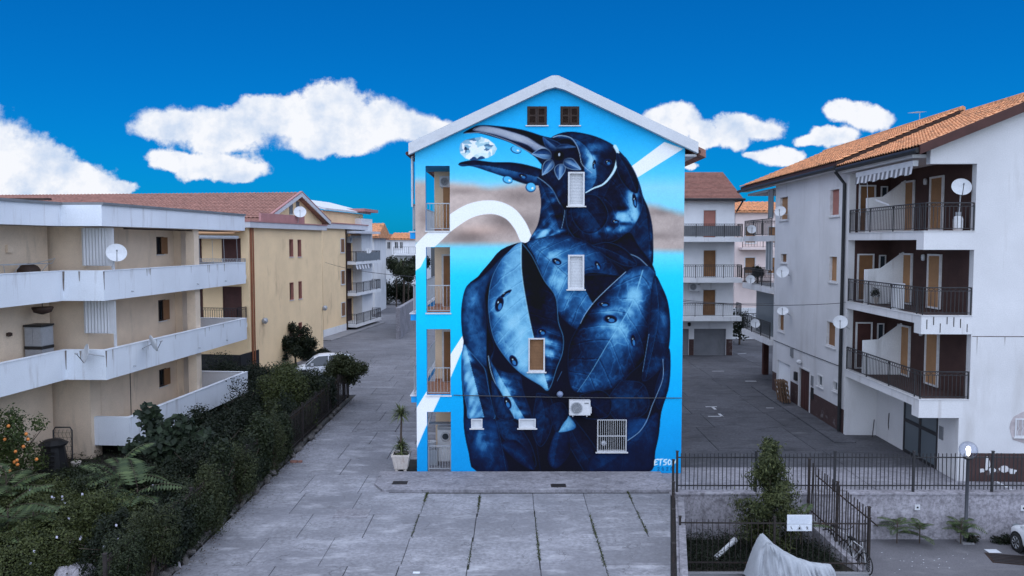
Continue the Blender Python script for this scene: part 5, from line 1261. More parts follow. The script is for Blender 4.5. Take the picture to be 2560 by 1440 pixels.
for k, z in enumerate(levels):
    o_ = out0 if k == 0 else out
    p = obj('parapet', path_wall(MB(), o_, .14, z, z + PH), M_parapet, lb)
    obj('coping', path_wall(MB(), [(x + (.02 if x > -5 else 0), y) for x, y in o_], .19, z + PH + .001, z + PH + .035), M_parapet, p)
    if k: poly = [(-.13, .15), (-.13, 12.96), (-7, 12.96), (-7, 8.82), (-1.48, 8.82), (-1.48, .15)]
    else: poly = [(-.13, 1.65), (-.13, 12.96), (-7, 12.96), (-7, 8.82), (-1.48, 8.82), (-1.48, 1.65)]
    obj('balcony_slab', MB().slab(poly, z + .02, z + .24), M_beige, lb)
    if k: obj('balcony_slab', MB().slab([(-1.74, -14), (-1.74, .15), (-1.5, .15), (-1.5, 1.28), (-2.88, 1.28), (-2.88, -14)], z + .02, z + .24), M_beige, lb)
    # rust and soot streaks running down from the coping
    if k:
        for (x0, y0_, ux_, n_) in ((-1.6, -.05, (1, .03), 2), (0, .02, (0, 1), 9)):
            for q in range(n_):
                dd = (.03 if q == 0 else rnd.uniform(.3, 1.5) if n_ == 2 else 12.8 * rnd.random()); w_ = rnd.uniform(.02, .045) * (1.5 if q == 0 else 1); hh = PH * (rnd.uniform(.55, .95) if q == 0 else rnd.uniform(.12, .4))
                u_ = Vector((ux_[0], ux_[1], 0)).normalized(); nn_ = Vector((u_.y, -u_.x, 0)); c_ = Vector((x0, y0_, z + PH)) + u_ * dd + nn_ * .003
                obj('soot_streak', MB().prism([c_ - u_ * w_, c_ + u_ * w_, c_ + u_ * w_ * .25 - Vector((0, 0, hh)), c_ - u_ * w_ * .3 - Vector((0, 0, hh * .9))], -nn_ * .0025), M_streak_dark if q == 0 else M_streak, p)
    # drain spouts
    for y in (1.9, 7.5, 10.5):
        if k == 0 and y < 3: continue
        obj('drain_spout', MB().tube([(-.05, y, z + .27), (.10, y, z + .25)], .022, 6), M_galv, p)
f = obj('roof_fascia', path_wall(MB(), out, .3, FZ0, FZ1), M_parapet, lb)
obj('coping', path_wall(MB(), [(x + (.07 if x > -5 else 0), y + (.0)) for x, y in out], .42, FZ1 + .001, FZ1 + .10), M_greymetal, f)
obj('roof_slab', MB().slab([(-.31, .3), (-.31, 12.78), (-9.3, 12.78), (-9.3, -14), (-1.92, -14), (-1.92, .3)], FZ0 + .02, FZ0 + .30), M_white, lb)
# low upper roof set back
up_ = MB().slab([(-3.2, 1.5), (-3.2, 7.5), (-9, 7.5), (-9, -14), (-5.0, -14), (-5.0, 1.5)], FZ1 - .3, FZ1 + .22)
obj('upper_roof', up_, M_trim, lb)
obj('roof_flashing', MB().box(-4.6, 1.2, FZ1 + .26, -3.0, 1.5, FZ1 + .34), M_darkwood, lb)
# columns at the open far end
for k, (za, zb) in enumerate(((levels[0] + .24, levels[1]), (levels[1] + .24, levels[2]), (levels[2] + .24, FZ0))):
    for (x, y) in ((-.62, 7.7), (-1.95, 8.25)): obj('column', MB().box(x, y, za, x + .42, y + .48, zb), M_beige, lb)
    obj('column', MB().box(-1.495, 8.25, za, -1.14, 8.78, zb), M_beige, lb)
obj('column', MB().box(-.62, 7.7, -.05, -.2, 8.18, levels[0]), M_beige, lb)
# white corrugated wind screens
for k in (1, 2):
    z0 = levels[k] + PH + .18 if k == 2 else levels[k] + PH + .55; z1 = (FZ0 if k == 2 else levels[2]) - .05
    sc = obj('wind_screen', MB().box(-1.48, 1.02, z0, .0 - .16, 1.05, z1), M_shut_white, lb)
    n = 8; w_ = 1.06 / n
    me = MB().prism([(0, 0, 0), (w_ * .55, -.055, 0), (w_ * .96, -.01, 0), (w_ * .96, .0, 0)], (0, 0, 1)).mesh('slat'); me.materials.append(M_whitemetal)
    for i in range(n): inst('slat', me, sc, (-1.46 + w_ * i, 1.02, z0 + .02), scale=(1, 1, z1 - z0 - .04))
    obj('panel', MB().box(-.40, .98, z0, -.16, 1.015, z1), M_whitemetal, sc)
    obj('post', MB().box(-.24, .98, levels[k] + .24, -.16, 1.06, z0 - .005), M_whitemetal, sc)
# shutter on the ground storey behind the fig
obj('roller_shutter', slats(MB(), 2.0, 3.6, 1.35, 3.2, lambda a, b, d: Vector((-1.49 + d, a, b)), .07, .012), M_beige, lb, fix=False)
obj('cellar_opening', MB().box(-1.50, 2.0, -.05, -1.49, 4.2, .5), M_dark, lb)
# small wall fittings
obj('wall_lamp', MB().cbox((-2.84, -1.2, levels[2] + 2.0), (.1, .3, .28)), M_beige, lb)
obj('wall_lamp', MB().lathe([(.03, -.08), (.09, -.05), (.09, .05), (.03, .08)], 10, Matrix.Translation((-1.42, 2.1, levels[2] + 2.45))), M_galv, lb)
obj('wall_lamp', MB().lathe([(.03, -.08), (.10, -.05), (.10, .05), (.03, .08)], 10, Matrix.Translation((-2.82, -1.4, levels[1] + 1.9))), M_darkwood, lb)
obj('cable_duct', MB().box(-1.495, 4.15, levels[0] + .5, -1.475, 4.18, levels[1] - .2).box(-1.495, 2.05, levels[2] + 1.3, -1.475, 2.07, levels[2] + 2.4), M_cable, lb)
obj('awning_rail', MB().tube([(-.3, 2, FZ0 - .07), (-.3, 12.8, FZ0 - .07)], .03, 6), M_darkwood, lb)
# rolled awning at the open end of the top floor
obj('rolled_awning', MB().tube([(-.35, 8.4, FZ0 - .36), (-.35, 12.9, FZ0 - .36)], .09, 8), M_whitemetal, lb)
for y in (8.5, 9.9, 11.2, 12.8): obj('awning_strap', MB().tube([(-.35, y, FZ0 - .4), (-.32, y, levels[2] + 1.1)], .012, 4), M_galv, lb)
# things on its balconies
dish('large white satellite dish on the upper corner of the white parapet', FL.w(.10, .75, zl(262, 634)), -60, .76, base=(-.12, -.15, -.55))
dish('white satellite dish bolted to the second parapet near the bend', FL.w(-.45, -.42, FL.hit(212, 884, 1, -.42).z), -140, .74, base=(.45, .35, -.15), tilt=12)
dish('pale satellite dish seen edge on against the second parapet', FL.w(.42, 2.6, zl(350, 867, .42)), 40, .74, base=(-.42, 0, -.2), tilt=20)
p = FL.w(-2.45, -.3, levels[1] + .24)
t = thing('storage_cabinet', 'tall grey plastic storage cabinet on the second balcony against the beige wall', 'cabinet', p, LZ)
gp = pm('grey_plastic', (.27, .275, .29), .08, 3, .6, .1, 40)
obj('body', MB().box(-.34, -.34, 0, .34, .34, 1.85), gp, t); obj('lid', MB().box(-.37, -.37, 1.85, .37, .37, 1.93), M_black, t); obj('band', MB().box(-.355, -.355, 1.0, .355, .355, 1.12), M_black, t)
obj('door', MB().box(-.31, -.36, 1.15, -.01, -.341, 1.82), gp, t); obj('door', MB().box(.01, -.36, 1.15, .31, -.341, 1.82), gp, t)
obj('door', MB().box(.341, -.31, 1.15, .36, .31, 1.82), gp, t)
p = FL.w(-2.3, -1.2, levels[2] + .9)
t = thing('covered_barbecue', 'dark covered barbecue behind the top parapet beside the drying rack', 'barbecue', FL.w(-2.3, -.95, levels[2] + .24), LZ)
obj('cover', MB().lathe([(.36, .5), (.4, .7), (.39, .98), (.3, 1.12), (.12, 1.2), (0, 1.22)], 14), M_darkwood, t, smooth=True)
for q in (0, 2.1, 4.2): obj('leg', MB().tube([(.2 * math.cos(q), .2 * math.sin(q), .55), (.3 * math.cos(q), .3 * math.sin(q), 0)], .02, 5), M_iron, t)
t = thing('drying_rack', 'thin wire drying rack standing on the top balcony behind the parapet', 'drying rack', FL.w(-2.25, -1.4, levels[2] + .24), LZ)
obj('frame', MB().tube([(-.35, -1.3, 1.2), (-.35, 1.2, 1.2), (.35, 1.2, 1.2), (.35, -1.3, 1.2)], .014, 5, closed=True).tube([(-.3, 1.2, 1.2), (.1, 1.75, 1.38), (.35, 1.2, 1.2)], .012, 5), M_galv, t)
wr = MB()
for i in range(6): wr.tube([(-.28 + .11 * i, -1.3, 1.2), (-.28 + .11 * i, 1.2, 1.2)], .006, 4)
o = obj('wires', wr, M_galv, t)
for y in (-.8, .7): obj('leg', MB().tube([(-.33, y - .3, 0), (.33, y + .3, 1.19)], .013, 5).tube([(.33, y - .3, 0), (-.33, y + .3, 1.19)], .013, 5), M_galv, t)
t = thing('flower_basket', 'dark hanging basket under the top balcony of the white parapet block', 'basket', FL.w(-2.1, -.55, levels[2] - .32), LZ)
obj('bowl', MB().lathe([(.04, -.16), (.3, -.08), (.38, .1), (.36, .12)], 14), M_darkwood, t, smooth=True); obj('hook', MB().tube([(0, 0, .1), (0, 0, .33)], .012, 5), M_iron, t)

# ------------------------------------------------------------------ the yellow house with the gable
YZ = -math.radians(8)
FY = Frame(-16.7, 50.7, 0, YZ)
yh = thing('yellow_house', 'yellow gabled house with red tile roof beyond the white parapets', 'house', FY.o, YZ)
YL = FY.hit(806, 700, 0, 0).y
FZ = 9.66
def YR(a, b, c, d): return FY.rect(a, b, c, d, 0, 0.0)
yw = [YR(723, 598, 733, 642), YR(744, 599, 753, 642), YR(724, 706, 734, 750), YR(746, 703, 754, 747), YR(724, 808, 736, 840), YR(746, 806, 755, 840)]
yw = [(a, max(b, a + .62), c, d) for a, b, c, d in yw]
mb = MB(); wall(mb, (0, 0, 0), (0, 1, 0), (1, 0, 0), 0, YL, -.05, FZ, .35, yw); wall(mb, (0, 0, 0), (1, 0, 0), (0, -1, 0), -30, -.36, -.05, FZ, .3); mb.box(-30, YL - .3, -.05, -.36, YL, FZ)
obj('wall', mb, M_yellow, yh)
for r in yw: window(yh, (0, 0, 0), (0, 1, 0), (1, 0, 0), r, M_shut_pink, None, recess=.20, fw=.035, proud=.01, glass=M_darkwood)
M_pinkband = pm('pinkish_band', S(165, 120, 118), .1, 2, .9, .15, 30)
M_ywhite = pm('band_white', (.52, .52, .55), .06, 1, .85, .1, 40)
cb = path_wall(MB(), [(-30, -.35), (.32, -.35), (.32, YL + .25)], .4, FZ, FZ + .36, left=True); o = obj('cornice', cb, M_ywhite, yh)
obj('coping', path_wall(MB(), [(-30, -.40), (.37, -.40), (.37, YL + .30)], .44, FZ + .361, FZ + .44, left=True), M_pinkband, o)
obj('terrace_floor', MB().slab([(-30, 0.06), (-.1, .06), (-.1, YL), (-30, YL)], FZ + .05, FZ + .2), M_white, yh)
gA, gB, gC = FY.hit(655, 545, 0, -1.2), FY.hit(737, 486, 0, -1.2), FY.hit(808, 556, 0, -1.2)
gz0 = FZ + .2; ya, yb, yc = gA.y, gB.y, gC.y; za, zb_ = gA.z, gB.z
gw = MB().prism([(-1.2, ya + .3, gz0), (-1.2, yc - .3, gz0), (-1.2, yc - .3, za + .05), (-1.2, yb, zb_ - .15), (-1.2, ya + .3, za + .05)], (-.3, 0, 0)); obj('gable_wall', gw, M_yellow, yh)
rf = MB()
rf.prism([(-.7, yb, zb_ + .12), (-.7, ya - .15, za + .0), (-.7, ya - .15, za - .22), (-.7, yb, zb_ - .12)], (-30, 0, 0)); rf.prism([(-.7, yb, zb_ + .12), (-.7, yc + .2, za + .0), (-.7, yc + .2, za - .22), (-.7, yb, zb_ - .12)], (-30, 0, 0))
obj('roof', rf, M_tile, yh)
tile_roof('roof_tiles', (-31, ya - .2, za + .01), (30.3, 0, 0), (0, yb - ya + .2, zb_ - za + .12), .30, .36, .05, M_tile, yh)
vb = MB(); vb.prism([(-.62, yb, zb_ + .14), (-.62, ya - .2, za + .02), (-.62, ya - .2, za - .26), (-.62, yb, zb_ - .18)], (-.07, 0, 0)); vb.prism([(-.615, yb, zb_ + .14), (-.615, yc + .25, za + .02), (-.615, yc + .25, za - .26), (-.615, yb, zb_ - .18)], (-.07, 0, 0))
obj('verge_board', vb, M_ywhite, yh)
obj('verge_cap', MB().prism([(-.60, yb, zb_ + .24), (-.60, ya - .25, za + .10), (-.60, ya - .25, za + .03), (-.60, yb, zb_ + .15)], (-.2, 0, 0)).prism([(-.60, yb, zb_ + .24), (-.60, yc + .3, za + .10), (-.60, yc + .3, za + .03), (-.60, yb, zb_ + .15)], (-.2, 0, 0)), M_pinkband, yh)
tb = FY.rect(656, 545, 760, 558, 0, -.25)
obj('terrace_parapet', MB().box(-.35, tb[0] - .3, FZ + .44, -.2, tb[1], FZ + 1.02), M_pinkband, yh)
for (px0, py0, px1, py1) in ((723, 503, 730, 535), (740, 504, 747, 535)):
    r = FY.rect(px0, py0, px1, py1, 0, -1.19); window(yh, (-1.19, 0, 0), (0, 1, 0), (1, 0, 0), (r[0], r[0] + .6, r[2], r[3]), M_greymetal, None, recess=-.01, fw=.05, proud=.03, glassback=False, glass=M_greymetal)
dish('big pale satellite dish in front of the yellow gable', FY.w(.05, FY.hit(750, 531, 0, .05).y, FY.hit(750, 531, 0, .05).z), -75, .9, base=(-.2, .1, -.75))
obj('downpipe', MB().tube([(.08, .25, FZ - .02), (.08, .25, 0)], .06, 6), M_copper, yh)
obj('downpipe', MB().tube([(.08, .55, FZ - .02), (.08, .55, 0)], .045, 6), M_copper, yh)
for (px, py, v) in ((662, 802, 0), (812, 770, -.5)):
    p = FY.hit(px, py, 0, .15); obj('wall_lamp', MB().lathe([(.06, -.22), (.2, -.08), (.2, .08), (.08, .2)], 10, Matrix.Translation((.15, p.y, p.z)) @ Matrix.Rotation(.8, 4, 'Y')), M_galv, yh)
# balconies with brown doors on its near side
for z, sp_ in ((3.62, 0), (6.68, 1)):
    obj('balcony_slab', MB().box(-7.5, -1.25, z - .28, -.15, -.003, z), M_white, yh)
    railing(yh, [(-7.4, -1.2, z), (-.2, -1.2, z), (-.2, -.05, z)], 1.02, M_iron if not sp_ else M_galv, .15, .011, .022, curl=True, single=False)
    for x in (-1.75, -4.4, -6.4): window(yh, (0, 0, 0), (1, 0, 0), (0, -1, 0), (x, x + 1.25, z + .03, z + 2.3), M_browndoor, M_browndoor, recess=-.02, fw=.07, proud=.05, sill=False, name='door', glassback=False)
obj('balcony_slab', MB().box(-7.5, -1.25, .3, -.15, -.003, .55), M_white, yh)
obj('sun_blind', MB().prism([(-7.4, -.02, FZ - .1), (-7.4, -1.7, FZ - .42), (-7.4, -1.7, FZ - .37), (-7.4, -.02, FZ - .03)], (7.3, 0, 0)), M_shut_tan, yh)
obj('mesh_screen', MB().box(-7.4, -1.40, .55, .0, -1.36, 1.75).box(-.0, -1.36, .0, .03, 1.2, 1.75), M_black, yh)

# ------------------------------------------------------------------ the second yellow block along the street
FB = Frame(-17.15, 72.5, 0, YZ)
y2 = thing('yellow_block', 'second yellow block with stacked street balconies behind the gabled house', 'building', FB.o, YZ)
mb = MB(); mb.box(-14, 0, -.05, 0, 6.2, 10.0); mb.box(-14, 6.2, -.05, -1.0, 14, 10.0); obj('wall', mb, M_yellow, y2)
mb = MB().box(-.98, 10.9, -.05, .0, 14.5, 11.2); obj('white_wing', mb, M_white, y2)
obj('plinth', MB().box(.001, 0, -.05, .03, 6.2, .75), M_white, y2); obj('plinth', MB().box(-14, -.03, -.05, .03, -.001, .75), M_white, y2)
obj('cornice', MB().box(-14, -.35, 10.0, .35, 12.0, 10.45), M_ywhite, y2); obj('coping', MB().box(-14, -.4, 10.451, .4, 12.05, 10.55), M_pinkband, y2)
obj('attic_wall', MB().box(-10, 2.0, 10.55, -.7, 13.5, 11.7), M_yellow, y2); obj('attic_roof', MB().prism([(-.3, 1.6, 11.72), (-.3, 15, 11.72), (-5, 15, 12.9), (-5, 1.6, 12.9)], (0, 0, .18)), M_trim, y2)
obj('roof_cap', MB().box(-1.5, 10.5, 11.9, .5, 15, 12.2), M_pinkband, y2)
for k, z in enumerate((.62, 3.72, 6.8)):
    obj('balcony_slab', MB().box(-1.0, 6.21, z - .28, 1.0, 14.2, z), M_white, y2)
    railing(y2, [(.05, 6.3, z), (.95, 6.3, z), (.95, 14.1, z), (.05, 14.1, z)], 1.02, M_iron, .2, .012, .025, curl=True, single=False)
    for y in (7.0, 9.2): window(y2, (-1.0, 0, 0), (0, 1, 0), (1, 0, 0), (y, y + 1.15, z + .03, z + 2.3), M_browndoor, M_browndoor, recess=-.02, fw=.07, proud=.05, sill=False, name='door', glassback=False)
    window(y2, (0, 0, 0), (0, 1, 0), (1, 0, 0), (4.6, 5.7, z + .9, z + 2.3), M_marble, M_shut_brown, recess=-.02, fw=.07, proud=.05, glassback=False)
obj('railing_cover', MB().box(.97, 6.5, 6.85, .99, 14, 7.7), M_greymetal, y2)
obj('cornice', MB().box(-1.0, 6.21, 9.6, 1.0, 14.2, 9.85), M_ywhite, y2)
obj('downpipe', MB().tube([(.07, 6.05, 10.0), (.07, 6.05, 0)], .07, 6), M_darkwood, y2)
t = thing('striped_awning', 'striped awning over the middle balcony of the second yellow block', 'awning', FB.w(.9, 8.5, 6.4), YZ)
for i in range(10): obj('stripe', MB().quad((.03, -2.2 + .44 * i, .1), (.03, -2.2 + .44 * (i + 1), .1), (.16, -2.2 + .44 * (i + 1), -.35), (.16, -2.2 + .44 * i, -.35)), fab1 if i % 2 else fab2, t, fix=False)
t = thing('green_awning', 'rolled patterned awning over the top balcony of the second yellow block', 'awning', FB.w(.3, 7.3, 9.45), YZ)
obj('roll', MB().tube([(0, -1.0, 0), (0, 2.2, 0)], .12, 8), M_shut_tan, t)
for i in range(8): obj('flap', MB().box(.1, -1.0 + .4 * i, -.3, .12, -.8 + .4 * i, -.04), M_greymetal, t)
dish('white satellite dish behind the top street balcony of the second yellow block', FB.w(1.1, 9.8, 7.85), -80, .65, base=(-.1, .1, -.3))
ac_unit('white air conditioner above the top street balcony of the second yellow block', FB.w(-.55, 8.4, 8.7), YZ + math.pi / 2, 1.0)
obj('kerb', MB().box(.05, -2, -.05, 1.5, 14, .10), M_kerb, y2)

# ------------------------------------------------------------------ white houses closing the street
def px_rects(fr, lst): return [fr.rect(*q, 1, 0.0) for q in lst]
x0, x1 = at(902, 650, 122).x, at(990, 650, 122).x
fa = Frame(x0, 122, 0, 0); ws = px_rects(fa, [(943, 604, 965, 623), (967, 604, 977, 623), (942, 646, 960, 666), (962, 646, 977, 666)])
plain_house('white_house', 'white house with wide upper windows closing the end of the street', x0, x1, 122, 9, at(950, 597, 122).z, M_white, ws, M_tile, .7, .3)
x0, x1 = at(980, 650, 118).x, at(1062, 650, 118).x
fa = Frame(x0, 118, 0, 0); ws = px_rects(fa, [(986, 604, 996, 622), (999, 604, 1008, 622), (988, 645, 996, 662), (999, 645, 1008, 662)])
h2 = plain_house('white_house', 'white house with an orange roof and small dark balcony near the palm', x0, x1, 118, 9, at(1000, 597, 118).z, M_white, ws, M_tile_or, .9, .35, floors=(at(1000, 634, 118).z,))
x0, x1 = at(880, 600, 97).x, at(935, 600, 97).x
plain_house('roof_house', 'house with an orange roof peeping over the second yellow block', x0, x1, 97, 9, at(915, 592, 97).z, M_white, px_rects(Frame(x0, 97, 0, 0), [(921, 650, 930, 672)]), M_tile_or, 1.7, .6, floors=(6.0,))
dish('white satellite dish on the far white house', at(952, 626, 120), -85, .9, base=(0, .5, -.8))
tag(obj('boundary_wall', MB().box(0, -14, -.05, .4, 14, 2.8), M_pave, None, loc=(at(1018, 740, 80).x, 86, 0)), 'grey boundary wall at the right side of the street', 'wall')
tag(obj('boundary_wall', MB().box(-17, 0, -.05, 2, .4, 1.6), M_pave, None, loc=(0, 116.5, 0)), 'low grey wall across the far end of the street', 'wall')
# ------------------------------------------------------------------ things on and by the painted wall
p = FM.hit(1448, 1034, 1, -.02)
ac_unit('white air conditioner mounted on the lower part of the painted wall', (PX0 + p.x, YM - .03, p.z), 0, .98)
za_ = FM.hit(1280, 991, 1, -.05).z
cable('wall_cable', 'dark cable strung low across the painted wall', (PX0 + LOG[0][1] + .1, YM - .06, za_ + .05), (PX1 - .02, YM - .06, za_ - .06), .03, .016)
p = FM.hit(1400, 986, 1, -.15)
t = thing('globe_lamp', 'small round lamp hanging on the cable below the big leaf tip', 'lamp', (PX0 + p.x, YM - .14, p.z))
obj('globe', MB().lathe([(.01, -.12), (.07, -.1), (.12, -.03), (.125, .02), (.09, .09), (.03, .12)], 14), pm('blue_grey_globe', (.16, .2, .30), .08, 4, .3, 0, 30, spec=.5), t, smooth=True)
obj('mount', MB().tube([(0, .0, .1), (0, .09, .14)], .02, 5), M_iron, t)
# laundry loggia
z0 = .03
p0 = FM.hit(1111, 1085, 1, 1.5)
t = thing('washing_machine', 'white front loading washing machine in the ground floor loggia', 'washing machine', (PX0 + p0.x + .02, YM + 1.5, z0 + .55))
obj('case', MB().box(-.3, 0, 0, .3, .55, .85), M_white, t)
mt = Matrix.Translation((0.02, -.001, .45)) @ Matrix.Rotation(math.pi / 2, 4, 'X')
obj('door_ring', MB().lathe([(.13, 0.001), (.19, 0.001), (.19, .035), (.13, .02)], 24, mt, cap=False), M_whitemetal, t, smooth=True); obj('door_glass', MB().lathe([(0, .005), (.13, .005), (.12, .03), (0, .03)], 20, mt, cap=False), M_glass, t)
obj('control_panel', MB().box(-.28, -.012, .72, .28, 0, .82), M_galv, t)
obj('stand', MB().box(-.32, .0, -.55, .32, .55, -.01), M_white, t)
t = thing('laundry_basket', 'white plastic laundry basket beside the washing machine', 'basket', (PX0 + p0.x - .48, YM + 1.1, z0 + .62))
obj('body', MB().lathe([(.16, 0), (.2, .28), (.215, .3), (.19, .29), (.15, .02)], 16), M_whitemetal, t, smooth=True)
sl_ = MB()
for q in range(12): a_ = 2 * math.pi * q / 12; sl_.box(.185 * math.cos(a_) - .008, .185 * math.sin(a_) - .008, .05, .185 * math.cos(a_) + .008, .185 * math.sin(a_) + .008, .25)
obj('ribs', sl_, M_galv, t)
obj('stand', MB().box(-.25, -.2, -.62, .25, .2, -.01), M_galv, t)
t = thing('clothes_rack', 'galvanised rack crossing the ground floor loggia above the washing machine', 'rack', (PX0 + p0.x - .35, YM + .9, z0 + 1.55))
obj('shelf', MB().box(-.32, .3, 0, .85, .7, .03), M_galv, t); obj('rail', MB().tube([(-.35, -.4, -.35), (-.1, 1.4, .62)], .03, 6), M_whitemetal, t)
for x in (-.3, .8): obj('leg', MB().box(x - .02, .45, -1.5, x + .02, .5, 0), M_galv, t)
ac_unit('white air conditioner high in the top loggia of the painted block', (PX0 + LOG[0][1] - .25, YM + 2.0, ZF[2] + 1.75), 0, .75)
# planter with a yucca
def leafblade(mb, base, d, L, w, droop):
    d = Vector(d).normalized(); s = d.cross(Vector((0, 0, 1))); s = s.normalized() if s.length > .01 else Vector((1, 0, 0)); base = Vector(base)
    a = base + d * L * .5 + Vector((0, 0, -droop * L * .12)); e = base + d * L - Vector((0, 0, droop * L * .55))
    mb.quad(base - s * w * .5, base + s * w * .5, a + s * w, a - s * w); mb.add([a - s * w, a + s * w, e], [(0, 1, 2)])
M_yucca = pm('yucca_leaf', (.085, .10, .038), .35, 5, .6, .05, 30, rand=.1)
p = onz(1001, 1182, 0)
t = thing('planter', 'square fluted pale planter left of the painted wall', 'planter', (p.x, p.y + .3, .0))
mb = MB(); n = 9
def ring(h, z, fl_):
    pts = []
    for s in range(4):
        for k in range(n):
            u = -1 + 2 * k / n; o_ = h + (.018 if k % 2 else -.0) * fl_
            q = [(u * h, -o_), (o_, u * h), (-u * h, o_), (-o_, -u * h)][s]; pts.append((q[0], q[1], z))
    return pts
lv = [(.21, .09, 0), (.235, .12, 1), (.325, .60, 1), (.345, .605, 0), (.345, .68, 0), (.29, .68, 0), (.28, .58, 0)]
vs = []; fs = []
for h, z, f_ in lv: vs += ring(h, z, f_)
m = 4 * n
for i in range(len(lv) - 1):
    for j in range(m): fs.append((i*m+j, i*m+(j+1) % m, (i+1)*m+(j+1) % m, (i+1)*m+j))
mb.add(vs, fs); mb.add(ring(.21, .09, 0), [tuple(range(m))])
obj('pot', mb, M_terracotta, t); obj('earth', MB().box(-.28, -.28, .55, .28, .28, .6), M_soil, t)
for x, y in ((-.16, -.16), (.16, -.16), (.16, .16), (-.16, .16)): obj('foot', MB().box(x - .05, y - .05, 0, x + .05, y + .05, .1), M_terracotta, t)
t2 = thing('yucca', 'spiky yucca with one tall head and one low tuft growing in the pale planter', 'plant', (p.x, p.y + .3, .6))
obj('trunk', MB().tube([(0, 0, 0), (-.02, .02, .5), (.0, .03, 1.05), (.02, .02, 1.55)], .045, 7, .035), M_bark, t2)
for (z, nn, L) in ((1.6, 110, .54), (.35, 110, .46), (.14, 70, .40)):
    mb = MB()
    for i in range(nn):
        q = rnd.uniform(0, 6.283); el = rnd.uniform(-.35, 1.35); leafblade(mb, (.0, .02, z + rnd.uniform(-.1, .1)), (math.cos(q) * math.cos(el), math.sin(q) * math.cos(el), math.sin(el)), L * rnd.uniform(.7, 1.1), .026, rnd.uniform(.2, 1.0))
    obj('leaf_head', mb, M_yucca, t2, fix=False)

# ------------------------------------------------------------------ sunken car park: walls and fences
M_rough = pm('rough_render', (.34, .32, .345), .16, .9, .95, .9, 14, [((.12, .11, .12), 1.3, (3.6, 3.6, 3.6)), ((.13, .12, .13), 1.2, (9, 9, 9)), ((.46, .44, .47), .5, (1.4, 1.4, 1.4)), ((.15, .14, .14), .5, (1.6, 1.6, .25))], fine=.25)
X0, X1 = LE0[0], 46.0
rw = obj('retaining_wall', MB().box(0, 0, LOW - .05, X1 - X0, .28, .12), M_rough, None, loc=(X0, 26.95, 0)); tag(rw, 'rough plastered retaining wall below the long iron fence', 'wall')
obj('coping', MB().box(-.02, -.05, .121, X1 - X0, .32, .17), M_rough, rw)
for (px, py) in ((2293, 1268), (2558, 1270)):
    q = at(px, py, 26.94); ob = obj('wall_plate', MB().box(-.09, -.035, -.09, .09, 0, .09), M_whitemetal, rw, loc=(q.x - X0, -.001, q.z)); obj('badge', MB().lathe([(0, 0), (.035, 0), (.035, .01), (0, .01)], 8, Matrix.Translation((0, -.036, 0)) @ Matrix.Rotation(math.pi / 2, 4, 'X'), cap=False), M_black, ob)
def fence(name, label, pts, h, sp, postsp, rails, mat, base=0.0, over=.12, bar=.011, pickname='picket', post=.035, ptop=.06):
    """iron picket fence: posts, rails and every picket a part"""
    o0 = Vector(pts[0]); t = thing(name, label, 'fence', o0)
    me = MB().box(-bar, -bar, 0, bar, bar, 1).mesh('picket'); me.materials.append(mat)
    for a, b in zip(pts[:-1], pts[1:]):
        a = Vector(a) - o0; b = Vector(b) - o0; d = b - a; L = d.length; n = int(round(L / sp)); ang = math.atan2(d.y, d.x); sl = math.asin(d.z / L)
        m = Matrix.Translation(a) @ Matrix.Rotation(ang, 4, 'Z') @ Matrix.Rotation(-sl, 4, 'Y')
        for z in rails:
            obj('rail', MB().box(0, -.012, z - .02, L, .012, z + .02, m), mat, t)
        for i in range(n + 1):
            q = a + d * (i / n); k = max(1, int(round(postsp / sp)))
            if i % k == 0 or i == n:
                mbp = MB().box(-post, -post, 0, post, post, h + ptop).box(-post - .012, -post - .012, h + ptop, post + .012, post + .012, h + ptop + .025); obj('post', mbp, mat, t, loc=q)
            else:
                inst('picket', me, t, (q.x + rnd.uniform(-.006, .006), q.y, q.z + base), (rnd.gauss(0, .008), rnd.gauss(0, .008), ang), (1, 1, h - base + rnd.uniform(-.01, .01)))
    return t
fence('iron_fence', 'long dark iron picket fence standing on the retaining wall', [(X0 + .05, 27.08, .17), (19.5, 27.08, .17)], 1.34, .143, 2.75, (.22, 1.2), M_iron, base=.08)
# side wall of the car park running towards the camera
dv = Vector((LE1[0] - LE0[0], LE1[1] - LE0[1], 0)); Ld = dv.length
mm = Matrix.Translation((LE0[0], LE0[1] - .06, 0)) @ Matrix.Rotation(math.atan2(dv.y, dv.x), 4, 'Z')
sw = obj('retaining_wall', MB().box(.1, -.02, LOW - .05, Ld + 6, .24, .02, mm), M_rough, None); tag(sw, 'low pale wall edging the courtyard above the car park', 'wall')
obj('coping', MB().box(.1, .06, .021, Ld + 6, .26, .08, mm), M_pave, sw)
e_ = Vector(LE0 + (0,)) + dv * .02; e2 = Vector(LE0 + (0,)) + dv * .85
fence('iron_fence', 'rusty iron fence seen end on along the courtyard edge', [(e_.x - .12, e_.y - .1, .08), (e2.x - .12, e2.y, .08)], 1.25, .16, 2.6, (.2, 1.1), M_rustiron, base=.06)
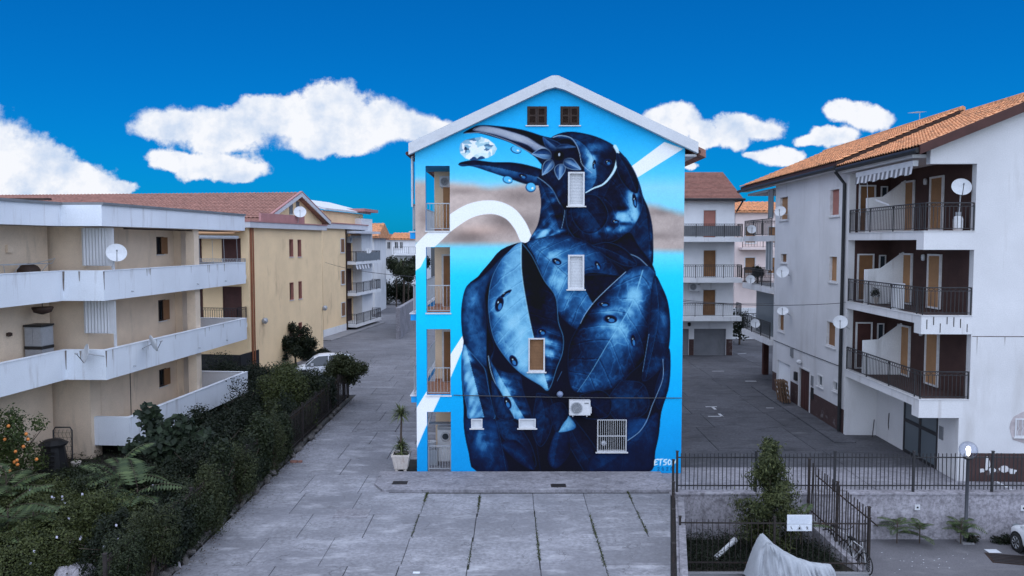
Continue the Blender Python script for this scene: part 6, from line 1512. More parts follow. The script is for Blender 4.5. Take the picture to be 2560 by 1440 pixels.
# garden plot in front of the wall, fenced on two sides
fa_, fb_ = at(1699, 1400, 24.1), at(2168, 1400, 24.1)
gl = [(fa_.x, 24.1, LOW), (fb_.x, 24.0, LOW)]
fence('garden_fence', 'thin iron fence carrying a white notice in front of the conifer plot', gl, 1.72, .17, 2.9, (.36, 1.60), M_rustiron, base=.1, bar=.008, post=.03)
bk = Vector((at(2022, 1200, 26.9).x, 26.88, LOW + .85)); fr_ = Vector((fb_.x + .02, 24.1, LOW + .12))
fence('side_fence', 'sloping dark iron fence between the conifer plot and the parked cars', [bk, fr_], 1.9, .135, 1.45, (.25, 1.55), M_rustiron, base=.05, bar=.013)
lw = MB().prism([(0, 0, LOW), (0, 0, LOW + .85), (fr_.x - bk.x, fr_.y - bk.y, LOW + .12), (fr_.x - bk.x, fr_.y - bk.y, LOW)], (-.2, 0, 0)); lo = obj('low_wall', lw, M_rough, None, loc=(bk.x - .05, bk.y, 0)); tag(lo, 'low sloping plastered wall under the side fence of the plot', 'wall')
gs = MB().quad((LE0[0] + .1, 26.9, LOW + .01), (4.75, 24.15, LOW + .01), (fb_.x - .1, 24.15, LOW + .01), (bk.x - .1, 26.9, LOW + .01)); struct('plot_soil', gs, M_soil, fix=False)
kb = obj('kerb', MB().box(fa_.x, 23.86, LOW, fb_.x + .05, 24.02, LOW + .1), M_kerb, None); kb['kind'] = 'structure'
# notice board on the fence
q0, q1 = at(1967, 1286, 24.02), at(2028, 1326, 24.02)
t = thing('notice_board', 'white notice board with a warning triangle and small figures hung on the thin fence', 'sign', ((q0.x + q1.x) / 2, 23.98, (q0.z + q1.z) / 2))
w_, h_ = (q1.x - q0.x) / 2, (q0.z - q1.z) / 2
obj('board', MB().box(-w_, -.012, -h_, w_, .012, h_), M_paper, t)
sy = MB(); y_ = -.0135
sy.tube([(-.085, y_, -h_ * .86), (.085, y_, -h_ * .86), (0, y_, -h_ * .28)], .007, 4, closed=True)
obj('triangle', sy, M_greymetal, t)
sy = MB().box(-.02, -.017, -h_ * .8, .02, -.0125, -h_ * .52).tube([(-.035, y_, -h_ * .8), (0, y_, -h_ * .5), (.035, y_, -h_ * .78)], .008, 4); obj('pictogram', sy, M_black, t)
sy = MB().tube([(w_ * .58, y_, -h_ * .82), (w_ * .62, y_, -h_ * .6), (w_ * .58, y_, -h_ * .38)], .008, 4).tube([(w_ * .62, y_, -h_ * .6), (w_ * .70, y_, -h_ * .82)], .008, 4).tube([(w_ * .5, y_, -h_ * .58), (w_ * .7, y_, -h_ * .52)], .006, 4); obj('pictogram', sy, M_black, t)
sy = MB().tube([(-w_ * .7, y_, -h_ * .42), (-w_ * .64, y_, -h_ * .68), (-w_ * .56, y_, -h_ * .78)], .009, 4); obj('pictogram', sy, M_black, t)
tx = MB()
for k in range(6): tx.box(-w_ * .82, -.0135, h_ * (.78 - .16 * k), w_ * (.82 - .1 * (k % 3)), -.0122, h_ * (.74 - .16 * k))
tx_ = obj('text_lines', tx, pm('faded_print', (.42, .46, .54), .05, 4, .8, 0, 30), t); tx_['kind'] = 'stuff'
obj('rule', MB().box(-w_, -.0135, -h_ * .17, w_, -.0122, -h_ * .14), M_greymetal, t)

# ------------------------------------------------------------------ covered motor scooter
def tarp():
    P0 = at(1912, 1330, 22.9); t = thing('covered_motorbike', 'motorbike hidden under a draped grey cover in front of the notice board', 'motorbike', (P0.x + .45, 22.9, LOW))
    # body under the cover (ridge profile along x) and cloth dropped over it
    prof = [(-1.0, .45), (-.86, .80), (-.72, 1.22), (-.58, 1.50), (-.50, 1.60), (-.42, 1.62), (-.30, 1.50), (-.12, 1.33), (.05, 1.22), (.35, 1.04), (.7, .90), (1.05, .82), (1.3, .80), (1.5, .77), (1.60, .62), (1.65, .4)]
    px_, pz_ = zip(*prof); nu, nv = 150, 96; FR_ = [(rnd.uniform(-.9, 1.5), rnd.uniform(-.5, .5), rnd.uniform(.02, .05), rnd.uniform(.03, .075)) for _ in range(26)]
    def f(u, v):
        x = -1.0 + 2.65 * u; z = float(np.interp(x, px_, pz_)); s = (v - .5) * 2
        a = abs(s); wd = .10 + .20 * max(0, 1 - abs(x + .3) / 1.4)
        if a < .30: yy = math.copysign(a / .30 * wd, s); zz = z - .03 * (a / .3) ** 2
        else:
            k = (a - .30) / .70; yy = math.copysign(wd + (.34 + .05 * math.sin(x * 3)) * k ** .75, s); zz = z - .03 - (z - .05) * k ** 1.1
        fold = .085 * math.sin(x * 11 + 3.1 * s + 1.2 * math.sin(3 * x)) * min(1, max(0, a - .18) * 2.2) + .06 * math.sin(23 * x + 5 * s) * max(0, a - .3)
        rad = .11 * (abs(math.sin(5.5 * math.atan2(1.6 - zz, x + .45))) ** .6 - .6) * min(1, a * 2.5) * math.exp(-((x + .45) / 1.1) ** 2)
        crease = .09 * math.exp(-((x + .36 - .06 * a) / .035) ** 2) * min(1, a * 3)
        yy += math.copysign(fold + rad - crease, s) if a > .05 else 0
        for (fx, fs, fw, fa) in FR_: yy += (-1 if s > 0 else 1) * fa * math.exp(-((x - fx - fs * (a - .5)) / fw) ** 2) * min(1, max(0, a - .22) * 3)
        if u < .04 or u > .96: yy *= .85
        return Vector((x, yy, max(.04, zz + .012 * math.sin(17 * x + 9 * s))))
    mb = MB(); mb.grid(f, nu, nv)
    cl = obj('cover', mb, pm('grey_cover_cloth', (.33, .345, .37), .08, 2.5, .75, .25, 25, [((.22, .23, .25), .4, (1.5, 1.5, 1.5))], fine=.08), t, smooth=True, fix=False)
    wh = Matrix.Rotation(math.pi / 2, 4, 'X')
    for x in (-.55, 1.05): obj('wheel', MB().lathe([(.16, -.05), (.27, -.06), (.29, 0), (.27, .06), (.16, .05)], 20, Matrix.Translation((x, 0, .30)) @ wh), M_rubber, t, smooth=True)
    obj('frame', MB().tube([(-.5, 0, .3), (-.4, 0, .95), (.1, 0, .6), (1.0, 0, .55), (1.05, 0, .3)], .06, 6), M_black, t)
    return t
tarp()

# ------------------------------------------------------------------ street lamp, bicycle, cars, loose things
p = at(2414, 1333, 26.66)
t = thing('street_lamp', 'dark post lamp with a clear lit globe in front of the retaining wall', 'street lamp', (p.x, p.y, LOW))
gz_ = at(2420, 1125, p.y).z - LOW
obj('foot', MB().box(-.2, -.2, 0, .2, .2, .05), M_kerb, t)
obj('pole', MB().lathe([(.075, .05), (.075, .5), (.055, .52), (.055, gz_ - .34), (.09, gz_ - .32), (.11, gz_ - .26)], 12), pm('lamp_post_paint', (.055, .058, .066), .15, 3, .5, .05, 50), t, smooth=True)
obj('collar', MB().lathe([(.16, gz_ - .29), (.17, gz_ - .26), (.1, gz_ - .24)], 14), M_black, t, smooth=True)
gm_ = bpy.data.materials.new('globe_glass'); gm_.use_nodes = True; nt = gm_.node_tree
tb_ = nt.nodes.new('ShaderNodeBsdfTransparent'); tb_.inputs[0].default_value = (.90, .93, 1, 1); gb_ = nt.nodes.new('ShaderNodeBsdfGlossy'); gb_.inputs['Roughness'].default_value = .05
lw_ = nt.nodes.new('ShaderNodeLayerWeight'); lw_.inputs[0].default_value = .12; ms_ = nt.nodes.new('ShaderNodeMixShader'); gb_.inputs[0].default_value = (.6, .6, .6, 1)
nt.links.new(lw_.outputs['Facing'], ms_.inputs[0]); nt.links.new(tb_.outputs[0], ms_.inputs[1]); nt.links.new(gb_.outputs[0], ms_.inputs[2]); nt.links.new(ms_.outputs[0], nt.nodes['Material Output'].inputs[0])
obj('globe', MB().lathe([(.29 * math.sin(q), gz_ - .29 * math.cos(q)) for q in [math.pi * (i + .35) / 14.4 for i in range(15)]], 24, cap=False), gm_, t, smooth=True)
em = bpy.data.materials.new('lamp_glow'); em.use_nodes = True; en = em.node_tree.nodes; bs_ = en['Principled BSDF']; bs_.inputs['Emission Color'].default_value = (1, .93, .82, 1); bs_.inputs['Emission Strength'].default_value = 6.0
obj('bulb', MB().lathe([(.02, gz_ - .2), (.05, gz_ - .16), (.06, gz_ - .05), (.075, gz_ + .03), (.05, gz_ + .1), (.01, gz_ + .13)], 12), em, t, smooth=True)

def bicycle(label, loc, rotz, s=1.0):
    t = thing('bicycle', label, 'bicycle', loc, rotz); R_ = .33
    for x in (-.52, .52):
        w = obj('wheel', MB().tube([(x + R_ * math.cos(q), 0, R_ + R_ * math.sin(q)) for q in [2 * math.pi * i / 24 for i in range(24)]], .02, 5, closed=True), M_rubber, t)
        sp = MB()
        for i in range(8): q = math.pi * i / 8; c = Vector((x, 0, R_)); e = Vector((math.cos(q), 0, math.sin(q))) * R_; sp.tube([c - e, c + e], .004, 3)
        obj('spokes', sp, M_galv, w)
    obj('frame', MB().tube([(-.52, 0, R_), (-.08, 0, .28), (-.2, 0, .82), (.36, 0, .78), (-.08, 0, .28)], .018, 6).tube([(-.52, 0, R_), (-.18, 0, .76)], .012, 5).tube([(.52, 0, R_), (.34, 0, .95)], .018, 6), M_whitemetal, t)
    obj('saddle', MB().box(-.34, -.06, .84, -.08, .06, .90), M_black, t)
    obj('handlebar', MB().tube([(.30, -.28, 1.02), (.36, -.1, .98), (.36, .1, .98), (.30, .28, 1.02)], .015, 5), M_black, t)
    return t
bicycle('white framed bicycle leaning against the sloping side fence', (bk.x + .55, 25.6, LOW), math.radians(-70))
bicycle('second bicycle close to the camera behind the side fence pickets', (bk.x + .62, 24.55, LOW), math.radians(-78))

def car(name, label, loc, rotz, parts=True, van=False):
    """small hatchback: x forward, lofted body, greenhouse, wheels in arches"""
    t = thing(name, label, 'car', loc, rotz)
    #        x,    halfw, zbot, zbelt
    st = [(-1.95, .62, .42, .62), (-1.93, .74, .30, .86), (-1.75, .80, .24, .96), (-1.2, .83, .22, .98), (-.4, .84, .20, .96), (.4, .84, .20, .94), (.95, .83, .21, .92), (1.35, .80, .22, .84), (1.7, .74, .24, .74), (1.92, .62, .28, .64), (1.98, .5, .34, .55)]
    vs = []; fs = []; nr = 14
    for (x, w, zb, zt) in st:
        for j in range(nr):
            q = 2 * math.pi * j / nr + math.pi / nr; c, s_ = math.cos(q), math.sin(q)
            e = .38; yy = math.copysign(abs(c) ** e, c) * w; zz = (zb + zt) / 2 + math.copysign(abs(s_) ** e, s_) * (zt - zb) / 2
            vs.append((x, yy, zz))
    for i in range(len(st) - 1):
        for j in range(nr): fs.append((i*nr+j, i*nr+(j+1) % nr, (i+1)*nr+(j+1) % nr, (i+1)*nr+j))
    fs.append(tuple(range(nr))); fs.append(tuple((len(st)-1)*nr + j for j in range(nr)))
    body = obj('body', MB().add(vs, fs), M_carpaint, t, smooth=True)
    gh_ = [(-1.88, .70, .92), (-1.62, .62, 1.36), (-1.2, .60, 1.46), (-.2, .60, 1.50), (.3, .60, 1.47), (.62, .64, 1.32), (1.15, .72, .88)]
    # greenhouse: roof shell, glass
    gv = []; gf = []
    for (x, w, z) in gh_: gv += [(x, -w, z), (x, w, z), (x, w * .9, z + .035), (x, -w * .9, z + .035)]
    low = [(-1.86, .79, .92), (-1.6, .80, .93), (-1.2, .81, .94), (-.2, .815, .93), (.3, .815, .92), (.62, .81, .91), (1.15, .76, .86)]
    for (x, w, z) in low: gv += [(x, -w, z), (x, w, z)]
    o4, o2 = 4, 2; base = len(gh_) * 4
    gl = MB(); sides = []
    for i in range(len(gh_) - 1):
        for sgn, a, b in ((-1, 0, 0), (1, 1, 1)):
            p0, p1 = Vector(gv[i*4+a]), Vector(gv[(i+1)*4+a]); q0, q1 = Vector(gv[base+i*2+b]), Vector(gv[base+(i+1)*2+b]); gl.quad(p0, p1, q1, q0)
    gl.quad(gv[0], gv[1], gv[base + 1], gv[base]); k = len(gh_) - 1
    gl.quad(gv[k*4-4], gv[k*4-3], gv[k*4+1], gv[k*4])
    obj('glass', gl, M_glass, t)
    ro = MB(); idx = range(1, len(gh_) - 1)
    g2 = [gh_[i] for i in idx]
    for a, b in zip(g2[:-1], g2[1:]):
        ro.add([(a[0], -a[1], a[2]), (a[0], -a[1]*.8, a[2]+.05), (a[0], a[1]*.8, a[2]+.05), (a[0], a[1], a[2]), (b[0], -b[1], b[2]), (b[0], -b[1]*.8, b[2]+.05), (b[0], b[1]*.8, b[2]+.05), (b[0], b[1], b[2])], [(0,1,5,4), (1,2,6,5), (2,3,7,6)])
    obj('roof', ro, M_carpaint, t, smooth=True)
    pl_ = MB()
    for sgn in (-1, 1):
        for (ia, ib) in ((5, 6), (1, 0)):
            a, b = gh_[ia], low[ib]; pl_.tube([(a[0], sgn * (a[1] + .01), a[2]), (b[0], sgn * (b[1] - .01), b[2])], .035, 5)
        for x in (-.3, -1.15): pl_.tube([(x, sgn * .612, 1.47), (x - .02, sgn * .822, .93)], .035, 5)
    obj('pillars', pl_, M_carpaint, t)
    wh = Matrix.Rotation(math.pi / 2, 4, 'X')
    for x in (-1.22, 1.24):
        for sgn in (-1, 1):
            obj('wheel_arch', MB().lathe([(0, .0), (.36, .0), (.36, .012), (0, .012)], 24, Matrix.Translation((x, sgn * .815 + (.012 if sgn > 0 else 0), .31)) @ wh), M_dark, t)
            wt = obj('wheel', MB().lathe([(.19, -.09), (.27, -.10), (.305, -.07), (.305, .07), (.27, .10), (.19, .09)], 24, Matrix.Translation((x, sgn * .76, .305)) @ wh), M_rubber, t, smooth=True)
            rm = MB().lathe([(.0, -.02), (.20, -.02), (.20, .02), (0, .02)], 20, Matrix.Translation((x, sgn * .79, .305)) @ wh, cap=False); rim = obj('rim', rm, M_dark, wt)
            spk = MB()
            for k_ in range(7):
                q = 2 * math.pi * k_ / 7; spk.tube([(x + .03 * math.cos(q), sgn * .83, .305 + .03 * math.sin(q)), (x + .185 * math.cos(q), sgn * .845, .305 + .185 * math.sin(q))], .022, 4)
            spk.tube([(x + .195 * math.cos(q), sgn * .84, .305 + .195 * math.sin(q)) for q in [2 * math.pi * i / 20 for i in range(20)]], .015, 4, closed=True)
            obj('spokes', spk, M_galv, wt)
    for sgn in (-1, 1):
        obj('headlight', MB().lathe([(.0, .0), (.13, .0), (.12, .05), (0, .07)], 12, Matrix.Translation((1.72, sgn * .55, .64)) @ Matrix.Rotation(math.pi / 2, 4, 'Y'), cap=False), M_glass2, t, smooth=True)
        obj('tail_light', MB().box(-1.97, sgn * .58 - .1, .72, -1.90, sgn * .58 + .1, .92), pm('tail_red', (.25, .02, .015), .05, 3, .3, 0) if 'tail_red' not in MATS else MATS['tail_red'], t)
        obj('mirror', MB().box(.62, sgn * .86 - .08, .92, .78, sgn * .86 + .08, 1.05), M_carpaint, t)
        for x0_, x1_ in ((-.25, .72), (-1.1, -.32)): obj('door_handle', MB().box(x0_ + .06, sgn * .84 - .02, .78, x0_ + .22, sgn * .84 + .02, .81), M_black, t)
    obj('bumper_trim', MB().box(1.86, -.5, .34, 1.985, .5, .46), M_black, t)
    obj('number_plate', MB().box(1.985, -.22, .42, 1.995, .22, .52), M_paper, t)
    return t
p = onz(2552, 1392, LOW)
car('parked_car', 'white car at the right edge parked by the retaining wall', (17.42, 24.6, LOW), math.radians(88))
p = onz(805, 945, 0)
car('parked_car', 'white car parked behind the hedge beside the yellow house', (-12.15, 51.3, 0), math.radians(192))

M_grate = M_rustiron
p = onz(2525, 1399, LOW); t = struct('drain_cover', MB().box(-.62, -.42, 0, .62, .42, .012), M_darkwood); t.location = (p.x, p.y, LOW + .002); t.rotation_euler = (0, 0, -.25)
for i in range(6): obj('bar', MB().box(-.55, -.36 + .13 * i, .012, .55, -.30 + .13 * i, .022), M_iron, t)
p = onz(2482, 1378, LOW); t = obj('paper_sheet', MB().box(-.2, -.15, 0, .2, .15, .004), M_paper, None, loc=(p.x, p.y, LOW + .004)); tag(t, 'white sheet of paper on the asphalt near the drain cover', 'paper')
p = onz(1041, 1432, 0); t = obj('paper_sheet', MB().box(-.09, -.06, 0, .09, .06, .004), M_paper, None, loc=(p.x, p.y, .004)); tag(t, 'small white sheet of paper on the courtyard slabs', 'paper')
# rubbish pipe in the plot
q = Vector((6.9, 25.3, LOW + .25))
t = thing('white_pipe', 'short white plastic pipe lying in the weeds of the fenced plot', 'pipe', q); obj('tube', MB().tube([(-.42, -.35, -.1), (.3, .3, .16)], .075, 8), M_whitemetal, t); obj('socket', MB().tube([(.3, .3, .16), (.42, .41, .2)], .095, 8), M_whitemetal, t)
# flecks of paper on the asphalt
fl_ = MB()
for i in range(30):
    px_, py_ = 2260 + rnd.gauss(0, 70) + 40, 1405 + rnd.gauss(0, 14); pp = onz(px_, min(py_, 1439), LOW); s_ = rnd.uniform(.007, .018); fl_.quad((pp.x - s_, pp.y - s_, LOW + .005), (pp.x + s_ * 1.5, pp.y - s_, LOW + .006), (pp.x + s_, pp.y + s_, LOW + .005), (pp.x - s_, pp.y + s_ * .8, LOW + .006))
o = obj('paper_flecks', fl_, M_paper, None, fix=False); o['kind'] = 'stuff'; o['label'] = 'scattered white paper flecks on the asphalt'; o['category'] = 'litter'
# leftovers by the garage court
t = thing('broken_rods', 'two bent rods leaning on the cream ground floor wall', 'rods', FR.w(1.2, REC - .25, 0), RZ)
obj('rod', MB().tube([(-.05, -.1, 0), (.1, .1, .75)], .02, 5), M_rustiron, t); obj('rod', MB().tube([(.35, -1.0, 0), (.22, -1.05, .8), (.23, -1.08, 1.3)], .016, 5), M_rustiron, t)
t = thing('tv_aerial', 'thin television aerial on the ridge of the orange roof', 'aerial', FR.w(ridge_x, REC + 4.5, rz_(ridge_x)), RZ)
obj('mast', MB().tube([(0, 0, 0), (0, 0, .8)], .016, 5), M_galv, t); obj('boom', MB().tube([(0, .8, .85), (0, -.3, .75)], .012, 5), M_galv, t)
for k in range(6): obj('element', MB().tube([(-.25, .75 - .18 * k, .85 - .016 * k), (.25, .75 - .18 * k, .85 - .016 * k)], .006, 4), M_galv, t)
cable('overhead_cable', 'thin cable from the second yellow block to the painted block', FB.w(.05, .5, 6.9), (PX0 - .1, YM + 3.0, at(1040, 693, 32.9).z), .2, .014)
# ------------------------------------------------------------------ vegetation
L_hedge = leafmat('hedge_leaf', (.008, .013, .006), (.040, .052, .018))
L_dark = leafmat('dark_leaf', (.006, .010, .006), (.024, .034, .014))
L_olive = leafmat('olive_leaf', (.022, .030, .010), (.105, .120, .036))
L_mid = leafmat('mid_leaf', (.014, .020, .008), (.070, .080, .028))
L_citrus = leafmat('citrus_leaf', (.020, .036, .011), (.10, .125, .035))
L_fig = leafmat('fig_leaf', (.010, .018, .010), (.040, .058, .030))
L_fern = leafmat('ailanthus_leaf', (.030, .050, .020), (.105, .140, .055))
L_conifer = leafmat('bay_leaf', (.016, .026, .010), (.13, .14, .05))
L_dry = leafmat('dry_twig', (.05, .035, .022), (.12, .085, .055), .05)

def leaf_mesh(name, C, N, size, aspect, mat, parent, g, tint=None, fold=.25, droop=None):
    """one mesh of many folded leaf faces: C centres, N normals, each leaf its own size, roll and tint"""
    n = len(C); N = N / np.maximum(1e-6, np.linalg.norm(N, axis=1, keepdims=True))
    r = g.normal(size=(n, 3)); T = np.cross(N, r); T /= np.maximum(1e-6, np.linalg.norm(T, axis=1, keepdims=True)); B = np.cross(N, T)
    L = size * g.uniform(.6, 1.25, (n, 1)); Wd = L * aspect
    a = C - T * L * .5; b = C + B * Wd * .5 + N * L * fold * .3; c = C + T * L * .5; d = C - B * Wd * .5 + N * L * fold * .3
    V = np.stack([a, b, c, d], 1).reshape(-1, 3).astype(np.float32)
    k = np.arange(n) * 4; F = np.stack([k, k + 1, k + 2, k, k + 2, k + 3], 1).reshape(-1).astype(np.int32)
    me = bpy.data.meshes.new(name); me.vertices.add(4 * n); me.vertices.foreach_set('co', V.ravel()); me.loops.add(6 * n); me.loops.foreach_set('vertex_index', F)
    me.polygons.add(2 * n); me.polygons.foreach_set('loop_start', np.arange(0, 6 * n, 3, dtype=np.int32)); me.update()
    t = g.beta(1.6, 2.6, n) if tint is None else tint
    at_ = me.attributes.new('tint', 'FLOAT', 'POINT'); at_.data.foreach_set('value', np.repeat(t, 4).astype(np.float32))
    me.materials.append(mat); o = bpy.data.objects.new(name, me); COL.objects.link(o); o.parent = parent
    return o

def crown_points(g, n, c, r, lobes=10, shell=.45, spread=.62, lobe=(.32, .52)):
    c = np.array(c, float); r = np.array(r, float)
    d = g.normal(size=(lobes, 3)); d /= np.linalg.norm(d, axis=1, keepdims=True); d[:, 2] = d[:, 2] * .9 + .1
    lc = d * g.uniform(.25, spread, (lobes, 1)) * 1.15; lr = g.uniform(*lobe, lobes)
    w = lr ** 2; idx = g.choice(lobes, n, p=w / w.sum()); q = g.normal(size=(n, 3)); q /= np.linalg.norm(q, axis=1, keepdims=True)
    rad = lr[idx, None] * (shell + (1 - shell) * g.random((n, 1)) ** .5) * (1 + .22 * g.normal(size=(n, 1)))
    P = lc[idx] + q * rad
    keep = np.sin(P[:, 0] * 9 + idx) + np.sin(P[:, 1] * 8 + 2 * idx) + np.sin(P[:, 2] * 10 + 3 * idx) > -1.35
    P, q, idx = P[keep], q[keep], idx[keep]
    tl = (g.beta(1.5, 2.6, len(P)) * .75 + g.random(lobes)[idx] * .25)
    return c + P * r, q, tl

def bush(name, label, cat, base, r, n, leaf, mat, group=None, trunk=.3, seed=0, aspect=.5, lobes=10, up=.5, twigs=5, zc=None, **k):
    g = np.random.default_rng(seed + 100); t = thing(name, label, cat, base, 0, group); zc = zc if zc is not None else r[2] * .95 + trunk
    P, q, tl = crown_points(g, n, (0, 0, zc), r, lobes, **k); P[:, 2] = np.maximum(P[:, 2], .03)
    N = q + g.normal(size=q.shape) * .7 + np.array([0, 0, up])
    leaf_mesh('crown', P, N, leaf, aspect, mat, t, g, tl)
    tr = MB(); h0 = max(.15, zc - r[2] * .4)
    tr.tube([(0, 0, 0), (g.normal() * .05, g.normal() * .05, h0 * .6), (g.normal() * .1, g.normal() * .1, h0)], .05 + .03 * r[2], 6, .03)
    for i in range(twigs):
        q_ = 6.283 * i / twigs + g.normal() * .4; e = (math.cos(q_) * r[0] * .7, math.sin(q_) * r[1] * .7, zc + r[2] * g.uniform(-.1, .6)); tr.tube([(0, 0, h0 * .6), (e[0] * .4, e[1] * .4, (h0 * .6 + e[2]) * .55), e], .03, 5, .008)
    obj('trunk', tr, M_bark, t); return t

# hedge plants along the garden fence
HG = 'clipped hedge plants along the garden fence'
HL = 'dark leafy hedge plant pressed against the iron garden fence'
FX_ = -9.35
yy = 18.4; i = 0
while yy < 43.6:
    h = (1.16 if yy < 25 else 1.2) + .14 * math.sin(i * 1.7)
    bush('hedge_plant', HL, 'hedge', ((-9.15 if yy < 31.5 else -9.72) + .10 * math.sin(i * 2.3), yy, 0), (.62 if yy < 31.5 else .72, .95, h), 12000 if yy < 31.5 else 6000, (.085 if yy < 30 else .11) * (.8, 1.0, 1.25)[i % 3], (L_hedge, L_mid, L_dark, L_hedge, L_mid)[i % 5], HG, trunk=.0, seed=i, lobes=14, aspect=(.5, .38, .62)[i % 3], zc=h * .85, up=.7)
    yy += 1.28; i += 1
# shrubs filling the garden between the fence and the white block
fill_ = [(-11.2, 21.6, 1.0, .9, 'L_olive'), (-12.9, 23.6, 1.2, .85, 'L_hedge'), (-11.0, 25.0, 1.2, .75, 'L_hedge'), (-12.8, 27.2, 1.2, .65, 'L_dark'), (-11.1, 27.6, 1.2, .95, 'L_dark'), (-11.3, 30.4, 1.3, .95, 'L_dark'), (-13.2, 30.6, 1.2, .75, 'L_dark'),
         (-11.2, 33.2, 1.4, 1.0, 'L_dark'), (-13.3, 33.6, 1.2, .85, 'L_dark'), (-12.4, 36.2, 1.4, 1.0, 'L_dark'), (-12.8, 39.5, 1.5, 1.0, 'L_dark'), (-11.4, 39.0, 1.2, 1.05, 'L_hedge'), (-11.2, 42.0, 1.3, 1.0, 'L_hedge'), (-13.0, 42.6, 1.4, .95, 'L_dark'),
         (-14.6, 24.6, 1.3, .7, 'L_olive'), (-16.4, 25.6, 1.2, .7, 'L_hedge'), (-15.2, 27.4, 1.1, .5, 'L_hedge'), (-14.6, 21.2, 1.3, .75, 'L_hedge'), (-13.0, 44.9, 1.3, 1.0, 'L_dark'), (-15.0, 46.2, 1.5, 1.0, 'L_dark'), (-17.5, 46.8, 1.6, 1.0, 'L_dark')]
for i, (x, y, r, h, m) in enumerate(fill_):
    bush('shrub', 'dark tangled shrub filling the garden behind the fence', 'shrub', (x, y, 0), (r, r, h * 1.25), 8000 if y < 30 else 5000, .09 if y < 30 else .12, globals()[m], 'tangled shrubs in the garden', trunk=0, seed=40 + i, zc=h * 1.0, lobes=11, up=.6)
# undergrowth covering the earth
g = np.random.default_rng(77); n = 26000
P = np.stack([g.uniform(-19, -9.3, n), g.uniform(17.5, 45, n), g.random(n) ** 2 * .35], 1); N = g.normal(size=(n, 3)) * .6 + np.array([0, 0, 1.0])
o = leaf_mesh('ground_cover', P, N, .11, .45, L_hedge, None, g); o['kind'] = 'stuff'; o['label'] = 'low weeds covering the garden earth'; o['category'] = 'weeds'
# trees and large bushes
def crown_at(px, py, Y): return at(px, py, Y)
q = at(716, 945, 36.5); bush('privet_tree', 'tall bushy green tree rising in the middle of the garden hedge', 'tree', (q.x, 36.5, 0), (1.35, 1.3, 1.45), 15000, .12, L_olive, trunk=.6, seed=201, lobes=16, zc=2.05)
q = at(760, 985, 38.5); bush('privet_tree', 'smaller dark tree leaning on the right of the tall garden tree', 'tree', (q.x, 38.8, 0), (1.0, 1.0, 1.0), 7000, .12, L_hedge, trunk=.5, seed=202, lobes=12, zc=1.6)
q = at(858, 920, 43.2); bush('garden_tree', 'spreading bush hiding the white car at the hedge end', 'tree', (q.x, 43.2, 0), (1.35, 1.1, .95), 15000, .13, L_mid, trunk=.8, seed=203, lobes=20, zc=1.85, lobe=(.28, .44), spread=.8)
q = at(738, 850, 56); bush('round_tree', 'round dark tree against the yellow house wall', 'tree', (q.x, 56.0, 0), (1.55, 1.3, 1.4), 9500, .17, L_dark, trunk=.2, seed=204, lobes=20, zc=1.5, lobe=(.2, .38), spread=.85)
for k, (px, py, Y, r) in enumerate(((650, 935, 49, 1.1), (690, 905, 49.5, 1.0), (775, 858, 59, .8), (805, 868, 60, .7))):
    q = at(px, py, Y); bush('low_shrub', ['low dark shrub at the corner of the yellow house', 'low shrub below the yellow house downpipe', 'low shrub beside the round dark tree', 'small shrub at the far corner of the yellow house'][k], 'shrub', (q.x, Y, 0), (r, r, r * .6), 2600, .14, L_dark, trunk=0, seed=210 + k, zc=r * .5)
# orange tree
q = at(42, 1140, 27.2)
ot = bush('orange_tree', 'orange tree with ripe fruit in front of the beige wall', 'tree', (q.x, 27.2, 0), (1.25, 1.1, 1.35), 4200, .13, L_citrus, trunk=.5, seed=221, lobes=18, zc=1.7, lobe=(.22, .38), spread=.8)
me = MB().lathe([(.001, -.05), (.03, -.04), (.05, 0), (.03, .04), (.001, .05)], 10, cap=False).mesh('orange', True); me.materials.append(pm('orange_peel', S(205, 125, 62), .1, 6, .5, .1, 60))
for (px, py) in ((24, 1064), (70, 1083), (73, 1097), (36, 1130), (42, 1151), (34, 1156), (43, 1162), (8, 1100), (55, 1118), (20, 1180), (88, 1150)):
    z_ = at(px, py, 26.25); inst('orange', me, ot, (z_.x - q.x, -.95 + rnd.uniform(-.1, .1), z_.z), scale=(1.15,) * 3)
# fig tree: big leaves on bare limbs
def fig_tree(label, base, pts, n, seed, size=.26):
    g = np.random.default_rng(seed); t = thing('fig_tree', label, 'tree', base); tr = MB(); Ps = []
    for (x, y, z, r, k) in pts:
        tr.tube([(0, 0, 0), (x * .3, y * .3, z * .45), (x * .8, y * .8, z * .85), (x, y, z)], .05, 6, .012)
        d = g.normal(size=(k, 3)); d /= np.linalg.norm(d, axis=1, keepdims=True); Ps.append(np.array([x, y, z]) + d * r * g.uniform(.35, 1.1, (k, 1)))
    obj('trunk', tr, M_bark, t); P = np.concatenate(Ps); P[:, 2] = np.maximum(.1, P[:, 2]); N = g.normal(size=P.shape) * .45 + np.array([.1, -.5, .7])
    leaf_mesh('crown', P, N, size, .75, L_fig, t, g, fold=.5); return t
q = at(410, 1150, 28.6)
fig_tree('big leaved fig tree in front of the lowest white parapet', (q.x, 28.6, 0), [(-.55, 0, 2.45, .45, 90), (.55, .1, 2.0, .5, 110), (1.2, .2, 1.5, .55, 120), (-.9, -.2, 1.3, .5, 100), (0, -.3, 1.5, .6, 160), (-.3, .1, 1.95, .4, 80), (.6, -.4, 1.1, .6, 150), (1.7, .2, 1.0, .6, 120)], 0, 300, .30)
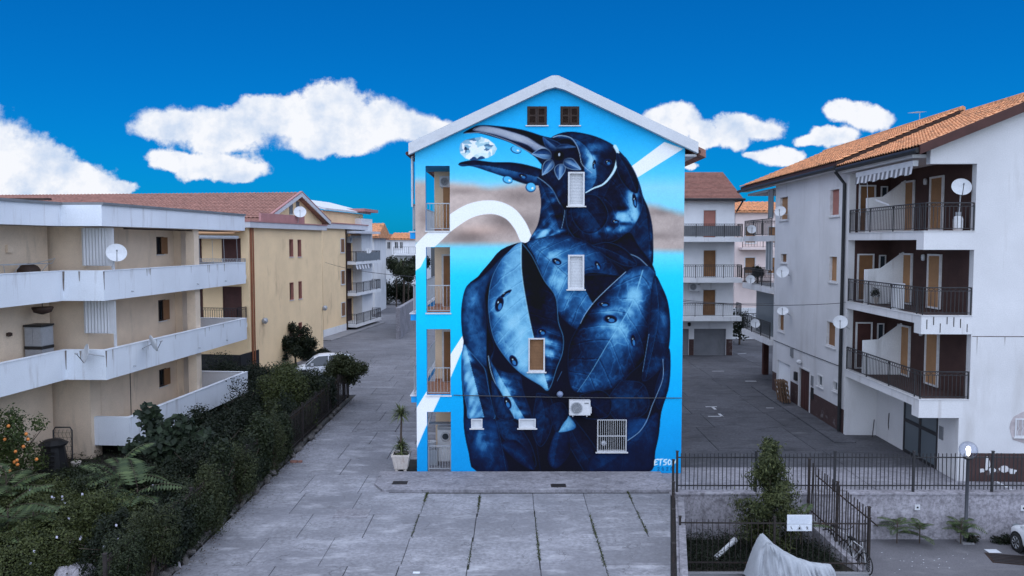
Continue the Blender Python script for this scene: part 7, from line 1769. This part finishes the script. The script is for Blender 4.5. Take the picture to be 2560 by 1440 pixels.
# compound-leaved saplings
def ailanthus(label, base, fronds, seed, L=.9, group=None):
    g = random.Random(seed); t = thing('ailanthus_sapling', label, 'sapling', base, 0, group); mb = MB(); C = []; Nn = []; tr = MB()
    ng = np.random.default_rng(seed); T_ = []
    tr.tube([(0, 0, 0), (0, 0, .9 * L)], .02, 5)
    V = []; F = []; tint = []
    for i in range(fronds):
        q = 6.283 * i / fronds + g.uniform(-.3, .3); el = g.uniform(.25, .9); ll = L * g.uniform(.7, 1.15); d = Vector((math.cos(q) * math.cos(el), math.sin(q) * math.cos(el), math.sin(el))); s = d.cross(Vector((0, 0, 1))).normalized()
        b0 = Vector((0, 0, L * g.uniform(.35, .95))); pts = [b0 + d * ll * k / 8 - Vector((0, 0, ll * .45 * (k / 8) ** 2)) for k in range(9)]
        tr.tube(pts, .008, 3, .003)
        for k in range(1, 17):
            f_ = k / 16.5; p = b0 + d * ll * f_ - Vector((0, 0, ll * .45 * f_ ** 2)); t_ = (d - Vector((0, 0, .9 * f_))).normalized(); lf = ll * .24 * math.sin(math.pi * min(1, .18 + .8 * f_)) + .03
            for sg in (-1, 1):
                e = (s * sg * .95 + t_ * .35 - Vector((0, 0, .22))).normalized() * lf; w = t_ * ll * .028; o = len(V)
                V += [p, p + e * .45 + w, p + e, p + e * .45 - w]; F += [(o, o + 1, o + 2, o + 3)]; tint += [min(1, max(0, .45 + .3 * g.gauss(0, 1)))] * 4
    obj('stem', tr, M_bark, t)
    m_ = MB(); m_.v = [tuple(v) for v in V]; m_.f = F; me = m_.mesh('fronds'); a_ = me.attributes.new('tint', 'FLOAT', 'POINT'); a_.data.foreach_set('value', tint); me.materials.append(L_fern)
    o = bpy.data.objects.new('fronds', me); COL.objects.link(o); o.parent = t
    return t
for k, (px, py, Y, L, nf, lab) in enumerate(((300, 1215, 24.6, 1.7, 11, 'feathery ailanthus sapling with two tall fronds in mid garden'), (345, 1290, 22.8, 1.6, 11, 'feathery blue green sapling near the garden fence'), (15, 1195, 23.6, 1.5, 10, 'tall feathery sapling at the left edge under the orange tree'),
                                       (20, 1300, 21.0, 1.6, 12, 'feathery sapling in the near left corner'), (85, 1330, 21.3, 1.4, 11, 'pale green feathery sapling beside the vine mound'), (200, 1225, 25.4, .8, 8, 'small feathery sapling beside the black compost bin'),
                                       (265, 1250, 25.6, .9, 7, 'little feathery sapling left of the two tall fronds'))):
    q = at(px, py, Y); ailanthus(lab, (q.x, Y, max(.2, q.z - L * .8)), nf, 400 + k, L)
# vine mound in the near left corner
def mound(label, pts, n, mat, leaf, seed, flowers=0):
    g = np.random.default_rng(seed); b0 = pts[0]; t = thing('vine_mound', label, 'vine', (b0[0], b0[1], 0)); Ps = []; Ns = []
    for (x, y, z, rx, ry, rz) in pts:
        k = int(n / len(pts)); d = g.normal(size=(k, 3)); d /= np.linalg.norm(d, axis=1, keepdims=True); d[:, 2] = np.abs(d[:, 2]); rr = .85 + .2 * g.random((k, 1)) + .12 * np.sin(d[:, :1] * 9) * np.sin(d[:, 1:2] * 8 + 2)
        Ps.append(np.array([x - b0[0], y - b0[1], z]) + d * rr * np.array([rx, ry, rz])); Ns.append(d)
    P = np.concatenate(Ps); N = np.concatenate(Ns) + g.normal(size=P.shape) * .5; P[:, 2] = np.maximum(P[:, 2], .02)
    leaf_mesh('foliage', P, N, leaf, .55, mat, t, g)
    if flowers:
        sel = g.choice(len(P), flowers); 
        mm = pm('pale_flower', (.5, .48, .58), .1, 5, .8, 0, 30) if 'pale_flower' not in MATS else MATS['pale_flower']
        mb = MB()
        for i in sel:
            c = Vector(P[i] + Ns[0][0] * 0) + Vector((0, -.05, .06)); s = .03
            mb.quad(c + Vector((-s, 0, -s)), c + Vector((s, -.01, -s)), c + Vector((s, 0, s)), c + Vector((-s, .01, s)))
        o = obj('flowers', mb, mm, t, fix=False); o['kind'] = 'stuff'
    tw = MB()
    for i in range(40):
        x, y, z, rx, ry, rz = pts[g.integers(len(pts))]; a = g.uniform(0, 6.28); e = Vector((x - b0[0] + rx * math.cos(a), y - b0[1] + ry * math.sin(a) , max(.1, z + rz * g.uniform(.2, .7)))); tw.tube([(x - b0[0], y - b0[1], .1), ((x - b0[0] + e.x) / 2 + g.normal() * .2, (y - b0[1] + e.y) / 2, e.z * .8), e + Vector((g.normal() * .1, g.normal() * .1, .1))], .008, 3)
    o = obj('twigs', tw, M_bark, t); o['kind'] = 'stuff'
    return t
q1, q2, q3, q4 = at(60, 1270, 23.2), at(170, 1265, 23.0), at(215, 1330, 22.0), at(110, 1380, 20.8)
mound('olive green flowering vine heaped over the near left corner', [(q1.x, 23.2, .3, 1.5, 1.1, q1.z + .1), (q2.x, 22.8, .3, 1.2, 1.0, q2.z + .15), (q3.x, 21.8, .2, 1.0, .9, 1.45), (q4.x, 20.8, .2, 1.3, .9, 1.25), (at(15, 1400, 20).x, 20.4, .1, 1.2, .9, 1.2)], 42000, L_olive, .075, 500, 70)
mound('dark ivy covering the near end of the garden fence', [(at(300, 1400, 20.8).x, 20.8, .1, .9, 1.0, 1.5), (at(260, 1330, 22.6).x, 22.6, .1, .9, 1.0, 1.5), (at(380, 1330, 22.6).x, 22.6, .1, .8, .9, 1.5)], 26000, L_dark, .075, 501, 20)
# conifer-like bay tree in the fenced plot
def cone_tree(label, base, h, n, seed):
    g = np.random.default_rng(seed); t = thing('conifer_tree', label, 'tree', base); Ps, Ns, Ts = [], [], []
    tr = MB().tube([(0, 0, 0), (.03, .0, h * .5), (0, 0, h * .97)], .07, 6, .012)
    nb = 95
    for i in range(nb):
        z = h * (.06 + .90 * (i / nb) ** .9); R = 1.2 * (1 - (z / h)) ** .8 * (.5 + .75 * g.random()) * (.85 if z < .5 else 1) + .06
        a = g.uniform(0, 6.283); d = np.array([math.cos(a), math.sin(a), .45]); k = int(n / nb * (.45 + R)); s = g.random(k) ** .55
        c = np.array([0, 0, z]) + d * R * s[:, None] + g.normal(size=(k, 3)) * (.075 + .05 * R)
        Ps.append(c); Ns.append(g.normal(size=(k, 3)) * .6 + d); Ts.append(np.clip(g.beta(1.3, 3.0, k) + .25 * (s > .85) * g.random(), 0, 1))
        if i % 2 == 0: tr.tube([(0, 0, z - .05), tuple(np.array([0, 0, z]) + d * R * .9)], .014, 4, .004)
    obj('trunk', tr, M_bark, t); leaf_mesh('crown', np.concatenate(Ps), np.concatenate(Ns), .125, .34, L_conifer, t, g, np.concatenate(Ts)); return t
q = at(1922, 1300, 25.4); ztop = at(1940, 1095, 25.4).z
cone_tree('tall pointed evergreen in the fenced plot beside the notice board', (q.x, 25.4, LOW), ztop - LOW, 15000, 600)
q = at(2000, 1270, 25.6); ailanthus('feathery sapling on the right flank of the pointed evergreen', (q.x, 25.5, LOW + .4), 7, 610, 1.0)
# weeds in the plot and along the retaining wall
g = np.random.default_rng(88); n = 15000
P = np.stack([g.uniform(5.2, 10.3, n), g.uniform(24.3, 26.85, n), LOW + .02 + g.random(n) ** 2 * .42], 1); keep = P[:, 0] > 5.0 + (P[:, 1] - 24) * .2; P = P[keep]; N = g.normal(size=P.shape) * .7 + np.array([0, -.2, .8])
o = leaf_mesh('plot_weeds', P, N, .08, .4, L_dark, None, g); o['kind'] = 'stuff'; o['label'] = 'tangled dark weeds filling the fenced plot'; o['category'] = 'weeds'
for k, (px, py, r, m) in enumerate(((2215, 1305, .55, 'L_fern'), (2270, 1318, .5, 'L_olive'), (2370, 1310, .55, 'L_fern'), (2400, 1325, .35, 'L_dark'), (2470, 1325, .4, 'L_dark'), (2500, 1330, .3, 'L_dark'))):
    q = onz(px, 1338, LOW); lab = ['broad weed clump at the foot of the retaining wall beside the side fence', 'pale weed clump in the middle of the retaining wall foot', 'leafy weed clump left of the lamp post foot', 'small dark weed right at the lamp post foot', 'sparse weed clump between the lamp post and the car', 'small weed tuft just left of the white car'][k]
    if k in (0, 1, 2): ailanthus(lab, (q.x, 26.55, LOW + .02), 12, 620 + k, .8 if k != 1 else .65)
    else: bush('weed_clump', lab, 'weeds', (q.x, 26.6, LOW), (r, r * .6, r * .7), 500, .09, globals()[m], seed=630 + k, zc=r * .4, twigs=3)
# weeds in the slab joints
mbw = []; g = np.random.default_rng(91)
for (x_, y0_, y1_, k) in JOINTS:
    if k == 0 and y0_ < 22: continue
    m_ = int(rnd.choice((0, 40, 90, 200, 260))); s_ = g.beta(.8, 1.2, m_) if y1_ < 26 else g.beta(2.5, .8, m_); mbw.append(np.stack([np.full(m_, x_), y0_ + (y1_ - y0_) * s_, np.full(m_, .012)], 1) + g.normal(size=(m_, 3)) * np.array([.022, .05, .010]))
P = np.concatenate(mbw); P[:, 2] = np.abs(P[:, 2]); o = leaf_mesh('joint_weeds', P, g.normal(size=P.shape) + np.array([0, 0, .4]), .05, .4, L_olive, None, g); o['kind'] = 'stuff'; o['label'] = 'small weeds growing in the slab joints'; o['category'] = 'weeds'
# fallen leaves and scraps near the hedge foot
P = np.stack([-8.95 + np.abs(g.normal(size=1500)) * .28, g.uniform(18, 44, 1500), np.full(1500, .012)], 1); o = leaf_mesh('fallen_leaves', P, g.normal(size=P.shape) * .25 + np.array([0, 0, 1]), .055, .5, L_dry, None, g); o['kind'] = 'stuff'; o['label'] = 'dry fallen leaves along the foot of the garden fence'; o['category'] = 'leaves'

# ------------------------------------------------------------------ garden fence, low wall and things in the garden
gw_ = MB(); yy = 16.0; wl2 = obj('garden_wall', MB().box(-9.18, 16, -.05, -9.02, 44.2, .11), pm('mossy_wall', (.085, .08, .075), .3, 2, .95, .5, 20, [((.03, .035, .02), .9, (2, 2, 2))]), None); tag(wl2, 'low crumbling wall at the foot of the garden fence', 'wall')
stn = pm('wall_stone', (.11, .10, .095), .3, 3, .95, .6, 20, rand=.25); mes = []
for k in range(3):
    mb = MB(); mb.lathe([(.02, -.07), (.11, -.05), (.13, .02), (.09, .08), (.02, .09)], 7); me = mb.mesh('stone'); me.materials.append(stn); mes.append(me)
for i in range(42):
    inst('stone', mes[i % 3], wl2, (-9.0 + rnd.uniform(-.08, .10), 17 + 26 * rnd.random(), .03 + rnd.uniform(-.02, .09)), (rnd.random(), rnd.random(), rnd.random() * 6), (rnd.uniform(.7, 1.5), rnd.uniform(.7, 1.5), rnd.uniform(.7, 1.2)))
fence('garden_fence', 'rusty iron picket fence half buried in the long garden hedge', [(-9.1, 17.5, .12), (-9.1, 44.1, .12)], 1.6, .15, 2.4, (.18, 1.48), M_rustiron, base=.05, bar=.010)
# compost bin, bed frame, pot
q = onz(150, 1172, 0)
t = thing('compost_bin', 'black plastic compost bin with a lid by the beige wall', 'bin', (q.x, q.y - .4, 0))
obj('body', MB().lathe([(.52, 0), (.50, .1), (.40, 1.0), (.42, 1.02)], 10), M_black, t); obj('lid', MB().lathe([(.50, 1.03), (.52, 1.10), (.30, 1.24), (.05, 1.28)], 10), M_black, t)
for k in range(5): obj('rib', MB().box(-.30, -.53 + .024 * k, .15 + .16 * k, .30, -.49 + .024 * k, .22 + .16 * k), M_black, t)
t = thing('bed_frame', 'black wire bed base standing upright behind the compost bin', 'bed frame', (q.x + .15, q.y - .05, 0))
obj('frame', MB().tube([(-.36, 0, 0), (-.36, .05, 1.5), (-.28, .06, 1.62), (.28, .06, 1.62), (.36, .05, 1.5), (.36, 0, 0)], .028, 6), M_iron, t)
wv = MB()
for i in range(5): wv.tube([(-.3 + .15 * i + .03 * (-1) ** k, .04, .1 + .18 * k) for k in range(9)], .008, 3)
for k in range(8): wv.tube([(-.35, .04, .15 + .18 * k), (.35, .04, .15 + .18 * k)], .006, 3)
obj('wire_mesh', wv, M_iron, t)
q2_ = onz(198, 1176, 0); t = thing('flower_pot', 'pale grey flower pot with a seedling near the beige wall corner', 'flower pot', (q2_.x, q2_.y - .2, 0))
obj('pot', MB().lathe([(.12, 0), (.17, .36), (.185, .40), (.16, .39), (.1, .05)], 14), M_terracotta, t, smooth=True)
mb = MB(); [leafblade(mb, (0, 0, .35), (math.cos(a), math.sin(a), 1.2), .25, .03, .5) for a in (0, 1.2, 2.5, 3.6, 5)]; obj('seedling', mb, M_yucca, t, fix=False)
t = thing('plastic_sacks', 'crumpled white plastic sacks among the ferns', 'sacks', at(105, 1300, 22.3)); 
for k, (x, y, z) in enumerate(((0, 0, 0), (.14, .05, -.04), (-.1, .1, .05))): obj('sack', MB().lathe([(.02, -.07), (.12, -.05), (.14, .02), (.08, .07), (.01, .08)], 7, Matrix.Translation((x, y, z)) @ Matrix.Rotation(k, 4, 'X')), M_paper, t)
t = thing('paper_bag', 'white paper bag on the compost heap under the orange tree', 'bag', onz(133, 1160, .25)); obj('bag', MB().lathe([(.18, 0), (.2, .1), (.1, .2), (.02, .24)], 6), M_paper, t)
q = at(200, 1412, 20.2)
t = thing('stone_heap', 'heap of pale broken concrete at the bottom left of the garden', 'rubble', (q.x, 20.2, 0))
for k in range(7):
    m = Matrix.Translation((rnd.uniform(-.45, .4), rnd.uniform(-.2, .3), max(.1, q.z - .25) * rnd.uniform(.5, 1.15))) @ Matrix.Rotation(rnd.random() * 3, 4, (rnd.random(), rnd.random(), 1)); obj('rubble_piece', MB().lathe([(.03, -.2), (.22, -.14), (.28, .06), (.16, .2), (.02, .22)], 6, m), M_rough, t)
q = onz(440, 1420); t = thing('stone_heap', 'small pale stone by the hedge foot at the bottom', 'stone', (q.x, q.y, 0)); obj('stone_piece', MB().lathe([(.03, 0), (.14, .02), (.12, .12), (.03, .17)], 7), M_rough, t)
q = onz(735, 1156); t = thing('broken_brick', 'broken brick lying on the lane slabs by the hedge', 'brick', (q.x, q.y, 0)); obj('brick', MB().box(-.14, -.06, 0, .14, .06, .08), M_tile, t); obj('brick', MB().box(.17, -.04, 0, .32, .07, .07), M_tile, t)
# trees and hedge at the far end of the street
for k, (px, py, Y, rx, rz) in enumerate(((925, 722, 112, 3.0, 2.3), (965, 722, 112.5, 3.0, 2.2), (1010, 720, 112, 2.4, 2.2))):
    q = at(px, py, Y); bush('far_hedge', ['dark hedge at the far left end of the street', 'dark hedge in the middle of the far street end', 'dark hedge against the far right boundary wall'][k], 'hedge', (q.x, Y, 0), (rx, 1.8, rz), 4200, .32, L_dark, trunk=0, seed=700 + k, zc=rz * .8)
for k, (px, py, Y, r, m) in enumerate(((990, 668, 108, 1.7, 'L_hedge'), (1022, 680, 100, 1.8, 'L_hedge'), (1042, 660, 104, 1.9, 'L_dark'), (935, 692, 110, 1.1, 'L_olive'))):
    q = at(px, py, Y); bush('far_tree', ['bushy tree in front of the far white house', 'dense green tree over the right boundary wall', 'dark tree beside the far orange roofed house', 'pale bush below the balcony of the far white house'][k], 'tree', (q.x, Y, 0), (r, r, r * .9), 4200, .26, globals()[m], trunk=1, seed=710 + k, zc=q.z)
q = at(1008, 655, 106); t = thing('palm_tree', 'small palm tree among the trees at the street end', 'palm', (q.x, 106, 0))
obj('trunk', MB().tube([(0, 0, 0), (.1, 0, q.z * .6), (0, 0, q.z)], .16, 7, .12), M_bark, t); mb = MB()
for i in range(46):
    a = rnd.uniform(0, 6.28); el = rnd.uniform(-.3, 1.2); leafblade(mb, (0, 0, q.z), (math.cos(a) * math.cos(el), math.sin(a) * math.cos(el), math.sin(el)), 1.7, .07, 1.0)
obj('fronds', mb, M_yucca, t, fix=False)
for k, (px, py, Y, r) in enumerate(((1850, 770, 68, 1.3), (1863, 668, 60, .6))):
    q = at(px, py, Y); bush('far_shrub', ['dark shrub between the garage house and the cream block', 'plant growing on the middle rear balcony'][k], 'shrub', (q.x, Y, 0) if k == 0 else FR.w(.4, Y3 - 1.2, ZL[1] + .0), (r, r, r * 1.2) if k == 0 else (.45, .6, .5), 1800, .2 if k == 0 else .12, L_dark, trunk=.2, seed=720 + k)
q = FR.hit(2185, 742, 0, .6); t = thing('potted_plant', 'dark potted plant on the middle brown balcony', 'plant', FR.w(.65, q.y, ZL[1] + .03)); obj('pot', MB().lathe([(.12, 0), (.17, .28), (.15, .28)], 10), M_terracotta, t)
g = np.random.default_rng(5); P, qn, tl = crown_points(g, 500, (0, 0, .5), (.35, .35, .28)); leaf_mesh('leaves', P, qn, .1, .5, L_dark, t, g, tl)
